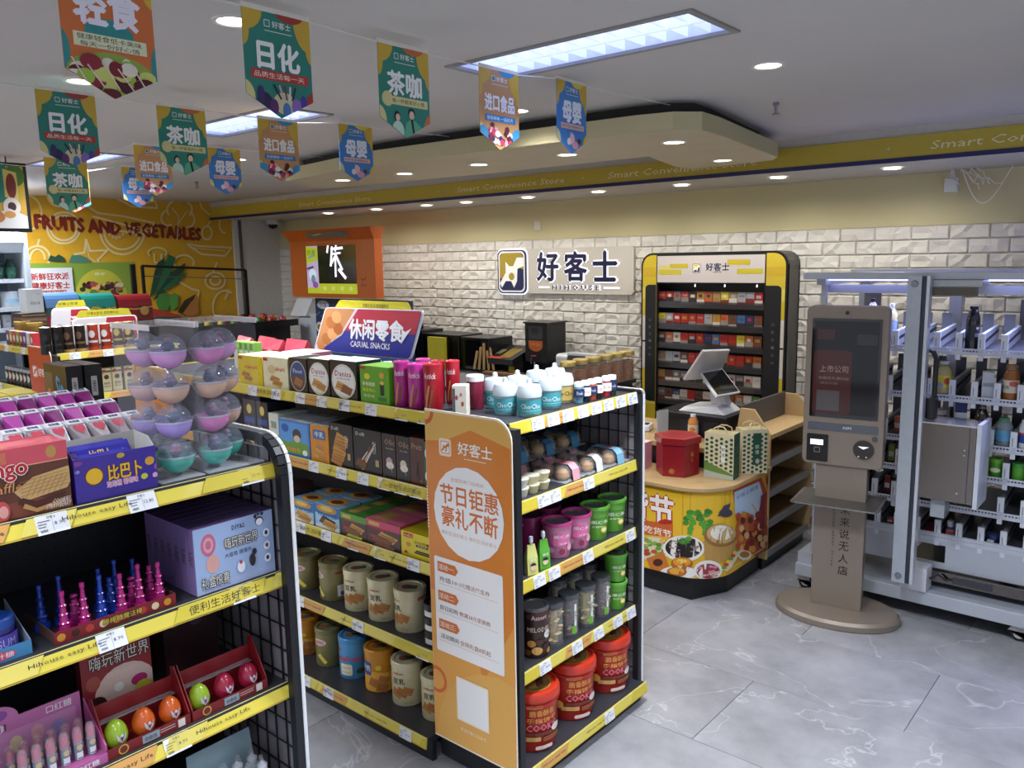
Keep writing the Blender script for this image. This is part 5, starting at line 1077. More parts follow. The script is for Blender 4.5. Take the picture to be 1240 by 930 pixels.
for r_ in range(2):
    for i in range(6):
        loc = (-1.876-.042*r_+.004*r_, yr-.022-.0285*i-.012*r_, N3+.0205+.0*r_)
        lab_ = 'lipstick shaped sweet with pink cap, %s row of the stand, %s from the right' % (('front', 'back')[r_], ORD[i])
        if lp is None:
            lp = thing('lipstick_sweet', lab_, 'sweets', loc, X90, 'lipstick shaped sweets in the pink stand')
            mb = MB().lathe([(.0095, 0), (.0095, .042)], C('#7a8f9a', rough=.25, coat=.4), n=16); mb.ink(CYL(.0095), [('r', -.007, .003, .007, .02, '#dcdfe6'), ('s', [(-.005, .006), (.005, .006)], .002, '#3a3f4a'), ('e', .0, .032, .006, .007, '#c9b08a')], bend=.0095, lift=.0005); mb.build('tube', lp)
            MB().lathe([(.0085, .042), (.0085, .062), (.006, .068), (.0001, .071)], C('#b23a62', rough=.3), n=16).build('sweet_tip', lp)
            MB().lathe([(.0102, .040), (.0102, .066), (.007, .075), (.0001, .077)], clear('#e6dfe6', .25), n=16).build('clear_cap', lp)
        else: clone(lp, loc, label=lab_)
# red game box behind the egg trays
fr_ = [('r', -.5, 0, .5, 1, '#8a2026'), ('e', .1, .35, .45, .3, '#d9bdb0'), ('t', 'DIY&1', .1, .92, .3, .07, '#d9a04a'), ('t', '嗨玩新世界', .05, .75, .85, .15, .10, '#2a0a0a'), ('t', '嗨玩新世界', .05, .75, .85, .15, .0, '#e6dcd0'), ('t', '猜猜大冒险', .1, .58, .5, .06, '#e6c9b8'), ('e', .3, .42, .12, .06, '#b02a6a'), ('e', .35, .3, .14, .1, '#c9c03a'), ('e', -.32, .3, .14, .1, '#3a1a18'), ('e', -.1, .22, .06, .05, '#c03a3a'), ('e', .0, .42, .07, .05, '#e6e0d8'), ('e', -.35, .55, .1, .08, '#a04a3a'), ('t', '惊喜盲盒', .1, .1, .5, .07, '#8a4a3a'), ('r', -.5, 0, .5, .05, '#8a2a26')]
XG = -1.975
nput('game_box', 'dark red game box with a white title standing behind the left egg tray', 'toy box', 100, 187, 771, 842, N3+.0, .03, '#6a1a1e', X=XG, h=wx(143, 765, XG).z-N3, front=fr_, sidecol='#5a1418')
carton('game_box', 'crowded dark printed box at the back above the right egg tray', 'toy box', (-2.12, wx(225, 760, -2.12).y, N3), .16, .06, .20, '#3a2426', rz=X90, front=[('e', -.3, .8, .1, .08, '#8a5a4a'), ('e', .1, .75, .12, .09, '#4a3a5a'), ('e', .3, .85, .08, .06, '#9a8a6a'), ('e', -.1, .9, .08, .05, '#7a2a2a')])
def egg_tray(pxl, pxr, yb, cols, label, names):
    X0 = NF; a_, b_ = wx(pxl, yb+15, X0), wx(pxr, yb-5, X0); W_ = b_.y-a_.y; D_ = .085; y0 = (a_.y+b_.y)/2
    t = thing('egg_display_tray', label, 'display tray', (X0-D_/2, y0, N3), X90, 'dark red egg trays')
    RD = C('#74181d', rough=.4)
    mb = MB().box(-W_/2, -D_/2, 0, W_/2, -D_/2+.002, .026, RD)
    mb.ink(FRONT(D_/2), [('e', -W_*.32, .013, .012, .012, '#c9a04a'), ('e', -W_*.32, .013, .009, .009, '#6a2a1a'), ('r', -.02, .003, .022, .023, '#8a9aa8'), ('r', W_*.34, .003, W_*.34+.018, .023, '#d9d0cc'), ('t', '奇趣蛋', .0, .012, .03, .01, '#3a1a1a'), ('s', [(W_*.12, .018), (W_*.3, .018)], .002, '#c9b0a8'), ('s', [(W_*.12, .012), (W_*.3, .012)], .002, '#c9b0a8')], lift=.0005, step=.0001); mb.build('front_panel', t)
    MB().box(-W_/2, -D_/2+.002, 0, W_/2, D_/2, .003, RD).build('base_panel', t)
    for s_ in (-1, 1): MB().prism([(-D_/2+.002, .003), (D_/2, .003), (D_/2, .125), (D_/2-.02, .13), (-D_/2+.002, .03)], W_/2-.002 if s_ > 0 else -W_/2, W_/2 if s_ > 0 else -W_/2+.002, C('#8a1c22', rough=.4), ax='x').build('side_panel', t)
    MB().box(-W_/2, D_/2-.002, .003, W_/2, D_/2, .10, C('#8a1c22', rough=.4)).build('back_panel', t)
    MB().box(-W_/2+.004, D_/2-.02, .058, W_/2-.004, D_/2-.003, .061, clear('#d9d9e0', .35)).build('clear_rack', t)
    for i, (c_, n_) in enumerate(zip(cols, names)):
        e = thing('surprise_egg', n_, 'toy egg', (X0-.037, y0-W_/2+W_*(i+.55)/3.05, N3+.0035), X90+.1, 'surprise eggs'); R = .0265
        mb = MB().lathe([(R*math.sin(a2)*(1-.12*(-math.cos(a2))), .035-.035*math.cos(a2)) for a2 in [PI*k_/14+.002 for k_ in range(14)]]+[(.0001, .0705)], C(c_, rough=.3, coat=.4), n=26); mb.build('shell', e)
        bd_ = MB().ink(lambda u, v, w: (u, -math.sqrt(max(0, R*R-u*u-(v*.75)**2))*1.02-w, .034+v), [('p', [(-.012, .012), (-.006, .002), (0, .010), (.006, .002), (.012, .012), (.009, -.006), (0, -.015), (-.009, -.006)], '#c9ccd6'), ('p', [(-.006, .004), (0, -.010), (.006, .004), (0, .0)], '#8a2f3a')], lift=.0015, step=.0008); bd_.build('face_emblem', e)
egg_tray(127, 230, 865, ('#8fae2a', '#c95a1c', '#c95a1c'), 'left dark red tray of three surprise eggs on the third level', ('green surprise egg in the left tray', 'orange surprise egg in the middle of the left tray', 'orange surprise egg at the right end of the left tray'))
egg_tray(232, 324, 835, ('#8fae2a', '#a01a3c', '#a01a3c'), 'right dark red tray of three surprise eggs beside the wire side', ('green surprise egg in the right tray', 'crimson surprise egg in the middle of the right tray', 'crimson surprise egg at the right end of the right tray'))
q = wx(8, 900, -1.85)
t = thing('toy_machine', 'small red toy machine cut by the left edge of the picture', 'toy', (-1.872, yl-.026, N3), X90)
MB().box(-.03, -.02, 0, .03, .02, .055, C('#a81a20', rough=.3, coat=.3)).build('body', t, bevel=.006)
MB().lathe([(.022, .055), (.024, .06), (.022, .075), (.010, .084), (.0001, .086)], C('#b8242a', rough=.3), n=18).build('dome', t)
# ---- fourth level: pale tray of small bagged toys
q = wx(285, 900, -1.90)
t = thing('display_tray', 'pale blue open tray with a tall back flap on the lowest visible level', 'display tray', (-1.91, q.y, N4), X90)
MB().box(-.10, -.07, 0, .10, .07, .003, C('#8aa3ad')).box(-.10, -.07, .003, .10, -.067, .03, C('#8aa3ad')).build('base_panel', t)
MB().hull([(-.10, .067, .003), (.10, .067, .003), (.10, .07, .003), (-.10, .07, .003)], [(-.09, .09, .12), (.10, .09, .12), (.10, .093, .12), (-.09, .093, .12)], C('#9ab3bd')).build('back_flap', t)
k = 0
for i in range(4):
    for j in range(2):
        tt = thing('bagged_toy', 'black spotted white toy in a clear bag, %s row, %s from the left' % (('front', 'back')[j], ORD[i]), 'toy', (-1.885-.05*j, q.y-.07+.045*i, N4+.0035), X90+.4*i, 'bagged toys in the pale blue tray')
        b = MB().lathe([(.0001, 0), (.018, .008), (.022, .028), (.016, .05), (.0001, .058)], C(('#d0d8e0', '#8fb6d0')[(i+j) % 2], rough=.5), n=14)
        b.lathe([(.0001, .044), (.014, .052), (.015, .066), (.0001, .078)], C('#dde0e6', rough=.5), n=12); b.build('body', tt)
        s_ = MB()
        for a2 in range(5): s_.lathe([(.0001, -.002), (.005, 0), (.0001, .004)], C('#1a1a20'), n=8, c=(.019*math.cos(a2*1.3), .019*math.sin(a2*1.3), .02+.01*(a2 % 3)))
        s_.build('spots', tt)['kind'] = 'stuff'
        MB().hull([(-.022, -.022, .0), (.022, -.022, .0), (.022, .022, .0), (-.022, .022, .0)], [(-.010, -.004, .088), (.010, -.004, .088), (.010, .004, .088), (-.010, .004, .088)], clear('#eef2f8', .18, .05)).build('clear_bag', tt)

# ================================================================ CHECKOUT COUNTER
OAK = C('#b3966a', rough=.45, var=.08, bump=.1, scale=14); OAKE = C('#c7a878', rough=.5); BLK = C('#141519', rough=.4)
CXL, CFY, CSX, CR_ = -4.3, 3.66, -1.80, .22
def foot(off, yend, n=9):        # outline of the counter body, inset by off
    r = CR_-off; cx_, cy_ = CSX-CR_, CFY+CR_
    return [(CXL, CFY+off)] + [(cx_+r*math.sin(PI/2*i/n), cy_-r*math.cos(PI/2*i/n)) for i in range(n+1)] + [(CSX-off, yend)]
ct = thing('checkout_counter', 'curved wooden checkout counter wrapped in a yellow food festival print', 'counter', (0, 0, 0))
YE = 4.312
ou = foot(0, YE); inn = [(x, y) for x, y in foot(.30, YE)]
ring = lambda off: foot(off, YE)+[(CSX-.33, YE), (CSX-.33, CFY+.34), (CXL, CFY+.34)]
MB().prism(ring(0), .13, .60, C('#c99a2a', rough=.4)).build('body', ct)
MB().prism([(CXL, CFY+.04), (-1.945, CFY+.04), (CSX-.045, CFY+.26), (CSX-.045, YE)]+[(CSX-.34, YE), (CSX-.34, CFY+.36), (CXL, CFY+.36)], 0, .13, BLK).build('plinth', ct)
MB().prism(ring(-.022), .601, .622, OAK).build('ledge', ct, bevel=.003)
MB().box(CXL, 4.06, .6225, -2.06, 4.08, .719, BLK).box(-2.06, 4.06, .6225, -2.04, YE, .719, BLK).build('riser_panel', ct)
MB().box(CXL, 4.02, .72, -1.985, 4.30, .745, OAK).box(CXL, 4.302, .72, -2.03, 4.60, .745, OAK).build('counter_top', ct)
# printed wrap, drawn along the curved front: u runs along it, v = height
AL = PI/2*CR_; u1 = CSX-CR_-CXL
def wrapf(u, v, w):
    if u < u1: return (CXL+u, CFY-w, v)
    if u < u1+AL:
        a = (u-u1)/CR_; r = CR_+w; return (CSX-CR_+r*math.sin(a), CFY+CR_-r*math.cos(a), v)
    return (CSX+w, CFY+CR_+(u-u1-AL), v)
def CU(px, py):
    q = wy(px, py, CFY)
    if q.x < CSX-CR_: return (q.x-CXL, q.z)
    d = _ray(px, py); cx_, cy_ = CSX-CR_, CFY+CR_
    A = d.x*d.x+d.y*d.y; B = 2*(d.x*(CAMP.x-cx_)+d.y*(CAMP.y-cy_)); Cc = (CAMP.x-cx_)**2+(CAMP.y-cy_)**2-CR_**2; D = B*B-4*A*Cc
    if D > 0:
        t = (-B-math.sqrt(D))/(2*A); x, y, z = CAMP+d*t
        if y < cy_ and x > cx_: return (u1+CR_*math.atan2(x-cx_, cy_-y), z)
    q = wx(px, py, CSX); return (u1+AL+q.y-cy_, q.z)
P = lambda *p: [CU(*a) for a in p]
def E_(cx, cy, rx, ry, col, n=22): return ('p', [CU(cx+rx*math.cos(2*PI*i/n), cy+ry*math.sin(2*PI*i/n)) for i in range(n)], col)
U_ = lambda px, py: CU(px, py)
def TT(s_, cx, cy, wpx, hpx, col, b=.0, sh=0):
    a, b_ = CU(cx-wpx/2, cy), CU(cx+wpx/2, cy); c, d = CU(cx, cy-hpx/2), CU(cx, cy+hpx/2)
    return ('t', s_, (a[0]+b_[0])/2, (c[1]+d[1])/2, b_[0]-a[0], c[1]-d[1], b, sh, col)
ops = [('r', .0, .135, u1+AL+.45, .599, '#dcae22'), ('p', P((776, 600), (888, 592), (884, 640), (776, 650)), '#e0b52c'),
       ('p', P((887, 594), (922, 578), (930, 600), (928, 640), (905, 650), (892, 630)), '#b8442c'), ('p', P((889, 596), (919, 583), (924, 600), (916, 628), (900, 636), (890, 622)), '#b9cfe0'), TT('好客士鲜食', 905, 596, 26, 5, '#3a5a8a'),
       ('s', P((910, 610), (918, 622)), .012, '#d9a08a'), ('p', P((926, 575), (936, 572), (936, 600), (930, 606)), '#c9822a'), E_(931, 582, 4, 6, '#9a2a22'),
       TT('吃货节', 773, 614, 84, 38, '#a8262a', .10), TT('吃货节', 773, 614, 84, 38, '#efe9e2', .04),
       ('p', P((760, 628), (815, 634), (815, 651), (760, 645)), '#c4602a'), TT('狂欢吃货节', 786, 641, 54, 9, '#f2ead8', .02), E_(806, 632, 9, 3, '#b02a22')]
rr = random.Random(4)
for i in range(26): ops.append(E_(846+rr.uniform(-17, 17), 632+rr.uniform(-14, 10), 4, 3.2, ('#3f8a2a', '#4f9c33', '#347524')[i % 3], 9))
ops += [('p', P((832, 646), (838, 626), (841, 626), (838, 648)), '#4f9c33'), ('p', P((850, 648), (852, 630), (856, 630), (854, 648)), '#4f9c33'),
        E_(788, 664, 26, 14, '#d9cfae'), *[E_(788+rr.uniform(-18, 18), 662+rr.uniform(-9, 9), 4, 2.6, c_, 8) for c_ in ('#6f9a3a', '#c4502a', '#e0d9a0', '#86a84a', '#b03a2a', '#7fa03c', '#e0b060', '#5f8a32')*3],
        ('p', P((783, 676), (804, 668), (812, 690), (790, 694)), '#c4702a'), E_(797, 681, 6, 4.5, '#4a2418'),
        E_(828, 664, 25, 16, '#e6e2da'), E_(828, 663, 22, 13, '#231c1c'), *[E_(828+rr.uniform(-17, 17), 663+rr.uniform(-9, 9), 2, .9, '#8a7a6a', 6) for _ in range(26)], E_(828, 655, 6, 4, '#3f7f2a'), E_(834, 652, 4, 3, '#4f9c33'),
        ('p', P((852, 655), (892, 640), (892, 664), (884, 676), (862, 682), (853, 676)), '#b08a4a'), E_(872, 648, 20, 14, '#8f6a34'), E_(873, 646, 17.5, 12, '#c4a468'), E_(873, 645, 13, 9, '#e9e4d9'),
        *[('s', P((873, 640), (873+11*math.cos(a_), 646+8*math.sin(a_))), .0025, '#bdb6a6') for a_ in [k_*.7 for k_ in range(9)]],
        E_(878, 621, 8, 5, '#44404e'), ('p', P((868, 625), (876, 612), (884, 609), (880, 622)), '#4a4656'),
        E_(822, 693, 22, 8, '#e2dfdb'), E_(826, 682, 13, 8, '#a8611e'), E_(826, 680, 10.5, 5.6, '#d9902a'), E_(826, 679, 6, 3, '#e8c25a'), E_(820, 692, 12, 6, '#a8611e'), E_(820, 691, 9, 4.2, '#dba13a'),
        E_(857, 690, 17, 12, '#e0dcd6'), E_(857, 691, 14, 9, '#8f2f40'), *[E_(857+rr.uniform(-10, 10), 691+rr.uniform(-6, 6), 2.6, 1.6, '#c78a92', 7) for _ in range(12)],
        ('p', P((872, 688), (893, 658), (898, 664), (880, 692)), '#d9cdb0'), *[E_(876+k_*2.6, 687-k_*3.6, 3, 2.4, ('#5f9a34', '#c4452a', '#e0c25a')[k_ % 3], 8) for k_ in range(8)],
        E_(902, 644, 12, 24, '#b5602a'), E_(918, 652, 14, 22, '#9a4422'), *[E_(908+rr.uniform(-16, 18), 645+rr.uniform(-22, 24), 3.2, 4.4, ('#c98a3a', '#8a2a1c', '#d9b07a', '#6a1f18', '#b54a2a')[_ % 5], 8) for _ in range(44)],
        ('p', P((920, 600), (926, 596), (924, 640), (918, 640)), '#7a1f2a'), E_(900, 672, 8, 6, '#d9d4cc'), E_(900, 671, 6, 4, '#a5742f'), ('s', P((776, 690), (838, 699), (872, 690), (934, 657)), .004, '#ded2b0')]
wr = MB(); L_ = u1+AL+YE-CFY-CR_-.002
for op in ops:
    pass
wr.ink(wrapf, ops, clip=[(1.4, .134), (L_, .134), (L_, .5995), (1.4, .5995)], bend=.15, lift=.0008, step=.00004); wr.build('printed_wrap', ct)
# open shelf end unit beside the counter
sh = thing('shelf_unit', 'open oak shelf unit with grey shelf edges at the end of the counter', 'shelf', (0, 0, 0))
def side(y0):
    a, b, c = wy(896.5, 495, 4.315), wy(913, 496, 4.315), wy(930, 526, 4.315)
    return MB().prism([(-2.018, .07), (-1.797, .07), (-1.797, .80), (b.x, b.z), (a.x, b.z), (a.x-.02, .80), (-2.018, .80)], y0, y0+.018, OAKE, ax='y').build('side_panel', sh, bevel=.0015)
side(4.315); side(4.96)
MB().box(-2.018, 4.334, .07, -2.008, 4.958, .80, C('#6a5438', rough=.6)).build('back_panel', sh)
for z in (.10, .275, .455, .632): 
    MB().box(-2.007, 4.334, z-.014, -1.817, 4.958, z, C('#8a6f48', rough=.5)).build('shelf', sh)
    MB().box(-1.815, 4.334, z-.024, -1.80, 4.958, z+.012, C('#8d8e92', rough=.4)).build('shelf_edge', sh)
MB().box(-2.007, 4.334, .772, -1.797, 4.958, .797, OAKE).build('top_board', sh)
MB().box(-1.99, 4.334, .80, -1.975, 4.958, .945, C('#56524f', rough=.5)).build('grey_back_rail', sh)
MB().box(-2.0, 4.334, 0, -1.83, 4.958, .069, BLK).build('plinth', sh)
# things on the counter
q = wy(817, 560, 3.87)
q = wz(817, 578, .6225)
t = thing('gift_box', 'dark red hexagonal gift box with gold writing on the counter ledge', 'gift box', (q.x-.04, q.y+.10, .6225), .3)
RD = C('#861320', rough=.35, coat=.2); hx = lambda r, a0=0: [(r*math.cos(a0+PI/3*i), r*math.sin(a0+PI/3*i)) for i in range(6)]
mb = MB().prism(hx(.118), 0, .175, RD); mb.ink(lambda u, v, w: (u, -.1022-w, v), [('e', -.01, .03, .014, .014, '#b8862f'), ('e', -.01, .03, .010, .010, '#9c1420'), ('e', -.01, .03, .006, .006, '#b8862f')])
c60, s60 = math.cos(PI/3), math.sin(PI/3); mb.ink(lambda u, v, w: ((.1022+w)*s60+u*c60, -(.1022+w)*c60+u*s60, v), [('t', '福', .0, .12, .022, .024, .02, '#b8862f'), ('t', '礼', .0, .09, .02, .022, .02, '#b8862f')]); mb.build('box', t)
MB().prism(hx(.129), .1755, .212, C('#8c1420', rough=.35, coat=.2), mtop=C('#96202a', rough=.35)).build('lid', t, bevel=.002)
o_ = MB(); ring_ = hx(.112)
for i in range(6): a_, b_ = ring_[i-1], ring_[i]; o_.bar((a_[0], a_[1], .2125), (b_[0], b_[1], .2125), .004, .001, C('#b8862f', metal=.5))
o_.build('gold_line', t)
def gift_bag(px0, px1, base, yt, label, dark, Y, rz_=.1, W_=None):
    a_, b_ = wy(px0, base-20, Y), wy(px1, base-20, Y); W_ = W_ or b_.x-a_.x; H_ = .245
    t = thing('gift_bag', label, 'gift bag', ((a_.x+b_.x)/2, Y+.05, .6225), rz_, 'patterned gift bags on the counter ledge')
    g = '#1c4630'; bg = '#c9bf9c'
    mb = MB().box(-W_/2, -.045, 0, W_/2, .045, H_, C(bg, rough=.5), {'top': C('#b5a97f')})
    ops = []
    for i in range(6):
        for j in range(9):
            x, z = -W_/2+W_*(i+.5)/6, .012+.024*j+(.012 if i % 2 else 0)
            if z < H_-.01: ops.append(('p', ell(x, z, .0095, .0085, 6), g))
    ops2 = list(ops)
    if dark: ops2 += [('r', -.012, .05, .035, H_-.02, g), ('t', '粽', .012, .15, .022, .024, '#c9d0b8'), ('t', '情', .012, .12, .022, .022, '#c9d0b8'), ('e', .015, .07, .012, .014, '#b5a0a0')]
    else: ops2 += [('p', [(-W_/2, .0), (W_/2, 0), (W_/2, .03), (.0, .06), (-W_/2, .09)], '#5f7f3a'), ('p', [(-W_/2, .0), (W_/2, 0), (W_/2, .02), (-.01, .03), (-W_/2, .04)], '#a9b0a0'), ('r', .012, .09, .035, .18, '#d9dccf'), ('t', '粽', .0235, .16, .018, .02, '#2a3a2a'), ('t', '情', .0235, .13, .018, .02, '#2a3a2a')]
    cl = [(-W_/2, 0), (W_/2, 0), (W_/2, H_), (-W_/2, H_)]
    mb.ink(FRONT(.045), ops2, clip=cl, lift=.0005, step=.00003); mb.ink(RIGHTF(W_/2), [('r', -.045, 0, .045, H_, g)]+[('p', ell(-.03+.02*i, .02+.03*j, .006, .007, 6), '#3a6a4a') for i in range(4) for j in range(6)], clip=[(-.045, 0), (.045, 0), (.045, H_), (-.045, H_)], step=.0001); mb.build('bag', t)
    for y_ in (-.04, .04): MB().tube([(-W_*.25, y_, H_), (-W_*.22, y_, H_+.02), (-W_*.1, y_*.7, H_+.032), (W_*.1, y_*.7, H_+.032), (W_*.22, y_, H_+.02), (W_*.25, y_, H_)], .0035, C('#c9b98a', rough=.6), n=6).build('handle', t)
gift_bag(852, 886, 583, 520, 'cream gift bag with green hexagons and a leafy foot, front one on the ledge', False, 3.905)
gift_bag(893, 917, 570, 515, 'cream gift bag with green hexagons and dark green label, rear one on the ledge', True, 4.09, .85, .145)
q = wy(782, 560, 3.92)
carton('gift_carton', 'small pink carton left of the red gift box on the ledge', 'gift box', (q.x-.04, 3.86, .6225), .16, .12, .15, '#c88a9a', front=[('e', .1, .5, .15, .2, '#d9b0ba'), ('r', -.4, .8, .4, .9, '#a85a70')], topcol='#d9cdd0')
def bottle(name, label, cat, loc, R, h, col, cap, lab=None, neck=.35, rz=0, group=None, liquid=None, ops=(), caph=.016, shoulder=.72, n=20):
    t = thing(name, label, cat, loc, rz, group)
    m = C(col, rough=.15, coat=.4, var=0) if not liquid else clear(col, .35)
    hb_ = h-caph; mb = MB().lathe([(R*.85, 0), (R, .006), (R, h*shoulder*.5), (R*.96, h*shoulder*.55), (R, h*shoulder*.62), (R, h*shoulder), (R*neck*1.3, h*.9), (R*neck, h*.93), (R*neck, hb_)], m, n=n)
    mb.build('body', t)
    if liquid: MB().lathe([(R*.8, .003), (R*.94, .009), (R*.94, h*shoulder*.97), (R*neck*1.1, h*.84), (.0001, h*.841)], C(liquid, rough=.2, var=0), n=n).build('drink', t)
    if lab: l_ = MB().lathe([(R*1.015, h*.22), (R*1.015, h*.58)], C(lab, rough=.4, var=0), n=n, caps=False); (l_.ink(CYL(R*1.015), U(ops, R*2, h), bend=R, lift=.0006, step=.0002) if ops else None); l_.build('paper_label', t)
    MB().lathe([(R*neck*1.2, hb_), (R*neck*1.2, h), (.0001, h)], C(cap, rough=.4, var=0), n=n).build('cap', t)
    return t
q = wz(839, 531, .745)
bottle('juice_bottle', 'small bottle of orange juice with white cap on the counter', 'bottle', (q.x, q.y, .7455), .030, .145, '#e8b070', '#e6e6e6', lab='#d9d2c4', liquid='#e08a1e', ops=[('e', -.1, .4, .3, .1, '#e0902a'), ('t', '橙汁', .2, .4, .4, .08, '#c4502a')], rz=.5, neck=.45)
q = wz(778, 520, .745)
t = thing('card_reader', 'white card reader with a dark top on the counter by the shelving end', 'card reader', (q.x+.02, q.y, .7455), .3)
MB().box(-.04, -.06, 0, .04, .06, .04, C('#d9dadc', rough=.3)).build('body', t, bevel=.01)
MB().box(-.025, -.045, .0402, .025, .02, .043, C('#2a2a30')).build('keypad', t)
q = wz(808, 527, .745)
t = thing('acrylic_divider', 'clear acrylic divider standing upright on the counter', 'divider', (q.x, q.y-.06, .7455), 1.35)
MB().box(-.05, -.03, 0, .05, .03, .003, clear('#dde3ea', .5)).build('foot', t); MB().box(-.05, -.0015, .0035, .05, .0015, .16, clear('#dde3ea', .42)).build('sheet', t)
t = thing('bread_board', 'curved oak tray edge lying on the counter behind the card reader', 'tray', (q.x-.34, q.y+.02, .7455), 0)
MB().prism(ell(0, 0, .11, .07, 20), 0, .012, OAKE).build('board', t); hb_ = MB(); hb_.tube([(-.1, 0, .013), (-.09, 0, .06), (-.03, 0, .085), (.05, 0, .08), (.10, 0, .013)], .006, OAKE, n=8); hb_.build('handle', t)
# till drawer and screen
t = thing('cash_drawer', 'long black cash drawer cabinet under the white till', 'cash drawer', (-2.22, 4.42, .7455), 0)
MB().box(-.26, -.17, 0, .19, .17, .134, C('#17181c', rough=.35)).build('cabinet', t, bevel=.004); MB().box(-.1, -.175, .03, .14, -.1705, .10, C('#23252b', rough=.3)).build('drawer_front', t)
t = thing('till_keypad', 'small black card terminal lying in front of the till', 'card terminal', (-2.06, 4.18, .7455), .4); MB().hull([(-.05, -.03, 0), (.05, -.03, 0), (.05, .03, 0), (-.05, .03, 0)], [(-.045, -.028, .02), (.045, -.028, .02), (.045, .028, .035), (-.045, .028, .035)], C('#1c1d22', rough=.35)).build('body', t)
PW = C('#d8dade', rough=.3, coat=.3)
t = thing('till', 'white two screen cash till with angled displays on the black cabinet', 'cash register', (-2.20, 4.42, .8805), .0)
MB().hull([(-.17, -.12, 0), (.13, -.12, 0), (.13, .12, 0), (-.17, .12, 0)], [(-.14, -.09, .026), (.07, -.10, .05), (.07, .10, .05), (-.14, .10, .026)], PW).build('base', t, bevel=.006)
MB().hull([(.0, -.03, .045), (.10, -.03, .045), (.10, .05, .045), (.0, .05, .045)], [(-.02, -.02, .20), (.05, -.02, .20), (.05, .03, .20), (-.02, .03, .20)], PW).build('stand', t, bevel=.006)
def slab(name, c4, th, col, glass=None, gcol='#0d0e12'):
    P4 = [Vector(p)-Vector((-2.20, 4.42, .8805)) for p in c4]; n = (P4[1]-P4[0]).cross(P4[3]-P4[0]).normalized()*th
    o = MB().hull(P4, [p-n for p in P4], PW).build(name, t, bevel=.005)
    c = sum(P4, Vector())/4; off = n*.06*(1 if glass else 0)
    g_ = [c+(p-c)*.90+n*.08 for p in P4]; g2 = [p+n*.02 for p in g_]
    MB().hull(g_, g2, C(gcol, rough=.08, var=0)).build('glass', o)
k_ = [wx(848, 451, -2.2), wx(875, 446, -2.2), wx(897, 475, -2.05), wx(868.5, 480, -2.05)]
slab('customer_screen', [k_[3], k_[2], k_[1], k_[0]], .016, PW, True)
k_ = [wx(850, 423, -2.1), wx(882.5, 422, -2.1), wx(868, 456, -2.27), wx(826.5, 458.5, -2.27)]
slab('operator_screen', [k_[0], k_[1], k_[2], k_[3]], .016, PW, True)
# ---------------------------------------------------------------- cigarette cabinet
KY = 5.09
A_, B_ = wy(777, 310, KY), wy(952, 400, KY); X0c, X1c = A_.x, B_.x; Z0c, Z1c = .60, 1.822
cc = thing('display_cabinet', 'tall black and yellow wall cabinet with rows of cigarette packs', 'display cabinet', ((X0c+X1c)/2, KY, 0)); WC = X1c-X0c
out = lambda g, r: rrect(-WC/2+g, Z0c+g, WC/2-g, Z1c-g, r)
wx0, wx1 = wy(797, 400, KY).x-(X0c+X1c)/2-.008, wy(923, 400, KY).x-(X0c+X1c)/2+.008; zt_, zb_ = wy(860, 344, KY).z, Z0c+.02
GRY = C('#54524f', rough=.5, metal=.2)
# carcass with a real opening
MB().prism(out(0, .09), .182, .20, GRY, ax='y').build('back_panel', cc)
sd = out(0, .09); cm_ = MB()
for i in range(len(sd)):
    a_, b_ = sd[i-1], sd[i]; cm_.face([(a_[0], 0, a_[1]), (b_[0], 0, b_[1]), (b_[0], .20, b_[1]), (a_[0], .20, a_[1])], GRY)
cm_.build('outer_shell', cc)
def ringface(mb, o_, i_, y0, y1, m):
    pass
fr_ = MB(); ly = [(-WC/2+.012, Z0c+.012, wx0, Z1c-.012), (wx1, Z0c+.012, WC/2-.012, Z1c-.012)]
fp = [convex_clip(out(.0, .09), [(-WC/2, Z0c), (wx0, Z0c), (wx0, Z1c), (-WC/2, Z1c)]), convex_clip(out(.0, .09), [(wx1, Z0c), (WC/2, Z0c), (WC/2, Z1c), (wx1, Z1c)]), [(wx0, zt_), (wx1, zt_), (wx1, Z1c), (wx0, Z1c)], [(wx0, Z0c), (wx1, Z0c), (wx1, zb_), (wx0, zb_)]]
for p_ in fp: fr_.prism(p_, 0, .02, BLK, ax='y')
fr_.build('front_frame', cc)
for s_, (u0, u1_) in enumerate(((-WC/2+.014, wx0-.010), (wx1+.010, WC/2-.014))):
    pm = MB(); cl = convex_clip(out(.014, .08), [(u0, Z0c), (u1_, Z0c), (u1_, Z1c), (u0, Z1c)])
    pm.prism(cl, -.004, -.0002, C('#cdb52e', rough=.3, var=0, coat=.2), ax='y')
    zm = 1.22; e_ = u0 if s_ == 0 else u1_; k_ = 1 if s_ == 0 else -1
    pm.ink(FRONT(.004), [('r', u0, zm-.22, u1_, zm+.16, '#cfcdc8'), ('r', u0, zm+.28, u1_, zm+.36, '#d9c75a'), ('r', u0, 1.66, u1_, 1.72, '#c9a828'), ('r', u0, .74, u1_, .80, '#d9c75a'),
              ('p', rrect(min(e_+k_*.022, e_+k_*.3), .76, max(e_+k_*.022, e_+k_*.3), 1.60, .03), '#141519'), ('r', u0, zm-.03, u1_, zm-.018, '#141519')]
           +[('t', c_, (u0+u1_)/2+k_*.008, 1.35-.05*i, .018, .018, '#6a6a70') for i, c_ in enumerate('DESIGN')], clip=cl, lift=.0004, step=.0001); pm.build('yellow_side_strip', cc)
hp_ = MB().box(wx0, -.006, zt_+.01, wx1, -.0002, Z1c-.022, C('#cfc6c2', rough=.2, coat=.4, var=0)); hm = (zt_+Z1c)/2
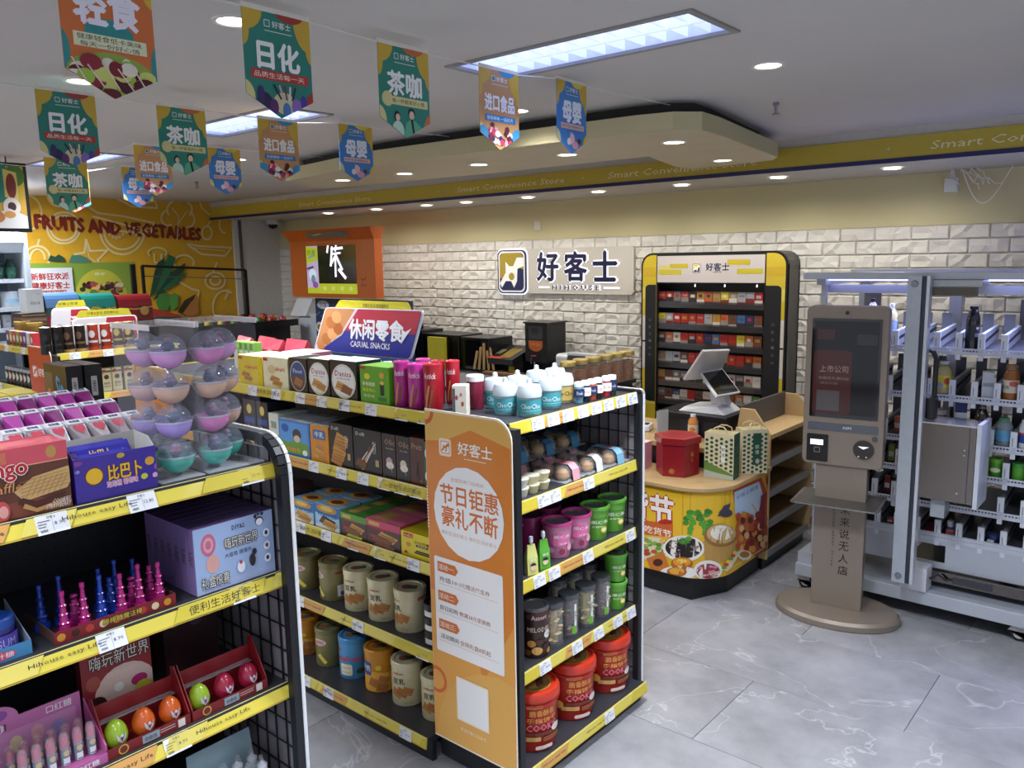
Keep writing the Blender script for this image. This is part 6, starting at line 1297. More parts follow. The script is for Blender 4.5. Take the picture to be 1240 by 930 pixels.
hp_.ink(FRONT(.006), [('r', wx0+.01, hm-.045, wx0+.19, hm-.01, '#c9bb3a'), ('r', wx0+.10, hm+.0, wx0+.24, hm+.03, '#c9b52e'), ('r', wx1-.26, hm+.02, wx1-.10, hm+.055, '#c9b52e'), ('r', wx1-.19, hm-.04, wx1-.01, hm-.005, '#c9bb3a'), ('r', wx0+.02, hm-.01, wx0+.10, hm+.02, '#d6cc70')]
       +[(o[0], [(x, z) for x, z in o[1]], o[2]) if o[0] == 'p' else o for o in logo(.06, -.10, hm)]+[('t', '好客士', .055, hm+.008, .17, .05, .02, NAVY), ('t', 'HIHOUSE', .055, hm-.027, .06, .008, NAVY)], lift=.0004, step=.0001); hp_.build('header_panel', cc)
PC = ['red red grey red black gold orange tan yellow tan silver silver red', 'yellow silver red red red red silver gold orange brown blue navy brown', 'brown orange white red red red navy blue red red yellow orange brown',
      'grey silver silver brown red red red brown tan red red red orange', 'tan brown grey grey silver silver tan tan brown silver grey white white', 'grey brown navy white red brown white tan tan brown orange white green']
CD = dict(red='#a8281f', grey='#77706e', black='#3a3330', gold='#b5802a', orange='#b8602a', tan='#9a8058', yellow='#c9b82a', silver='#9fa0a6', brown='#6a4430', blue='#44689a', navy='#2a3360', white='#cfc6c0', green='#5a7a3a')
rows_ = [(352, 368), (378, 395), (402.5, 419), (426.5, 443), (450, 466), (473.5, 489)]
x00 = wy(797, 400, KY+.03).x; x11 = wy(923, 400, KY+.03).x; pw = (x11-x00)/13
for r_, (y0, y1) in enumerate(rows_):
    zb2 = wy(860, y1, KY+.03).z; 
    MB().box(wx0+.001, .021, zb2-.03, wx1-.001, .18, zb2-.0008, BLK).build('shelf', cc)
    MB().box(wx0+.001, .012, zb2-.032, wx1-.001, .020, zb2+.012, clear('#4a4648', .55)).build('shelf_lip', cc)
    for i, cn_ in enumerate(PC[r_].split()):
        c_ = CD[cn_]; r2 = random.Random(r_*20+i); a2 = CD[r2.choice(['red', 'white', 'gold', 'silver', 'navy', 'tan'])]
        f_ = [('r', -.5, 0, .5, r2.choice([.2, .35, .5]), r2.choice(['#2a2626', '#8a8580', '#cfc8c0', '#7a2a22']))] + r2.choice([[('e', 0, .65, .25, .14, a2)], [('r', -.3, .5, .3, .75, a2)], [('t', r2.choice(['中华', '云烟', '利群', '芙蓉', '黄金']), 0, .68, .7, .2, a2)]])
        tag(MB().box(-pw/2+.002, 0, 0, pw/2-.002, .022, .082, C(c_, rough=.35)).ink(FRONT(0), U(f_, pw-.004, .082), clip=[(-pw/2+.002, 0), (pw/2-.002, 0), (pw/2-.002, .082), (-pw/2+.002, .082)], lift=.0003, step=.0002).build('cigarette_pack', None, (x00+pw*(i+.5), KY+.030, zb2)),
            '%s cigarette pack, %s from the left in the %s row of the wall cabinet' % (cn_, ORD[i], ('top', 'second', 'third', 'fourth', 'fifth', 'bottom')[r_]), 'cigarettes', 'cigarette packs in the wall cabinet')
for i, px in enumerate((840, 876, 915)):
    q = wy(px, 348, KY); MB().lathe([(.004, 0), (.006, .006), (.003, .02)], C('#e8e8ee', emit=1.5, var=0), n=8, c=(q.x-(X0c+X1c)/2, .02, zt_-.02)).build('spot_light', cc)
MB().box(-WC/2+.05, .03, 0, WC/2-.05, .19, Z0c-.001, BLK).build('base_cabinet', cc)
# ---------------------------------------------------------------- lit shop sign
a_, b_ = wy(603, 305, 5.27), wy(768, 358, 5.27); W_, H_ = b_.x-a_.x, wy(603, 305, 5.27).z-wy(603, 357, 5.27).z
t = thing('shop_sign', 'backlit white shop sign with navy characters on the brick wall', 'sign', ((a_.x+b_.x)/2, 5.262, (a_.z+b_.z)/2+.012))
MB().prism(rrect(-W_/2, -H_/2, W_/2, H_/2, .03), -.002, .026, C('#cbc5bb', rough=.4, var=0), ax='y').build('board', t)
GL = C('#eef2ff', emit=1.1, var=0); NV = C('#15173f', rough=.3, var=0)
fr2 = FRONT(.002)
sq = W_*.115; lx, lz = -W_/2+W_*.125, -.005
mb = MB().ink(fr2, [('p', rrect(lx-sq*1.07, lz-sq*1.23, lx+sq*1.07, lz+sq*1.23, .055), GL)]); mb.prism(rrect(lx-sq, lz-sq*1.16, lx+sq, lz+sq*1.16, .05), -.016, -.004, NV, ax='y')
mb.ink(FRONT(.016), [('p', rrect(lx-sq*.93, lz-sq*1.09, lx+sq*.93, lz+sq*1.09, .045), '#e6e6ea'), ('p', rrect(lx-sq*.84, lz-sq*1.0, lx+sq*.84, lz+sq*1.0, .04), NAVY)] + [(o[0], [(x*sq*2.1+lx, z*sq*2.5+lz) for x, z in o[1]], o[2]) for o in logo(1, 0, 0, a='#a8912c')[3:5]] + [('e', lx, lz-sq*.25, sq*.2, sq*.2, '#a8912c')], lift=.0005, step=.0003); mb.build('logo_emblem', t)
for i, (c_, cx_) in enumerate((('好', .405), ('客', .61), ('士', .815))):
    x = -W_/2+W_*cx_; s2 = W_*.165
    g_ = MB().ink(fr2, [('t', c_, x, .035, s2*1.0, s2*1.02, .10, GL)], lift=.001, step=.0006); g_.build('halo', t)
    MB().ink(FRONT(.012), [('t', c_, x, .035, s2*.96, s2, .05, NV)], lift=.001, step=.0004).build('character', t)
mb = MB().ink(fr2, [('t', 'H I H O U S E', W_*.11, -H_*.36, W_*.34, .034, .16, GL), ('r', -W_*.17, -H_*.36-.006, -W_*.085, -H_*.36+.006, GL), ('r', W_*.30, -H_*.36-.006, W_*.41, -H_*.36+.006, GL)], step=.0003)
mb.ink(FRONT(.012), [('t', 'H I H O U S E', W_*.11, -H_*.36, W_*.335, .034, .08, NV), ('s', [(-W_*.17, -H_*.36), (-W_*.085, -H_*.36)], .003, NAVY), ('s', [(W_*.30, -H_*.36), (W_*.41, -H_*.36)], .003, NAVY)], step=.0003); mb.build('lettering', t)

# ================================================================ SELF SERVICE KIOSK
CH = C('#877b6f', rough=.4, metal=.3, var=.02); CHD = C('#6f6255', rough=.35, metal=.4)
ks = thing('self_service_kiosk', 'champagne coloured self service kiosk with a tall dark touch screen', 'kiosk', (-1.295, 4.0, 0), .13)
MB().lathe([(.29, 0), (.295, .004), (.295, .03), (.28, .045), (.0001, .047)], CH, n=56, sy=.70).build('base_plate', ks)
pm = MB().box(-.118, -.03, .0475, .118, .03, .80, CH)
pm.ink(FRONT(.03), [('t', c_, .028, .555-.062*i, .046, .046, '#1d1a18') for i, c_ in enumerate('未来说无人店')]+[('t', c_, -.022, .55-.0165*i, .010, .010, '#3a342e') for i, c_ in enumerate('FUTURE SMART STORE') if c_ != ' '])
pm.build('pillar', ks)
MB().prism(rrect(-.205, -.175, .195, .12, .02), .598, .604, C('#8f8d8c', rough=.25, metal=.8)).box(-.19, -.16, .604, .18, .10, .606, C('#6b6661', rough=.3, metal=.7)).build('tray_shelf', ks)
hd = MB().prism(rrect(-.184, .775, .184, 1.552, .028), -.045, .022, CH, ax='y'); hd.build('head_unit', ks, bevel=.004)
MB().prism(rrect(-.176, .782, .176, 1.545, .024), .0225, .04, CHD, ax='y').build('head_back', ks)
sc_ = MB().prism(rrect(-.156, 1.012, .156, 1.492, .006), -.048, -.0452, C('#0b0b0e', rough=.06, var=0, coat=.5), ax='y').build('touch_screen', ks)
MB().ink(FRONT(.048), [('r', -.145, 1.03, .145, 1.48, C('#0f0c0e', rough=.06, var=0, emit=.02)), ('p', rrect(-.145, 1.03, .03, 1.34, .02), C('#3d1612', rough=.07, var=0, emit=.10)), ('t', '上市公司', -.05, 1.25, .13, .034, .02, C('#8a6a62', rough=.07, var=0, emit=.1)), ('t', '全国无人便利店', -.05, 1.205, .14, .014, C('#8a6a62', rough=.07, var=0, emit=.08)), ('t', '欢迎光临', -.07, 1.18, .08, .012, C('#7a5a52', rough=.07, var=0, emit=.08)),
      ('r', -.125, 1.045, -.02, 1.145, C('#4a4444', rough=.07, var=0, emit=.08)), ('r', .05, 1.37, .14, 1.42, C('#2a2a2c', rough=.07, var=0, emit=.05)), ('r', -.13, 1.39, -.05, 1.44, C('#3a1a1e', rough=.07, var=0, emit=.06))], lift=.0004, step=.0002).build('screen_print_reflection', sc_)  # faint print, plus a dark red patch painting the orange sign's reflection
MB().lathe([(.009, -.0005), (.009, .003), (.0001, .0035)], C('#121214', rough=.1), n=18, ax='y', c=(.0, -.0495, 1.520)).build('camera_lens', ks)
MB().prism(rrect(-.160, .945, .160, .985, .006), -.047, -.0452, C('#5d6068', rough=.25, metal=.3), ax='y').ink(FRONT(.047), [('t', 'ASM', .02, .966, .04, .012, .02, '#d9dbe0')]).build('status_strip', ks)
MB().prism(rrect(-.162, .79, -.062, .925, .006), -.049, -.0452, C('#141416', rough=.25), ax='y').ink(FRONT(.049), [('r', -.145, .872, -.085, .898, C('#f4f6ff', emit=1.4, var=0)), ('s', [(-.125, .858), (-.1, .858), (-.1, .835), (-.125, .835), (-.125, .858)], .002, '#9a9a9e')]).build('scan_window', ks)
MB().lathe([(.047, -.001), (.045, .0045), (.0001, .005)], C('#3a3431', rough=.35, metal=.3), n=36, ax='y', c=(.100, -.0505, .868)).build('palm_reader', ks)
MB().lathe([(.013, -.001), (.0125, .004), (.0001, .0045)], C('#4f4843', rough=.3), n=22, ax='y', c=(.147, -.0498, .925)).build('round_button', ks)
MB().ink(FRONT(.056), [('p', [(.075, .885), (.125, .885), (.1, .872)], C('#dfe4ee', emit=.8, var=0)), ('e', .08, .835, .004, .004, '#c9c9c9'), ('e', .115, .835, .004, .004, '#c9c9c9')]).build('reader_mark', ks)

# ================================================================ VENDING RACK
WM = C('#b9bfc9', rough=.35, metal=.25, var=.02); GM = C('#7f848c', rough=.4, metal=.4); SS = C('#7d7672', rough=.2, metal=1.0, var=.03, bump=.05); LED = C('#9aa0ff', emit=5.0, var=0)
VX0, VX1, VY = -1.555, .62, 4.17
vr = thing('vending_rack', 'open white vending rack with sloping product lanes and a steel drop box', 'vending machine', (0, 0, 0))
def vb(name, x0, y0, z0, x1, y1, z1, m=WM, **k): return MB().box(x0, y0, z0, x1, y1, z1, m).build(name, vr, **k)
vb('deck_beam', VX0-.02, VY, .085, VX1, VY+.05, .152, bevel=.003); vb('deck_beam', VX0-.02, 4.86, .085, VX1, 4.91, .152, bevel=.003)
vb('deck_plate', VX0-.02, VY+.051, .13, VX1, 4.859, .149, C('#9aa0a8', rough=.4))
vb('steel_tray', -1.10, VY+.10, .185, VX1, 4.80, .195, SS); vb('tray_front', -1.10, VY+.085, .185, VX1, VY+.098, .235, SS)
vb('end_block', VX0-.015, VY+.02, .153, VX0+.06, 4.85, .21); 
for x in (VX0+.03, VX0+.50, VX1-.1): vb('rear_post', x, 4.86, .153, x+.06, 4.90, 1.64)
vb('front_post', VX0+.04, VY+.06, .211, VX0+.065, VY+.085, 1.64)
vb('top_beam', VX0-.015, 4.12, 1.672, VX1, 4.19, 1.706, bevel=.002); vb('top_beam', VX0+.03, 4.26, 1.60, VX1, 4.30, 1.640); vb('cross_beam', VX0+.03, 4.19, 1.640, VX0+.075, 4.90, 1.672); vb('cross_beam', -.60, 4.19, 1.640, -.55, 4.90, 1.672); vb('top_beam', VX0-.015, 4.84, 1.672, VX1, 4.91, 1.706)
vb('light_strip', VX0+.08, 4.22, 1.662, VX1-.02, 4.245, 1.670, LED); vb('light_strip', VX0+.08, 4.315, 1.600, VX1-.02, 4.325, 1.606, LED)
lamp('AREA', 'rack_light', (-.45, 4.40, 1.655), 14, (.52, .55, 1), vr, size=1.9, size_y=.05)
for x in (VX0+.07, -.72, .1): vb('back_plate', x, 4.83, .30, x+.09, 4.84, 1.60 if x < -1 else 1.55, C('#6e7079', rough=.5, metal=.2))
# upright of the picking arm
vb('arm_upright', -1.052, 4.03, .225, -.992, 4.075, 1.69, C('#aeb6bf', rough=.3, metal=.4), bevel=.002)
vb('arm_rail', -.990, 4.04, .225, -.976, 4.09, 1.69, C('#3f444e', rough=.3, metal=.6)); vb('arm_rail', -.974, 4.04, .225, -.960, 4.09, 1.69, C('#c9cfd8', rough=.25, metal=.5))
vb('arm_head', -1.04, 4.095, 1.642, -.76, 4.25, 1.671, C('#b0b4b4', rough=.35, metal=.3), bevel=.002); vb('arm_cap', -1.0, 4.095, 1.60, -.78, 4.12, 1.638, C('#5a5248', rough=.4))
for z in (1.655, .26): MB().lathe([(.016, 0), (.014, -.005), (.0001, -.006)], C('#8a8d92', metal=.8, rough=.3), n=18, ax='y', c=(-1.022, 4.028, z)).build('pulley_bolt', vr)
# steel drop box
sb_ = MB().box(-1.030, 4.06, .655, -.735, 4.22, 1.012, SS).build('drop_box', vr, bevel=.003)
vb('box_seam', -1.0, 4.056, .66, -.997, 4.0595, 1.008, C('#4a4642', rough=.4)); vb('box_seam', -.765, 4.056, .66, -.762, 4.0595, 1.008, C('#4a4642', rough=.4))
vb('box_bracket', -.733, 4.05, .64, -.715, 4.26, 1.03, C('#c4cad6', rough=.35)); vb('box_lid', -1.035, 4.055, 1.0125, -.73, 4.23, 1.020, C('#c2c2c2', rough=.2, metal=.8)); vb('box_hanger', -.915, 4.10, .56, -.855, 4.20, .654, C('#9aa0a6', rough=.3))
rv = MB()
for x, z in ((-.985, .93), (-.985, .905), (-.78, .905), (-.78, .88), (-.985, .70), (-.80, .70), (-1.015, .95), (-1.015, .75)): rv.lathe([(.004, 0), (.003, -.002), (.0001, -.002)], C('#dfe2e6', metal=.5), n=8, ax='y', c=(x, 4.059, z))
rv.build('rivet', vr)['kind'] = 'stuff'
gn = MB(); gn.tube([(-.985, 4.12, 1.33), (-.965, 4.115, 1.348), (-.945, 4.11, 1.34), (-.930, 4.105, 1.31), (-.928, 4.10, 1.25), (-.928, 4.10, 1.13)], .011, C('#16161a', rough=.5), n=10); gn.lathe([(.020, 1.025), (.028, 1.03), (.028, 1.125), (.018, 1.135)], C('#16161a', rough=.5), n=14, c=(-.940, 4.11, 0)); gn.build('suction_hose', vr)
vb('control_box', -1.045, 4.155, .153, -.925, 4.26, .262, C('#c6cad2', rough=.35), bevel=.004); vb('control_box_lid', -1.043, 4.157, .2625, -.927, 4.258, .272, C('#d4d8de', rough=.35))
vb('adapter', -.83, 4.25, .1955, -.66, 4.31, .225, C('#3a3c42')); cbm = MB(); cbm.tube([(-.92, 4.2, .215), (-.89, 4.23, .235), (-.86, 4.24, .21), (-.83, 4.26, .212)], .006, C('#1a1a1e'), n=8); cbm.build('cable', vr)
MB().box(-1.03, 4.300, .24, -1.02, 4.312, .42, WM).box(-1.02, 4.300, .36, .60, 4.312, .42, WM).box(-.88, 4.300, .24, .60, 4.312, .36, WM).box(-1.02, 4.300, .24, -.88, 4.312, .27, WM).build('lower_panel', vr)
vb('lower_panel_left', -1.50, 4.300, .24, -1.10, 4.312, .42)
for x in (VX0+.02, -.535, .5):
    for y in (VY+.06, 4.82):
        c_ = MB(); c_.box(-.028, -.022, .045, .028, .022, .0845, C('#c9cac8', rough=.4)).lathe([(.0001, -.014), (.034, -.014), (.036, -.010), (.036, .010), (.034, .014), (.0001, .014)], C('#17171a', rough=.6), n=22, ax='y', c=(.0, 0, .036)).lathe([(.022, -.0165), (.020, -.015)], C('#c9c6c0', rough=.4), n=18, ax='y', c=(0, 0, .036))
        c_.prism([(-.045, .05), (.03, .05), (.045, .03), (.05, .012), (.0, .06), (-.03, .07)], -.024, -.0165, C('#d0cfca', rough=.4), ax='y'); c_.build('caster', vr, (x, y, 0))
# sloping lanes
LZ = [1.325, 1.098, .876, .725, .557, .395]; STEP = .0945; rise = .032
DW = C('#d5d9e2', rough=.35, var=0); DK = C('#17171b', rough=.5)
dv = MB().hull([(-.008, 0, 0), (.008, 0, 0), (.008, .35, rise), (-.008, .35, rise)], [(-.008, 0, .075), (.008, 0, .075), (.008, .35, .062+rise), (-.008, .35, .062+rise)], C('#8f959f', rough=.4)); dv.box(-.014, -.016, -.012, .014, -.001, .078, DW); dv.box(-.010, -.019, -.050, .010, -.001, -.014, DW)
dv.hull([(.0082, .01, .030), (.0095, .01, .030), (.0095, .33, .030+rise), (.0082, .33, .030+rise)], [(.0082, .01, .045), (.0095, .01, .045), (.0095, .33, .045+rise), (.0082, .33, .045+rise)], DK); dv.box(-.006, -.0168, .01, -.002, -.0162, .05, C('#8a8f98'))
d0 = None; bp0 = None
LREF = [wy(px_, y_, 4.31).x for px_, y_ in ((1161, 420), (1179.7, 480), (1228, 530), (1218, 575), (1212, 610), (1161, 650))]
lanes = [[r_+STEP*i for i in range(-9, 18)] for r_ in LREF]
for k_, z in enumerate(LZ):
    X0_, X1_ = VX0+.07, VX1-.03
    MB().hull([(X0_, 4.31, z-.004), (X1_, 4.31, z-.004), (X1_, 4.70, z-.004+rise), (X0_, 4.70, z-.004+rise)], [(X0_, 4.31, z), (X1_, 4.31, z), (X1_, 4.70, z+rise), (X0_, 4.70, z+rise)], C('#5d6068', rough=.4, metal=.3)).build('sloping_shelf', vr)
    lp_ = MB().box(X0_, 4.297, z-.014, X1_, 4.303, z+.002, C('#c3c8d4', rough=.35)).box(X0_, 4.297, z+.010, X1_, 4.303, z+.018, C('#c3c8d4', rough=.35))
    n_ = int((X1_-X0_)/.014)
    for i in range(n_): lp_.box(X0_+.014*i, 4.2985, z+.002, X0_+.014*i+.006, 4.3015, z+.010, C('#c3c8d4', rough=.35))
    lp_.build('lane_rail', vr)
    for i, x in enumerate(lanes[k_]):
        if not (X0_ < x < X1_): continue
        if k_ in (3, 4) and -1.02 < x < -.74: continue
        if d0 is None: d0 = dv.build('lane_divider', vr, (x, 4.318, z+.012))
        else: clone(d0, (x, 4.318, z+.012), parent=vr, top=False)
        if bp0 is None: bp0 = MB().box(-.024, 0, 0, .024, .003, .135, C('#777a82', rough=.5)).build('lane_back_plate', vr, (x+.045, 4.705, z+rise-.01))
        else: clone(bp0, (x+.045, 4.705, z+rise-.01), parent=vr, top=False)
# goods in the lanes
def lane_item(px, k_, y=4.345):
    q = wy(px, 450, y); q.x = min(((x+STEP/2) for x in lanes[k_]), key=lambda v: abs(v-q.x)); zz = LZ[k_]+rise*(y-.028-4.31)/.39+.0105
    return (q.x, y, zz)
l_ = lane_item(1175, 0); bottle('drink_bottle', 'tall black tea bottle on the top lane of the vending rack', 'bottle', l_, .030, .205, '#15161c', '#101014', lab='#1d1e2a', ops=[('t', '黑', .1, .75, .4, .1, '#4a4a5a'), ('e', .3, .5, .12, .03, '#c9c9d0'), ('r', .1, .3, .4, .38, '#8a8fa5')], rz=.3, neck=.5)
l_ = lane_item(1062, 0, 4.40); bottle('drink_bottle', 'clear water bottle with black cap showing above the kiosk', 'bottle', l_, .030, .225, '#dfe6ec', '#141418', liquid='#c9d4da')
l_ = lane_item(1086, 0, 4.40); bottle('drink_bottle', 'pale lemon drink bottle on the top lane beside the kiosk', 'bottle', l_, .026, .20, '#e3e0c0', '#c9cdd6', lab='#9ab0d0', liquid='#cfc48a')
l_ = lane_item(1147, 1); bottle('drink_bottle', 'round yellow lemon drink bottle on the second lane', 'bottle', l_, .036, .165, '#c9c48a', '#b8bcc2', lab='#d8c83a', liquid='#c9c08a', ops=[('e', .3, .42, .2, .1, '#c4502a'), ('e', -.1, .3, .2, .08, '#8a9ac0')], neck=.5)
l_ = lane_item(1195, 1); carton('milk_carton', 'plain white milk carton on the second lane', 'carton', l_, .05, .05, .125, '#b9bfc6', front=[('r', -.4, .45, .4, .6, '#8a94a0')], rz=.2)
for i, px in enumerate((1221, 1249)):
    l_ = lane_item(px, 1); bottle('drink_bottle', 'amber tea bottle with pale label on the second lane, %s' % ('left one', 'one cut by the right edge')[i], 'bottle', l_, .034, .165, '#b07838', '#8a6a48', lab='#cfc8b8', liquid='#a05a20', ops=[('e', .25, .48, .3, .08, '#c4604a'), ('t', '果茶', -.3, .38, .6, .09, '#4a4a4a')], neck=.6)
l_ = lane_item(1146, 2); tin('snack_tub', 'small clear tub of red sweets behind the steel box', 'tub', l_, .036, .145, '#8a2f33', '#c9c4c4', rz=0, metal=0)
l_ = lane_item(1168, 2); carton('snack_pack', 'white pack with dark blue top and lettering behind the steel box', 'snack pack', l_, .052, .035, .19, '#c9cdd8', front=[('r', -.5, .75, .5, 1, '#1f2a6a'), ('t', 'Pumo', 0, .45, .7, .16, .02, '#3a3f5a'), ('t', '饼干', 0, .25, .4, .1, '#3a3f5a')], rz=.35)
l_ = lane_item(1193, 2); bottle('drink_bottle', 'dark cola bottle with gold label behind the steel box', 'bottle', l_, .030, .185, '#2a1c14', '#6a6a6a', lab='#a08030', neck=.4)
l_ = lane_item(1218, 2); bottle('drink_bottle', 'clear blue labelled bottle with green cap on the third lane', 'bottle', l_, .036, .135, '#9fb0b8', '#3f8a5a', lab='#5a9ac0', liquid='#6f7a80', neck=.5)
l_ = lane_item(1241, 2); bottle('drink_bottle', 'white bottle with blue and red stripes on the third lane', 'bottle', l_, .036, .135, '#c9ccd0', '#d6d8dc', lab='#2a4a9a', ops=[('r', -1.5, .5, 1.5, .58, '#b03a3a')], neck=.6)
l_ = lane_item(1209, 3); tin('snack_tub', 'short lime green can on the fourth lane right of the steel box', 'can', l_, .030, .09, '#4f9a2a', '#6fb03a', ops=[('e', 0, .4, .4, .12, '#dfe6c0')], metal=.2, lidr=.98)
l_ = lane_item(1246, 3); tin('snack_tub', 'green can at the right edge of the picture on the fourth lane', 'can', l_, .030, .08, '#4f9a2a', '#3f8a3a', metal=.2, lidr=.98)
def lane_box(px, k_, w_, h_, col, label, f=(), rz=.1, dd=.10):
    q = wy(px, 650, 4.36); q.x = min(((x+STEP/2) for x in lanes[k_]), key=lambda v: abs(v-q.x)); y = 4.37; o = carton('snack_pack', label, 'snack pack', (q.x, y, LZ[k_]+rise*(y-.05-4.31)/.39+.0115), w_, dd, h_, col, front=f, rz=rz); o.rotation_euler = (.082, 0, rz); return o
lane_box(1106, 5, .035, .022, '#b9a9a0', 'slim pale stick pack lying in the lowest lane, leftmost', [('r', -.5, 0, .5, .4, '#a03a30')])
lane_box(1132, 5, .036, .020, '#8a2430', 'slim red stick pack lying in the lowest lane')
lane_box(1153, 5, .034, .035, '#cfc8c0', 'white and red pack in the lowest lane under the steel box', [('r', -.5, .5, .5, 1, '#a82830'), ('t', '糖', 0, .3, .6, .3, '#2a2a2a')])
l_ = lane_item(1169, 5, 4.35); tin('snack_tub', 'small white and blue can in the lowest lane', 'can', l_, .015, .075, '#c9c9cc', '#b9bcc2', ops=[('r', -1.5, .35, 1.5, .6, '#2a4a9a')], metal=.2, n=16, lidr=.98)
lane_box(1199, 5, .028, .022, '#dcdad4', 'slim white pack with black marks in the lowest lane', [('s', [(-.3, .5), (.3, .5)], .1, '#2a2a2a')], rz=-.2)
l_ = lane_item(1221, 5, 4.36); tin('snack_tub', 'short dark blue tub in the lowest lane near the right edge', 'tub', l_, .030, .045, '#1a2a5a', '#24366a', metal=.1)
# packs seen between the kiosk and the arm
for i, (px, k_, c_, l_) in enumerate(((1082, 2, '#b0603a', 'orange and white'), (1072, 2, '#2a2a30', 'black'), (1078, 3, '#8a8a3a', 'olive'), (1080, 4, '#8a3038', 'dark red'), (1078, 5, '#9a4048', 'rosy red'))):
    carton('snack_pack', '%s pack on the %s lane, in the gap beside the kiosk' % (l_, ('', '', 'third', 'fourth', 'fifth', 'lowest')[k_]), 'snack pack', lane_item(px, k_, 4.37+.055*(i == 1)), .03, .035, .085 if k_ < 5 else .03, c_, front=[('r', -.4, .3, .4, .6, '#cfc8c0')])

# ================================================================ MENU SCREEN UNIT, BACK COUNTER
ORG = C('#b85a20', rough=.4, var=.02)
TY = 4.5; a_, b_, c_, d_ = wy(350, 280, TY), wy(448, 276, TY), wy(448, 362, TY), wy(352, 359, TY)
x0, x1 = -6.53, -5.335; zt, zb = 2.085, 1.485; yb = 4.585
mu = thing('menu_screen_unit', 'orange wall mounted menu screen housing with a flared hood', 'screen', (0, 0, 0))
mb = MB(); O_ = lambda x, z: None
def bx4(nm_, x0_, z0_, x1_, z1_): MB().box(x0_, TY, z0_, x1_, yb, z1_, ORG).build(nm_, mu)
sx0, sx1, sz0, sz1 = -6.305, -5.58, 1.52, 1.945
bx4('side_cheek', x0, zb, sx0, zt-.10); bx4('side_cheek', sx1, zb, x1, zt-.10); bx4('lower_rail', sx0, zb, sx1, sz0); bx4('upper_rail', sx0, sz1, sx1, zt-.10)
MB().hull([(x0, TY, zt-.10), (x1, TY, zt-.10), (x1, yb, zt-.10), (x0, yb, zt-.10)], [(x0-.03, TY-.07, zt), (x1+.03, TY-.07, zt), (x1+.03, yb, zt), (x0-.03, yb, zt)], ORG).build('flared_hood', mu)
MB().ink(lambda u, v, w: (u, TY-.02-w-.0535*(v-zt+.10)/.10, v), [('p', rrect(-6.2, zt-.075, -5.62, zt-.025, .015), '#6a6258'), ('s', [(-6.1, zt-.05), (-5.98, zt-.04)], .008, '#c9b060')], lift=.004).build('hood_window', mu)
MB().box(-6.42, yb, 1.6, -6.25, YB-.018, 1.9, C('#55504a')).build('wall_bracket', mu)
so = MB().box(sx0, TY+.012, sz0, sx1, TY+.03, sz1, C('#100c0b', rough=.12, var=0)); cxs = lambda f_: sx0+(sx1-sx0)*f_; czs = lambda f_: sz0+(sz1-sz0)*f_
e = lambda h, s=.8: C(h, emit=s, var=0, rough=.3)
q = lambda *p_: [(cxs(a2), czs(b2)) for a2, b2 in p_]
so.ink(FRONT(-TY-.012), [('r', cxs(0), czs(0), cxs(.24), czs(1), e('#b8a8c8', .5)), ('p', q((0, .62), (.24, .7), (.24, .95), (0, 1)), e('#a9b830', .5)), ('t', '奶茶', cxs(.11), czs(.86), .12, .05, e('#3a6a3a', .3)), ('r', cxs(.24), czs(0), cxs(1), czs(.21), e('#a9b428', .55)), ('r', cxs(0), czs(0), cxs(.24), czs(.12), e('#a9b428', .5)),
      ('e', cxs(.12), czs(.4), .055, .05, e('#c9d8e8', .5)), ('e', cxs(.13), czs(.3), .03, .04, e('#5a8a9a', .4)), ('e', cxs(.17), czs(.18), .04, .03, e('#8a4a9a', .4)), ('s', q((.02, .52), (.14, .56)), .02, e('#5a3a7a', .4)), ('s', q((.04, .75), (.18, .8)), .012, e('#6a8ac0', .4))]
      + [('e', cxs(.36+.17*i), czs(.11), .028, .02, e('#c4cc78', .4)) for i in range(4)]
      + [('s', q((.46, .99), (.44, .86)), .022, e('#f2f4ff', 1.3)), ('s', q((.54, .96), (.50, .58)), .024, e('#f2f4ff', 1.3)), ('s', q((.52, .92), (.74, .94)), .022, e('#f2f4ff', 1.3)), ('s', q((.62, .99), (.60, .88)), .02, e('#f2f4ff', 1.3)), ('s', q((.60, .78), (.50, .6)), .022, e('#f2f4ff', 1.3)), ('s', q((.60, .80), (.59, .36)), .022, e('#f2f4ff', 1.3)), ('s', q((.60, .82), (.72, .5)), .024, e('#f2f4ff', 1.3)), ('s', q((.66, .5), (.78, .33)), .028, e('#f2f4ff', 1.3)), ('s', q((.52, .82), (.70, .84)), .016, e('#f2f4ff', 1.3))], lift=.0008, step=.0003)
so.build('menu_display', mu)
MB().ink(FRONT(-TY), [('s', [(-5.52, 1.66), (-5.50, 1.64), (-5.47, 1.65), (-5.46, 1.67)], .008, '#3a1a10'), ('t', '茶饮', -5.49, 1.60, .07, .025, '#3a1a10')], lift=.001).build('cheek_print', mu)
# back counter along the brick wall
bc = thing('back_counter', 'long dark back counter along the brick wall behind the checkout', 'counter', (0, 0, 0))
MB().box(-7.0, 4.66, .0, -3.25, 5.20, .86, C('#3a3532', rough=.5)).build('cabinet', bc); MB().box(-7.02, 4.63, .861, -3.23, 5.22, .89, C('#2c2b2b', rough=.35)).build('worktop', bc)
BT = .8905
def place(px, py, Y): q = wy(px, py, Y); return q
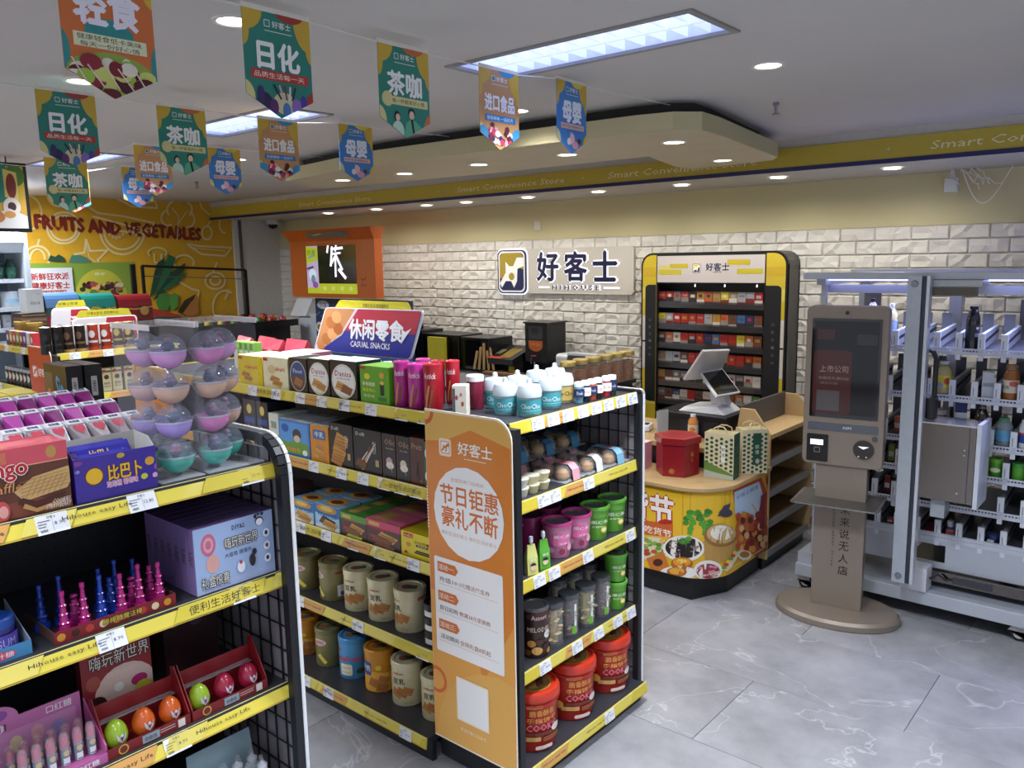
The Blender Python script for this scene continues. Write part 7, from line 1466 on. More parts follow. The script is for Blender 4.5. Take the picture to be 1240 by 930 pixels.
# drip coffee machine
l, r = wy(636, 430, 4.95), wy(662, 430, 4.95); zt2 = wy(640, 392, 4.95).z
cf = thing('coffee_machine', 'tall black coffee machine with an orange badge on the back counter', 'coffee machine', ((l.x+r.x)/2, 4.95, BT)); W2 = r.x-l.x; H2 = zt2-BT
MB().box(-W2/2, 0, .10, W2/2, .25, H2, C('#15151a', rough=.35)).box(-W2/2, .12, 0, W2/2, .25, .0995, C('#15151a', rough=.35)).build('body', cf, bevel=.004)
MB().box(-W2/2-.01, -.01, H2+.0005, W2/2+.012, .255, H2+.014, C('#1d1d22', rough=.3)).build('top_cover', cf)
MB().ink(FRONT(0), [('p', rrect(-.07, H2-.12, .07, H2-.015, .012), '#2a2c33'), ('p', rrect(-.045, H2-.08, .03, H2-.03, .01), '#14151c'), ('p', [(-.07, H2-.13), (.07, H2-.13), (.07, H2-.17)]+ell(0, H2-.17, .07, .045, 12, 0, -PI)+[(-.07, H2-.17)], '#a5531c'), ('t', '咖啡现磨', 0, H2-.16, .1, .025, '#d98a3a')], lift=.001).build('badge', cf)
MB().tube([(-.02, -.002, H2-.26), (-.02, -.035, H2-.27), (-.02, -.035, H2-.31)], .006, C('#8a8d92', metal=.9, rough=.2), n=8).tube([(-.03, -.02, H2-.25), (.02, -.02, H2-.25)], .005, C('#a02020'), n=6).build('tap', cf)
l, r = wy(597, 430, 4.9), wy(627, 430, 4.9)
sm = thing('drink_dispenser', 'small black dispenser with a sloping panel of gold stripes', 'dispenser', ((l.x+r.x)/2, 4.9, BT)); W2 = r.x-l.x; zt2 = wy(612, 421, 4.9).z-BT
MB().box(-W2*.3, .06, 0, W2*.5, .2, zt2-.06, C('#17171b', rough=.4)).build('body', sm)
MB().hull([(-W2/2, -.06, zt2-.13), (W2/2, -.06, zt2-.13), (W2/2, .2, zt2-.06), (-W2/2, .2, zt2-.06)], [(-W2/2, -.07, zt2-.085), (W2/2, -.07, zt2-.085), (W2/2, .2, zt2), (-W2/2, .2, zt2)], C('#1a1a1e', rough=.35)).build('head', sm)
MB().ink(lambda u, v, w: (u, -.07+v, zt2-.085+v*.315+w+.001), [('s', [(-.02+.03*i, .03), (-.02+.03*i, .20)], .010, '#c9a22a') for i in range(4)]+[('r', -W2/2+.005, .0, .02, .035, '#a5321c'), ('r', -W2/2+.02, .08, -.06, .17, '#6a6a4a')]).build('button_panel', sm)
MB().box(-.0, .04, .0, .045, .058, .05, C('#c9b82a')).build('yellow_sticker', sm)
# microwave ovens
for i, (px0, px1, yt, lab_) in enumerate(((558, 592, 409, 'black oven on the back counter beside the wooden stirrers'), (512, 556, 405, 'black oven with a silver round control on the back counter, by the yellow panel'))):
    l, r = wy(px0, 430, 4.85), wy(px1, 430, 4.85); W2 = r.x-l.x; zt2 = wy((px0+px1)/2, yt, 4.85).z-BT
    mo = thing('oven', lab_, 'oven', ((l.x+r.x)/2, 4.85, BT)); MB().box(-W2/2, 0, .01, W2/2, .30, zt2, C('#121216', rough=.25)).build('housing', mo, bevel=.004)
    MB().box(-W2/2+.02, -.006, .03, W2/2-.09, -.0005, zt2-.02, C('#08080b', rough=.1, var=0)).build('door', mo)
    if i: MB().box(W2/2-.3, -.008, .03, W2/2-.12, -.0062, zt2-.01, C('#1a1b20', rough=.3)).ink(FRONT(.008), [('e', W2/2-.21, zt2-.09, .045, .045, '#3a3d44'), ('e', W2/2-.21, zt2-.09, .032, .032, '#15161a'), ('r', W2/2-.26, zt2-.17, W2/2-.16, zt2-.15, '#5a5d64')]).build('control_panel', mo)
l, r = wy(521, 420, 4.75), wy(541, 420, 4.75)
o = MB().box(-.0, 0, 0, r.x-l.x, .03, wy(530, 408, 4.75).z-BT, C('#a8a018', rough=.5)).build('yellow_panel', None, (l.x, 4.72, BT)); tag(o, 'mustard yellow upright panel between the machines on the back counter', 'panel')
l = wy(510, 400, 4.9)
t = thing('cooker', 'low black cooker with two round knobs on top, left of the ovens', 'cooker', (l.x-.25, 4.9, BT)); zt2 = wy(530, 401, 4.9).z-BT
MB().box(-.28, 0, 0, .26, .24, zt2-.03, C('#1d1d20', rough=.4)).build('body', t); MB().box(-.3, -.02, zt2-.029, .28, .24, zt2, C('#232427', rough=.35)).build('lid', t)
for x in (-.02, .14): MB().lathe([(.02, zt2+.001), (.028, zt2+.02), (.02, zt2+.04), (.0001, zt2+.042)], C('#121214', rough=.4), n=14, c=(x, .1, 0)).build('knob', t)
for i in range(5):
    x = wy(572+5*i, 440, 4.8).x
    o = MB().prism(rrect(-.012, 0, .012, .16+.03*(i % 3), .011), -.003, .003, C('#a98a5a', rough=.6), ax='y').build('wooden_paddle', None, (x, 4.82+.01*i, BT+.02), (.0, .25-.12*i, 0)); tag(o, 'flat wooden paddle standing by the ovens, %s from the left' % ORD[i], 'utensil', 'wooden paddles by the ovens')
xs_ = [wy(588, 440, 4.8).x, wy(622, 440, 4.8).x]
tag(MB().box(xs_[0]-.02, 4.78, BT, xs_[1]+.02, 4.90, BT+.018, C('#7a5a3a', rough=.6)).build('wooden_tray', None), 'brown tray holding the wooden paddles on the back counter', 'tray')
# grey tilted screen and white paper roll printer behind the end unit
a_, b_ = wy(667, 440, 4.55), wy(722, 440, 4.55); zt2 = wy(690, 432, 4.55).z
t = thing('tilted_monitor', 'dark monitor with silver rim leaning back behind the gold lidded jars', 'monitor', ((a_.x+b_.x)/2, 4.66, BT), 0)
W2 = b_.x-a_.x; Hm = zt2-BT
MB().hull([(-W2/2, -.03, 0), (W2/2, -.03, 0), (W2/2, -.01, 0), (-W2/2, -.01, 0)], [(-W2/2+.03, .05, Hm), (W2/2, .05, Hm-.0), (W2/2, .07, Hm-.0), (-W2/2+.03, .07, Hm)], C('#9a9da2', metal=.5, rough=.3)).build('frame', t)
MB().hull([(-W2/2+.012, -.0325, .006), (W2/2-.01, -.0325, .006), (W2/2-.01, -.031, .006), (-W2/2+.012, -.031, .006)], [(-W2/2+.04, .0455, Hm-.012), (W2/2-.01, .0455, Hm-.012), (W2/2-.01, .047, Hm-.012), (-W2/2+.04, .047, Hm-.012)], C('#1c1e24', rough=.25)).build('glass', t)
a_, b_ = wy(676, 433, 4.95), wy(736, 436, 4.95)
t = thing('receipt_printer', 'white rounded printer behind the tilted dark monitor', 'printer', ((a_.x+b_.x)/2, 4.92, BT)); W2 = b_.x-a_.x; Hm = wy(700, 430, 4.95).z-BT
MB().prism(rrect(-.0, 0, .22, Hm, .03), -W2/2, W2/2, C('#c9cbd0', rough=.35), ax='x', smooth=False).build('body', t); MB().box(-W2/2+.03, -.004, Hm*.3, W2/2-.03, -.0005, Hm*.55, C('#9a9da4')).build('slot', t)
# ticket terminal and poster beside the menu screen
a_, b_ = wy(353, 390, 4.72), wy(383, 390, 4.72)
t = thing('order_terminal', 'white order terminal with a small green screen under the orange unit', 'terminal', ((a_.x+b_.x)/2, 4.76, BT)); W2 = b_.x-a_.x; zt2 = wy(365, 362, 4.72).z-BT; zm2 = wy(365, 380, 4.72).z-BT
MB().box(-W2*.30, .0, 0, W2*.5, .16, zm2-.01, C('#c3c7ce', rough=.35)).build('body', t, bevel=.006)
MB().hull([(-W2*.5, -.05, zm2-.02), (W2*.12, -.05, zm2-.02), (W2*.12, .10, zm2-.02), (-W2*.5, .10, zm2-.02)], [(-W2*.42, .02, zt2), (W2*.2, .02, zt2), (W2*.2, .10, zt2), (-W2*.42, .10, zt2)], C('#d0d3d8', rough=.35)).build('head', t)
MB().ink(lambda u, v, w: (u+v*.3, -.05+v*.58-w*.8, zm2-.02+v+w*.5), [('r', -W2*.42, .03, W2*.02, (zt2-zm2)*.85, '#4f6a66'), ('s', [(-W2*.3, .06), (-W2*.1, .1)], .008, '#a8c0b8')], lift=.004).build('small_screen', t)
a_, b_ = wy(384, 390, 4.70), wy(500, 390, 4.70); zt2 = wy(420, 362, 4.70).z
t = tag(MB().box(0, 0, 0, b_.x-a_.x, .02, zt2-BT, C('#2a3a5a', rough=.4)).ink(lambda u, v, w: (u, -w, v), [('e', .12, zt2-BT-.06, .09, .04, '#b8c8dc'), ('t', '好喝', .12, zt2-BT-.06, .1, .04, '#a03028'), ('e', .05, .30, .05, .05, '#d8dce0'), ('e', .05, .30, .035, .03, '#b07a3a'), ('e', .15, .38, .05, .03, '#c9a05a'), ('e', .05, .18, .05, .05, '#d8dce0'), ('e', .06, .18, .03, .03, '#6a4a3a'), ('r', .2, .0, b_.x-a_.x, .3, '#3f5f8a')]+[('e', .03+.035*i, .42+.02*math.sin(i*2), .012, .01, '#5f8ab8') for i in range(12)], clip=[(0, 0), (b_.x-a_.x, 0), (b_.x-a_.x, zt2-BT), (0, zt2-BT)]).build('menu_board', None, (a_.x, 4.69, BT)), 'blue illustrated menu board standing behind the casual snacks sign', 'menu board')
# casual snacks sign on the middle shelving
t = thing('category_sign', 'red and blue slanted category sign lettered CASUAL SNACKS on the middle shelving', 'sign', (0, 2.29, 0))
SY = 2.29
q_ = [wy(380, 424, SY), wy(394, 372, SY), wy(514, 376, SY), wy(498, 436, SY)]
P4 = [(p_.x, p_.z) for p_ in q_]
def rquad(P, r=.02, n=5):
    out_ = []
    for i in range(len(P)):
        p, a2, b2 = Vector(P[i]), Vector(P[i-1]), Vector(P[(i+1) % len(P)]); u_ = (a2-p).normalized()*r; v_ = (b2-p).normalized()*r
        for k2 in range(n+1): s2 = k2/n; out_.append(tuple(p+u_*(1-s2)**2+v_*s2**2))
    return out_
yq = [wy(402, 378, SY+.012), wy(412, 363, SY+.012), wy(494, 366, SY+.012), wy(500, 380, SY+.012)]
MB().prism(rquad([(p_.x, p_.z) for p_ in yq], .012), .010, .014, C('#bfb52a', rough=.4), ax='y').ink(FRONT(-.010), [('t', '好客士生活·会员便利店', (yq[1].x+yq[2].x)/2+.02, yq[1].z-.022, .17, .018, '#3a3a20')], lift=.0006).build('yellow_header', t)
MB().prism(rquad(P4, .025), 0, .006, C('#dfe0e6', rough=.35), ax='y').build('white_plate', t)
ctr = Vector((sum(a2 for a2, b2 in P4)/4, sum(b2 for a2, b2 in P4)/4)); I4 = [tuple(ctr+(Vector(p)-ctr)*.965) for p in P4]
X = lambda f_, g_: tuple(Vector(I4[0])+(Vector(I4[3])-Vector(I4[0]))*f_+((Vector(I4[1])+(Vector(I4[2])-Vector(I4[1]))*f_)-(Vector(I4[0])+(Vector(I4[3])-Vector(I4[0]))*f_))*g_)
Wd = I4[2][0]-I4[1][0]; Ht = I4[1][1]-I4[0][1]
ops = [('p', [X(0, 0), X(1, 0), X(1, .52), X(.3, .56), X(0, .5)], '#23308f'), ('p', [X(0, .5), X(1, .52), X(1, 1), X(0, 1)], '#b52f45'), ('p', [X(.0, .0), X(.06, .0), X(.26, .40), X(.36, 1), X(0, 1)], '#d9cfd6'), ('p', [X(.0, .15), X(.05, .06), X(.24, .42), X(.33, 1), X(0, 1)], '#c48a58')]
ops += [('e', *X(.10+.05*(i % 3), .28+.13*i), .035, .028, ('#b5723a', '#d9a06a', '#a8602c')[i % 3]) for i in range(5)]+[('e', *X(.06, .12), .03, .02, '#c97f45')]
tc = X(.60, .56); ops += [('t', '休闲零食', tc[0], tc[1], Wd*.56, Ht*.45, .05, .12, '#eef0f6'), ('p', [X(.86, .62), X(.90, .56), X(.95, .64), X(.89, .30)], '#eef0f6')]
tc = X(.585, .22); ops += [('t', 'CASUAL SNACKS', tc[0], tc[1], Wd*.42, Ht*.13, .04, .12, '#e6e8f2'), ('t', 'HIHOUSE', X(.72, .09)[0], X(.72, .09)[1], Wd*.45, Ht*.12, .03, .12, '#2c3aa0')]
tm = MB().prism(rquad(I4, .02), -.003, -.0002, C('#23308f', rough=.3, var=0), ax='y'); tm.ink(FRONT(.003), ops, clip=rquad(I4, .02), lift=.0004, step=.00015); tm.build('printed_face', t)
for x in (P4[0][0]+.12, P4[3][0]-.10): MB().box(x, .007, 1.2862, x+.012, .0095, 1.46, C('#9a9da2', metal=.6)).build('support_rod', t)

# ================================================================ BUNTING
W_, Hh = .187, .24
POUT = [(-W_/2, 0), (-W_/2, -Hh*.80), (0, -Hh), (W_/2, -Hh*.80), (W_/2, 0)]
def blobs(c): 
    y = '#c9a83a'
    return [('e', -.095, .0, .055, .05, y), ('e', -.095, -.045, .018, .04, y), ('e', .085, -.0, .04, .075, y), ('e', .098, -.055, .022, .05, y), ('e', .035, .005, .04, .022, c), ('e', -.1, -.20, .03, .04, '#d3c88a'), ('e', .105, -.21, .035, .045, c)]
lg = [(o[0], [(x, z) for x, z in o[1]], o[2]) if o[0] == 'p' else o for o in logo(.016, -.028, -.026, ring='#e9ece9', a='#2f8a7d', b='#2f8a7d', bg='#e9ece9')][:3]+[('t', '好客士', .012, -.026, .052, .015, .02, '#e9ece9'), ('s', [(-.035, -.043), (.04, -.043)], .0022, '#c9d8d0')]
rr = random.Random(11)
DES = {
 'daily': ('#2a7f73', blobs('#a03a30')+lg+[('t', '日化', 0, -.098, .115, .062, .06, '#eef0ee'), ('r', -.078, -.155, .082, -.133, '#b03a30'), ('t', '品质生活每一天', .0, -.144, .14, .013, '#efe4d8'), ('e', .01, -.205, .032, .026, '#cfc8a0'), ('e', -.045, -.21, .022, .026, '#2b2350'), ('e', -.055, -.19, .010, .02, '#3a2a66'), ('e', .045, -.21, .016, .02, '#8a6ab8'), ('e', .015, -.222, .012, .02, '#4a78b0'), ('e', -.02, -.215, .012, .018, '#5a2a6a'), ('e', .065, -.20, .009, .02, '#4a3a9a')]+[('s', [(.0+.008*i, -.195), (-.018+.015*i, -.165)], .005, ('#22202a', '#c9b8b8', '#6a3a4a', '#d9d4d0', '#30303a')[i]) for i in range(5)]),
 'coffee': ('#2a8372', blobs('#c46a3a')+lg+[('t', '茶咖', 0, -.098, .125, .062, .05, '#eef0ee'), ('e', -.065, -.142, .02, .02, '#cfc88a'), ('r', -.07, -.155, .085, -.133, '#d3cc90'), ('t', '每一杯都是好心情', .012, -.144, .12, .012, '#2a2a22'),
            ('e', -.032, -.186, .011, .015, '#17171b'), ('e', -.030, -.188, .008, .010, '#e0bfa5'), ('e', -.03, -.225, .022, .028, '#bcd8c8'), ('e', .022, -.172, .013, .013, '#17171b'), ('e', .022, -.178, .0095, .012, '#e0bfa5'), ('p', [(-.01, -.24), (.0, -.20), (.015, -.19), (.03, -.19), (.055, -.205), (.06, -.24)], '#5fae8a'), ('s', [(.022, -.19), (.03, -.24)], .008, '#17171b')]),
 'import': ('#c08f5e', blobs('#3a8fc0')+[o for o in lg]+[('t', '进口食品', 0, -.098, .14, .05, .05, '#eef0f2'), ('r', -.07, -.155, .075, -.135, '#2f7ab8'), ('t', '全球美味 一站买齐', 0, -.145, .125, .012, '#e6ecf2'), ('e', -.08, -.2, .025, .03, '#3a8fc0'), ('e', .085, -.2, .03, .03, '#3a8fc0')]+[('e', rr.uniform(-.055, .055), -.165-rr.random()*.06, .007+rr.random()*.006, .007+rr.random()*.006, ('#8a1f3a', '#e9e4e4', '#3a2a5a', '#c43a5a', '#e0a0a8', '#5a1a2a')[i % 6]) for i in range(34)]),
 'baby': ('#3f7fc4', blobs('#d9c23a')+lg+[('t', '母婴', 0, -.10, .115, .068, .07, '#e6edf6'), ('r', -.07, -.158, .075, -.14, '#e3b8b0'), ('t', '呵护宝宝健康成长', 0, -.149, .13, .011, '#3a3a4a'), ('e', .0, -.19, .016, .02, '#e3b8c4'), ('e', .02, -.21, .02, .014, '#d99aa8'), ('e', .045, -.195, .012, .010, '#5a3a3a'), ('e', -.02, -.2, .012, .012, '#e9dcd8'), ('s', [(-.01, -.17), (.005, -.185)], .006, '#e3b8c4')]),
 'salad': ('#cc6f3a', [('e', .1, .0, .03, .05, '#d3b23a'), ('e', .0, -.115, .05, .03, '#2f8a8a'), ('e', -.1, -.155, .02, .04, '#2f8a8a'), ('e', .1, -.17, .018, .05, '#2f8a8a'), ('t', '轻食', 0, -.062, .13, .075, .06, '#e6e4f2'), ('r', -.072, -.145, .075, -.118, '#d9dcb8'), ('t', '健康轻食低卡美味', 0, -.126, .13, .011, '#22221a'), ('t', '每天一份好心情', 0, -.139, .12, .010, '#22221a'), ('p', ell(0, -.197, .092, .047, 20), '#8fa84a')]+[('e', rr.uniform(-.075, .075), -.197+rr.uniform(-.035, .03), .010+rr.random()*.012, .008+rr.random()*.008, ('#7a1a2a', '#5a1420', '#9cc04a', '#c9d070', '#4a0f1c', '#e3dccb', '#8a2434')[i % 7]) for i in range(44)]+[('s', [(-.08+.03*i, -.17-.01*(i % 2)), (-.05+.03*i, -.22)], .003, '#e6cfc4') for i in range(5)])}
PMESH = {}
def pennant(Xs, px, py, des, label, rz=0):
    q = wx(px, py, Xs)
    if des not in PMESH:
        col, ops = DES[des]; mb = MB().prism(POUT, -.0008, .0008, C(col, rough=.45, var=0), ax='x')
        mb.ink(lambda u, v, w: (w, u, v), ops, clip=POUT, lift=.0012, step=.00006)
        PMESH[des] = tag(mb.build('pennant', None, q, (0, 0, rz)), label, 'pennant', 'pennants hung from the ceiling'); return q
    o = clone(PMESH[des], q, label=label); o.rotation_euler = (0, 0, rz); return q
strings = {}
for Xs, px, py, des, lab, rz in (
    (-1.75, 126, -30, 'salad', 'orange pennant with salad, cut by the top edge of the picture', 0), (-1.75, 334, 17, 'daily', 'large teal pennant with cosmetics at the top, second on the nearest string', 0),
    (-1.75, 488, 58, 'coffee', 'teal pennant with a couple on the nearest string left of the ceiling light', 0), (-1.75, 604, 86, 'import', 'tan pennant in front of the left end of the long ceiling light', .0), (-1.75, 692, 100, 'baby', 'blue pennant at the right end of the nearest string', .05),
    (-2.93, 79, 112, 'daily', 'teal cosmetics pennant on the second string, leftmost in view', 0), (-2.93, 219, 131, 'coffee', 'teal pennant with a couple on the second string', 0), (-2.93, 336, 146, 'import', 'tan pennant on the second string below the large teal one', 0), (-2.93, 430, 152, 'baby', 'blue pennant at the right end of the second string', 0),
    (-4.06, 79, 192, 'coffee', 'teal pennant with a couple on the third string, half hidden by a teal one', 0), (-4.06, 184, 177, 'import', 'tan pennant on the third string overlapping a blue one', 0), (-4.06, 271, 180, 'baby', 'blue pennant on the third string left of the tan one', 0),
    (-5.10, 86, 206, 'import', 'farthest tan pennant, its tip showing below a teal pennant', 0), (-5.10, 165, 203, 'baby', 'farthest blue pennant, partly behind the tan one', 0)):
    q = pennant(Xs, px, py, des, lab, rz); strings.setdefault(Xs, []).append((q.y, q.z))
for i, (Xs, ps) in enumerate(sorted(strings.items(), reverse=True)):
    ps.sort(); y0, y1 = ps[0][0], ps[-1][0]
    P = [(Xs, y0-1.5, 2.418), (Xs, y0-.3, ps[0][1]+.006)]
    for y, z in ps: P += [(Xs, y-W_/2, z+.001), (Xs, y+W_/2, z+.001)]
    P.append((Xs-.0, y1+(1.0 if i == 0 else 1.3), 2.418))
    t = thing('bunting_string', 'white cord carrying the pennants, %s' % ('nearest of the four', 'second from the front', 'third from the front', 'farthest one')[i], 'string', (0, 0, 0), 0, 'bunting cords')
    MB().tube(P, .0022, C('#d5d3d0', rough=.6), n=6).build('cord', t)
    tp = MB()
    for y, z in ps: tp.box(Xs-.002, y-W_/2, z-.004, Xs+.002, y+W_/2, z+.006, C('#dad6cc', rough=.5))
    for y, z in ps: MB().box(Xs-.0022, y-W_/2, z+.0005, Xs+.0022, y+W_/2, z+.010, C('#dad6cc', rough=.5)).build('hem_tape', t)

# ================================================================ LEFT BACKGROUND
# cans on the far end unit
cans = [(56, '#1f1d20', '#2a2628', 'black'), (70, '#1d1c20', '#2a2628', 'black'), (83.5, '#2a2320', '#6a4a34', 'bronze marked black'), (98, '#26201f', '#6a4a34', 'bronze marked black'), (114, '#b5402a', '#c9c4c4', 'red'), (129, '#b5402a', '#c9c4c4', 'red'), (144, '#24352a', '#a88f3a', 'dark green'), (157.5, '#24352a', '#a88f3a', 'dark green')]
for i, (px, c_, c2, nm_) in enumerate(cans):
    q = wx(px, 420, -5.31)
    tin('drink_can', 'tall %s can on the far end unit, %s from the left' % (nm_, ORD[i]), 'drink can', (-5.31, q.y, ETOPS[0]), .0305, .165, c_, '#b8a898' if i < 6 else '#b09a4a', ops=[('e', -.1, .62, .3, .14, c2), ('r', -1.5, .0, 1.5, .12, '#b58a4a' if i in (2, 3, 6, 7) else c_), ('r', -.5, .3, .5, .38, c2)], rz=X90-.45, lidh=.006, lidr=.93, metal=.8, group='tall cans on the far end unit', n=18)
for i, px in enumerate((101, 115, 128, 141, 156)):
    q = wx(px, 465, -5.32)
    carton('drink_carton', 'cream drink carton with dark print on the far end unit, %s from the left' % ORD[i], 'drink carton', (-5.33, q.y, ETOPS[1]), .062, .062, .148, '#cfc6a4', rz=X90, front=[('r', -.5, .82, .5, .9, '#7a5a3a'), ('e', 0, .62, .25, .1, '#4a3a2a'), ('p', [(-.4, .95), (.0, .95), (-.3, .78)], '#a5503a'), ('t', '豆奶', 0, .35, .6, .1, .02, '#4a3a2a'), ('s', [(-.3, .22), (.3, .22)], .05, '#5a4a3a')], side=[('e', 0, .6, .2, .1, '#5a4a3a')], group='cream drink cartons on the far end unit')
# small packs on the far long shelf
fc = [('#5a3a7a', 'purple'), ('#b58a2a', 'gold'), ('#b5303a', 'red and pink'), ('#7fa04a', 'green'), ('#a8202c', 'red'), ('#2a4aa0', 'blue'), ('#c9c4b8', 'white'), ('#b5303a', 'crimson')]
for i, (c_, nm_) in enumerate(fc):
    q = wy(-2+8.2*i, 415, 1.95)
    carton('drink_carton', '%s small drink carton on the far long shelf, %s from the left' % (nm_, ORD[i]), 'drink carton', (-5.69-.06*(7-i), 1.972, TOPS[0]), .055, .05, .10, c_, front=[('e', 0, .55, .3, .2, '#e0d4c8'), ('r', -.4, .1, .4, .25, '#3a2a2a')], group='small drink cartons on the far long shelf')
for i, px in enumerate((27, 42)):
    q = wy(px, 395, 2.12)
    tin('flat_tin', 'gold topped tin behind the small drink cartons, %s of two' % ('left', 'right')[i], 'tin', (q.x, 2.12, TOPS[0]), .05, .14, '#8a6a2a', '#a8883a', ops=[('r', -1.5, .3, 1.5, .6, '#5a3a1a')], metal=1, group='gold tins on the far shelf')
for i in range(9):
    q = wy(-6+6.5*i, 450, 1.95)
    tin('drink_can', 'small dark can on the second far shelf, %s from the left' % ORD[i], 'drink can', (-5.70-.066*(8-i), 1.978, TOPS[1]), .029, .12, ('#1f3a2a', '#5a1f24', '#23232a')[i % 3], '#a8aab0', ops=[('e', 0, .5, .35, .2, '#c9c4b0')], metal=.6, n=14, group='small cans on the second far shelf')
# category signs on the far end unit
def cat_sign(X, pA, pB, txt, label, hdr):
    (xl, yt), (xr, yb2) = pA, pB; a_, b_ = wx(xl, yb2, X), wx(xr, yb2, X); zt_ = wx((xl+xr)/2, yt, X).z; zb2 = ETOPS[0]
    t = thing('category_sign', label, 'sign', (X, (a_.y+b_.y)/2, 0), X90); W2 = (b_.y-a_.y)/2
    o_ = rquad([(-W2, zb2+.02), (-W2+.03, zt_), (W2, zt_), (W2, zb2+.02)], .03)
    MB().prism(o_, 0, .005, C('#d9d6d6', rough=.4), ax='y').build('white_plate', t)
    pl_ = MB().prism([(a2*.95, zb2+.03+(b2-zb2-.02)*.9) for a2, b2 in o_], -.003, -.0003, C('#c9c4c6', rough=.35, var=0), ax='y')
    cl = [(a2*.95, zb2+.03+(b2-zb2-.02)*.9) for a2, b2 in o_]; hh = zt_-zb2
    pl_.ink(FRONT(.003), [('p', [(-W2*.1, zb2), (W2*.1, zt_), (W2, zt_), (W2, zb2)], '#a02032'), ('e', -W2*.5, zb2+hh*.3, W2*.3, hh*.3, '#a9a0a4'), ('t', txt, W2*.48, zb2+hh*.62, W2*.85, hh*.32, .05, '#ead9dc')], clip=cl, lift=.0005, step=.0002); pl_.build('printed_face', t)
    MB().prism(rquad([(-W2+.05, zt_+.001), (-W2+.08, zt_+.045), (W2*.75, zt_+.045), (W2*.85, zt_+.001)], .012), .0, .004, C('#bdb430', rough=.4), ax='y').ink(FRONT(0), [('t', hdr, 0, zt_+.024, W2*.9, .018, '#3a3a20')], lift=.0006).build('yellow_header', t)
    for x in (-W2*.6, W2*.6): MB().box(x, .006, zb2+.0005, x+.01, .012, zb2+.12, C('#9a9da2', metal=.6)).build('support_rod', t)
cat_sign(-5.50, (84, 383), (168, 408), '酒水饮料', 'white and red category sign with yellow header standing behind the tall cans', '好客士生活·会员便利店')
cat_sign(-5.61, (60, 372), (112, 408), '酒水', 'dark red category sign with yellow header, partly behind the white one', '好客士生活')
# produce table, gift packs
pt = thing('produce_table', 'long black produce table in front of the mural wall', 'table', (0, 0, 0)); TBK = C('#19191b', rough=.5)
MB().box(-7.45, 2.47, .0, -6.75, 4.60, 1.20, TBK).build('cabinet', pt); MB().hull([(-7.5, 2.43, 1.201), (-6.68, 2.43, 1.201), (-6.68, 4.65, 1.201), (-7.5, 4.65, 1.201)], [(-7.5, 2.43, 1.245), (-6.68, 2.43, 1.225), (-6.68, 4.65, 1.225), (-7.5, 4.65, 1.245)], TBK).build('sloping_top', pt)
MB().box(-6.70, 2.43, 1.2255, -6.68, 4.65, 1.262, TBK).build('front_lip', pt)
fk = [('#a8241c', 'red tomato', .034), ('#c4561c', 'orange', .036), ('#b0201c', 'red apple', .038), ('#b8a02a', 'yellow pear', .036), ('#4f7a2a', 'green apple', .036)]
k = 0; fp_ = {}
for r_ in range(3):
    for i in range(17):
        c_, nm_, R = fk[(i//3+r_) % 5]; y = 2.49+i*.129; x = -6.80-.16*r_
        lab = '%s on the black produce table, %s row, %s from the left' % (nm_, ('front', 'middle', 'back')[r_], ORD[i] if i < 16 else 'last')
        z = 1.2265+.02*(-6.68-x)/.82+.004
        if nm_ in fp_: clone(fp_[nm_], (x, y, z), label=lab)
        else: fp_[nm_] = tag(MB().lathe([(.0001, .004), (R*.6, .0), (R, R*.8), (R*.8, R*1.6), (R*.2, R*1.8), (.0001, R*1.7)], C(c_, rough=.3, var=.08, coat=.3), n=14).build('fruit', None, (x, y, z)), lab, 'fruit', 'fruit on the black produce table')
# raised stand with gift packs
st = tag(MB().box(-6.62, 2.215, 0, -6.25, 3.30, 1.38, C('#1c1c1f', rough=.5)).build('display_plinth', None), 'black display plinth that carries the row of arched gift packs', 'display stand')
def arch_pack(px0, px1, yt, col, label, ops, X=-6.42, D=.16, top=None):
    a_, b_ = wx(px0, 380, X+D/2), wx(px1, 380, X+D/2); W2 = (b_.y-a_.y)/2-.004; h = wx((px0+px1)/2, yt, X).z-1.3805
    m = C(col, rough=.35, coat=.2); pr_ = [(-D/2, 0), (D/2, 0), (D/2, h*.55)]+[(D/2*math.cos(t2), h*.55+h*.45*math.sin(t2)) for t2 in [PI*i/10 for i in range(1, 10)]]+[(-D/2, h*.55)]
    mb = MB().prism([(x, z) for x, z in pr_], -W2, W2, m, ax='y')
    mb.ink(lambda u, v, w: (D/2+w, u, v), ops(W2, h), clip=[(-W2, 0), (W2, 0), (W2, h*.56), (-W2, h*.56)], lift=.001, step=.0003)
    if top:
        for i in range(9):
            t0, t1 = PI*i/10, PI*(i+1)/10; mb.face([((D/2+.001)*math.cos(t0), -W2, h*.55+(h*.45+.001)*math.sin(t0)), ((D/2+.001)*math.cos(t0), W2, h*.55+(h*.45+.001)*math.sin(t0)), ((D/2+.001)*math.cos(t1), W2, h*.55+(h*.45+.001)*math.sin(t1)), ((D/2+.001)*math.cos(t1), -W2, h*.55+(h*.45+.001)*math.sin(t1))], C(top, rough=.35, var=0))
    tag(mb.build('gift_pack', None, (X, (a_.y+b_.y)/2, 1.3805)), label, 'gift pack')
arch_pack(56, 99, 354, '#2f4a48', 'dark gift pack with a pale blue arched top on the plinth', lambda W2, h: [('r', -W2, 0, W2, h*.3, '#8a2430'), ('e', 0, h*.4, W2*.6, h*.12, '#c9d4e0')], top='#5a84b8')
arch_pack(101, 142, 355, '#1f7a70', 'teal arched gift pack with a gold round emblem', lambda W2, h: [('e', -W2*.25, h*.34, .055, .05, '#a89a4a'), ('e', -W2*.25, h*.34, .03, .03, '#2a5a4a'), ('t', '礼盒', W2*.5, h*.35, .03, .09, '#d9dcc8'), ('s', [(-W2, h*.5), (0, h*.42), (W2, h*.5)], .008, '#c9a04a')], top='#1f8377')
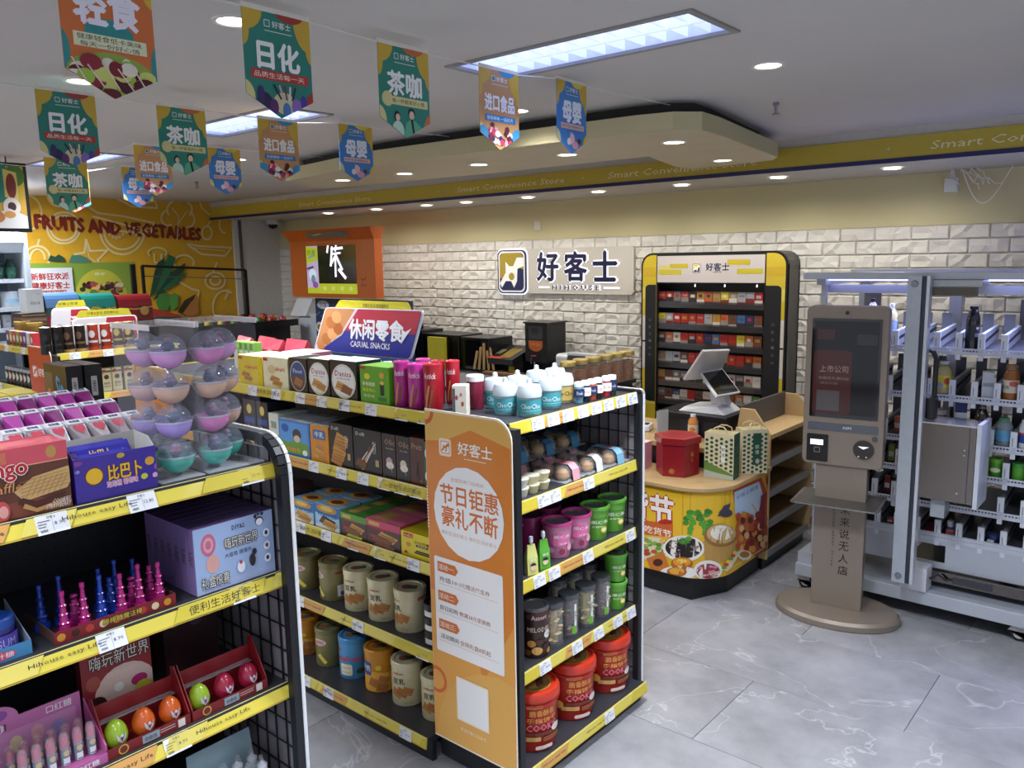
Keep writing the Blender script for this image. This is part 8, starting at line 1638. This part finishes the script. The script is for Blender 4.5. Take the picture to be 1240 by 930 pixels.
arch_pack(144, 186, 356, '#8a1f26', 'dark red arched gift pack with a brown flower print', lambda W2, h: [('e', W2*.5, h*.35, .06, .06, '#5a2a20'), ('e', W2*.5, h*.35, .035, .035, '#b58a4a'), ('t', '礼', -W2*.5, h*.35, .03, .04, '#d9b06a'), ('s', [(-W2, h*.5), (0, h*.42), (W2, h*.5)], .008, '#c9a04a')], top='#8f2229')
a_, b_ = wx(35, 372, -6.35), wx(55, 372, -6.35)
carton('gift_carton', 'white gift carton with small grey writing at the left of the arched packs', 'gift box', (-6.42, (a_.y+b_.y)/2-.01, 1.3805+.10), b_.y-a_.y, .14, wx(45, 350, -6.35).z-1.48, '#bfc4c6', rz=X90, front=[('t', '新鲜水果', 0, .4, .6, .14, '#4a4f55'), ('s', [(.1, .8), (.35, .75)], .02, '#7a8088')])
for i in range(3): carton('flat_carton', 'brown flat carton under the white gift carton, %s of three' % ('bottom', 'middle', 'top')[i], 'carton', (-6.42, (a_.y+b_.y)/2-.03, 1.3805+.033*i), .17, .16, .0325, ('#5a4030', '#6f5a44', '#4a3428')[i], rz=X90, front=[('s', [(-.45, .5), (.45, .5)], .02, '#a89a84')], group='brown flat cartons')
# black frame above the produce table
t = thing('metal_rack', 'thin black metal frame rising from the produce table before the leek picture', 'frame', (0, 0, 0)); FX = -7.35; BM = C('#101012', rough=.4, metal=.3)
p0_, p1_ = wx(172, 322, FX), wx(297, 327, FX); zb2 = 1.2435
for p_ in (p0_, p1_): MB().box(FX-.012, p_.y-.012, zb2, FX+.012, p_.y+.012, p_.z, BM).build('post', t)
MB().bar((FX, p0_.y, p0_.z), (FX, p1_.y, p1_.z), .022, .022, BM).build('top_bar', t); MB().bar((FX, p0_.y, p0_.z-.09), (FX, p1_.y, p1_.z-.09), .008, .008, C('#6a6a68', metal=.6)).build('thin_rail', t)
MB().box(FX-.05, p1_.y-.05, zb2, FX+.05, p1_.y+.05, zb2+.05, BM).build('foot', t)
q = wx(160, 320, FX); t = tag(MB().box(FX-.015, q.y-.02, zb2, FX+.015, q.y+.02, q.z, BM).build('display_post', None), 'single thick black post left of the thin black frame', 'post')
# wall banner
BX = XL+.004; q1, q2 = wx(17, 317, BX), wx(161, 319, BX); yA, yB_, zA = q1.y, q2.y, (q1.z+q2.z)/2; zB2 = 1.35
t = thing('wall_banner', 'green banner with a white poster and a round vegetable picture on the mural wall', 'banner', (0, 0, 0))
def G(px, py): q = wx(px, py, BX+.03); return (q.y, q.z)
bn = MB().prism([(yA, zB2), (yB_, zB2), (yB_, zA), (yA, zA)], BX, BX+.01, C('#7f9a3a', rough=.5, var=0), ax='x')
gx = lambda u, v, w: (BX+.01+w, u, v); c0_ = G(124, 352)
rg = random.Random(5); ops = [('p', [(c0_[0]+.235*math.cos(PI*i/20)*1.0, c0_[1]-.06+.26*math.sin(PI*i/20)) for i in range(21)], '#b8b43c'), ('t', '鲜', c0_[0]-.0, c0_[1]+.155, .1, .03, '#d9dcb0')]
ops += [('e', c0_[0]+rg.uniform(-.17, .17), c0_[1]+rg.uniform(-.09, .07), rg.uniform(.018, .04), rg.uniform(.015, .032), cc_) for cc_ in ('#5a1a2e', '#c9b8a0', '#2f3a26', '#7a2438', '#8a6a44', '#3c4a2a', '#d9a870', '#2a2420', '#6a7a3a', '#a04a3a')*4]
bn.ink(gx, ops, clip=[(yA, zB2), (yB_, zB2), (yB_, zA), (yA, zA)], lift=.001, step=.0002); bn.build('green_board', t)
w0, w1 = G(22, 323), G(87, 324)
po = MB().prism([(w0[0], 1.55), (w1[0], 1.55), (w1[0], w1[1]), (w0[0], w1[1])], BX+.0235, BX+.028, C('#cfd2d6', rough=.4, var=0), ax='x')
wc = (w0[0]+w1[0])/2+.03; wd_ = w1[0]-w0[0]
po.ink(lambda u, v, w: (BX+.028+w, u, v), [('t', '新鲜狂欢派', wc, w1[1]-.075, wd_*.72, .06, .04, '#a8322c'), ('t', '健康好客士', wc, w1[1]-.155, wd_*.72, .06, .04, '#a8322c'), ('p', rrect(w0[0]+.08, w1[1]-.228, w1[0]-.06, w1[1]-.198, .014), '#a8322c'), ('t', 'HIHOUSE EASY LIFE', wc, w1[1]-.213, wd_*.6, .016, '#e6dcd6')]); po.build('white_poster', t)
# hanging menu light box, top left
HX = -5.2; q1, q2 = wx(31, 198, HX), wx(30, 281, HX); z1, z0 = q1.z, q2.z; y1 = q1.y; y0 = y1-.62
t = thing('menu_light_box', 'framed food menu panel hanging at the upper left edge of the picture', 'menu board', (0, 0, 0))
MB().box(HX-.03, y0, z0, HX, y1, z1, C('#121214', rough=.4)).build('black_frame', t, bevel=.003)
mm = MB().box(HX+.0003, y0+.02, z0+.02, HX+.002, y1-.02, z1-.02, C('#b59a3a', rough=.35, var=0, emit=.12)); A = lambda f_, g_: (y1-.02-f_*.3, z0+.02+g_*(z1-z0-.04))
mm.ink(lambda u, v, w: (HX+.002+w, u, v), [('r', y1-.30, z0+.02, y1-.02, z0+.02+.42*(z1-z0), '#c9a040'), ('e', *A(.45, .75), .065, .12, '#2a8372'), ('e', *A(.85, .9), .08, .1, '#2a8372'), ('e', *A(.15, .85), .05, .06, '#4a7a2f'), ('p', [A(.35, .5), A(.35, .95), A(.12, .9), A(.12, .45)], '#cfc06a'), ('e', *A(.23, .68), .026, .07, '#7a2f2a'), ('e', *A(.25, .35), .045, .05, '#e0d9cc'), ('e', *A(.25, .35), .022, .025, '#4a2430'), ('p', [A(0, .0), A(0, .2), A(.3, .32), A(.6, .2), A(.6, 0)], '#d9d6d2'), ('e', *A(.55, .18), .05, .035, '#b5753a'), ('e', *A(.3, .22), .03, .02, '#c98f4a'), ('e', *A(.75, .25), .04, .03, '#b5753a'), ('t', '饭团', *A(.7, .72), .08, .05, '#e9ece2')], lift=.0006, step=.0002)
mm.build('menu_print', t)
for y in (y0+.1, y1-.1): MB().box(HX-.018, y, z1+.0005, HX-.012, y+.006, ZC-.001, C('#2a2a2c')).build('hanging_rod', t)
# white display cooler at the left edge
FX2 = -6.90; q = wx(33, 300, FX2); yE = q.y; zt2 = wx(20, 281, FX2).z; zc2 = wx(15, 306, FX2).z
t = thing('display_cooler', 'white open display cooler cut by the left edge of the picture', 'cooler', (0, 0, 0)); WC_ = C('#c3cad2', rough=.35)
cnp = MB().prism([(FX2-.40, zt2), (FX2-.02, zt2), (FX2+.03, (zt2+zc2)/2), (FX2, zc2), (FX2-.40, zc2)], yE-1.0, yE-.035, WC_, ax='y'); cnp.build('canopy', t)
MB().box(FX2-.40, yE-.033, 0, FX2+.02, yE, zt2-.005, WC_).build('end_panel', t); MB().box(FX2-.42, yE-1.0, 0, FX2-.401, yE, zt2, C('#8a939c')).build('back_panel', t)
sz = [wx(8, 338, FX2).z, wx(8, 373, FX2).z, wx(8, 398, FX2).z]
for z in sz: MB().box(FX2-.39, yE-1.0, z-.03, FX2-.03, yE-.036, z, WC_).build('cooler_shelf', t)
MB().box(FX2-.39, yE-1.0, 0, FX2+.03, yE-.036, .9, WC_).build('base', t)
for i in range(3): bottle('drink_bottle', 'dark green squat bottle on the top cooler shelf, %s from the right' % ORD[i], 'bottle', (FX2-.10, yE-.10-.085*i, sz[0]+.0005), .036, .15, '#1d4434', '#16352a', lab='#2f6a55', neck=.5)
for i in range(2): tin('snack_tub', 'large white and blue lidded tub on the middle cooler shelf, %s one' % ('right', 'left')[i], 'tub', (FX2-.12, yE-.12-.16*i, sz[1]+.0005), .068, .12, '#c9d0d6', '#b8c8d8', ops=[('e', 0, .4, .4, .15, '#8fb6d0')], rz=X90, metal=0)
for i in range(3): tin('snack_tub', 'plain white cup on the low cooler shelf, %s from the right' % ORD[i], 'cup', (FX2-.10, yE-.09-.075*i, sz[2]+.0005), .033, .10, '#cfd2d4', '#c0c4c8', ops=[('t', '酸奶', 0, .5, .4, .12, '#5a6068')], rz=X90, metal=0)
# pink bags and small green boxes on the rear half of the middle shelving
for i, px in enumerate((298, 315, 333, 351)):
    q = wy(px, 415, 2.42)
    t_ = tag(MB().hull([(-.055, -.025, 0), (.055, -.025, 0), (.055, .025, 0), (-.055, .025, 0)], [(-.065, -.035, .07), (.065, -.035, .07), (.065, .035, .07), (-.065, .035, .07)], C('#b03a48', rough=.3, coat=.4)).hull([(-.065, -.035, .07), (.065, -.035, .07), (.065, .035, .07), (-.065, .035, .07)], [(-.072, -.006, .125), (.068, -.004, .118), (.068, .004, .118), (-.072, .006, .125)], C('#b8404e', rough=.3, coat=.4)).ink(FRONT(.036), [('e', 0, .05, .03, .025, '#e0909a'), ('t', '糖', 0, .05, .03, .03, '#9a2a38')]).build('sweet_bag', None, (q.x, 2.42+.05*(i % 2), TOPS[0]), (0, 0, .1*(i-1)), bevel=.004), 'pink sweet bag on the rear half of the middle shelving, %s from the left' % ORD[i], 'sweets', 'pink sweet bags')
for i in range(4):
    q = wy(286+6.2*i, 416, 2.17); carton('snack_box', 'tiny green and white box behind the yellow carton, %s from the left' % ORD[i], 'snack box', (q.x, 2.19, TOPS[0]), .033, .05, .135, '#7fb04a', front=[('r', -.5, 0, .5, .7, '#cfd6c4'), ('r', -.3, .75, .3, .95, '#4f8a2a')], group='tiny green and white boxes')
for i in range(3):
    q = wy(354+10*i, 424, 2.1); carton('snack_box', 'flat pale pink pack lying behind the oval cookie boxes, %s from the left' % ORD[i], 'snack box', (q.x, 2.13, TOPS[0]), .055, .14, .128, '#c98a96', group='flat pink packs', topcol='#d9a3ac')

bpy.data.objects.remove(_fo, do_unlink=True); bpy.data.curves.remove(_fc)
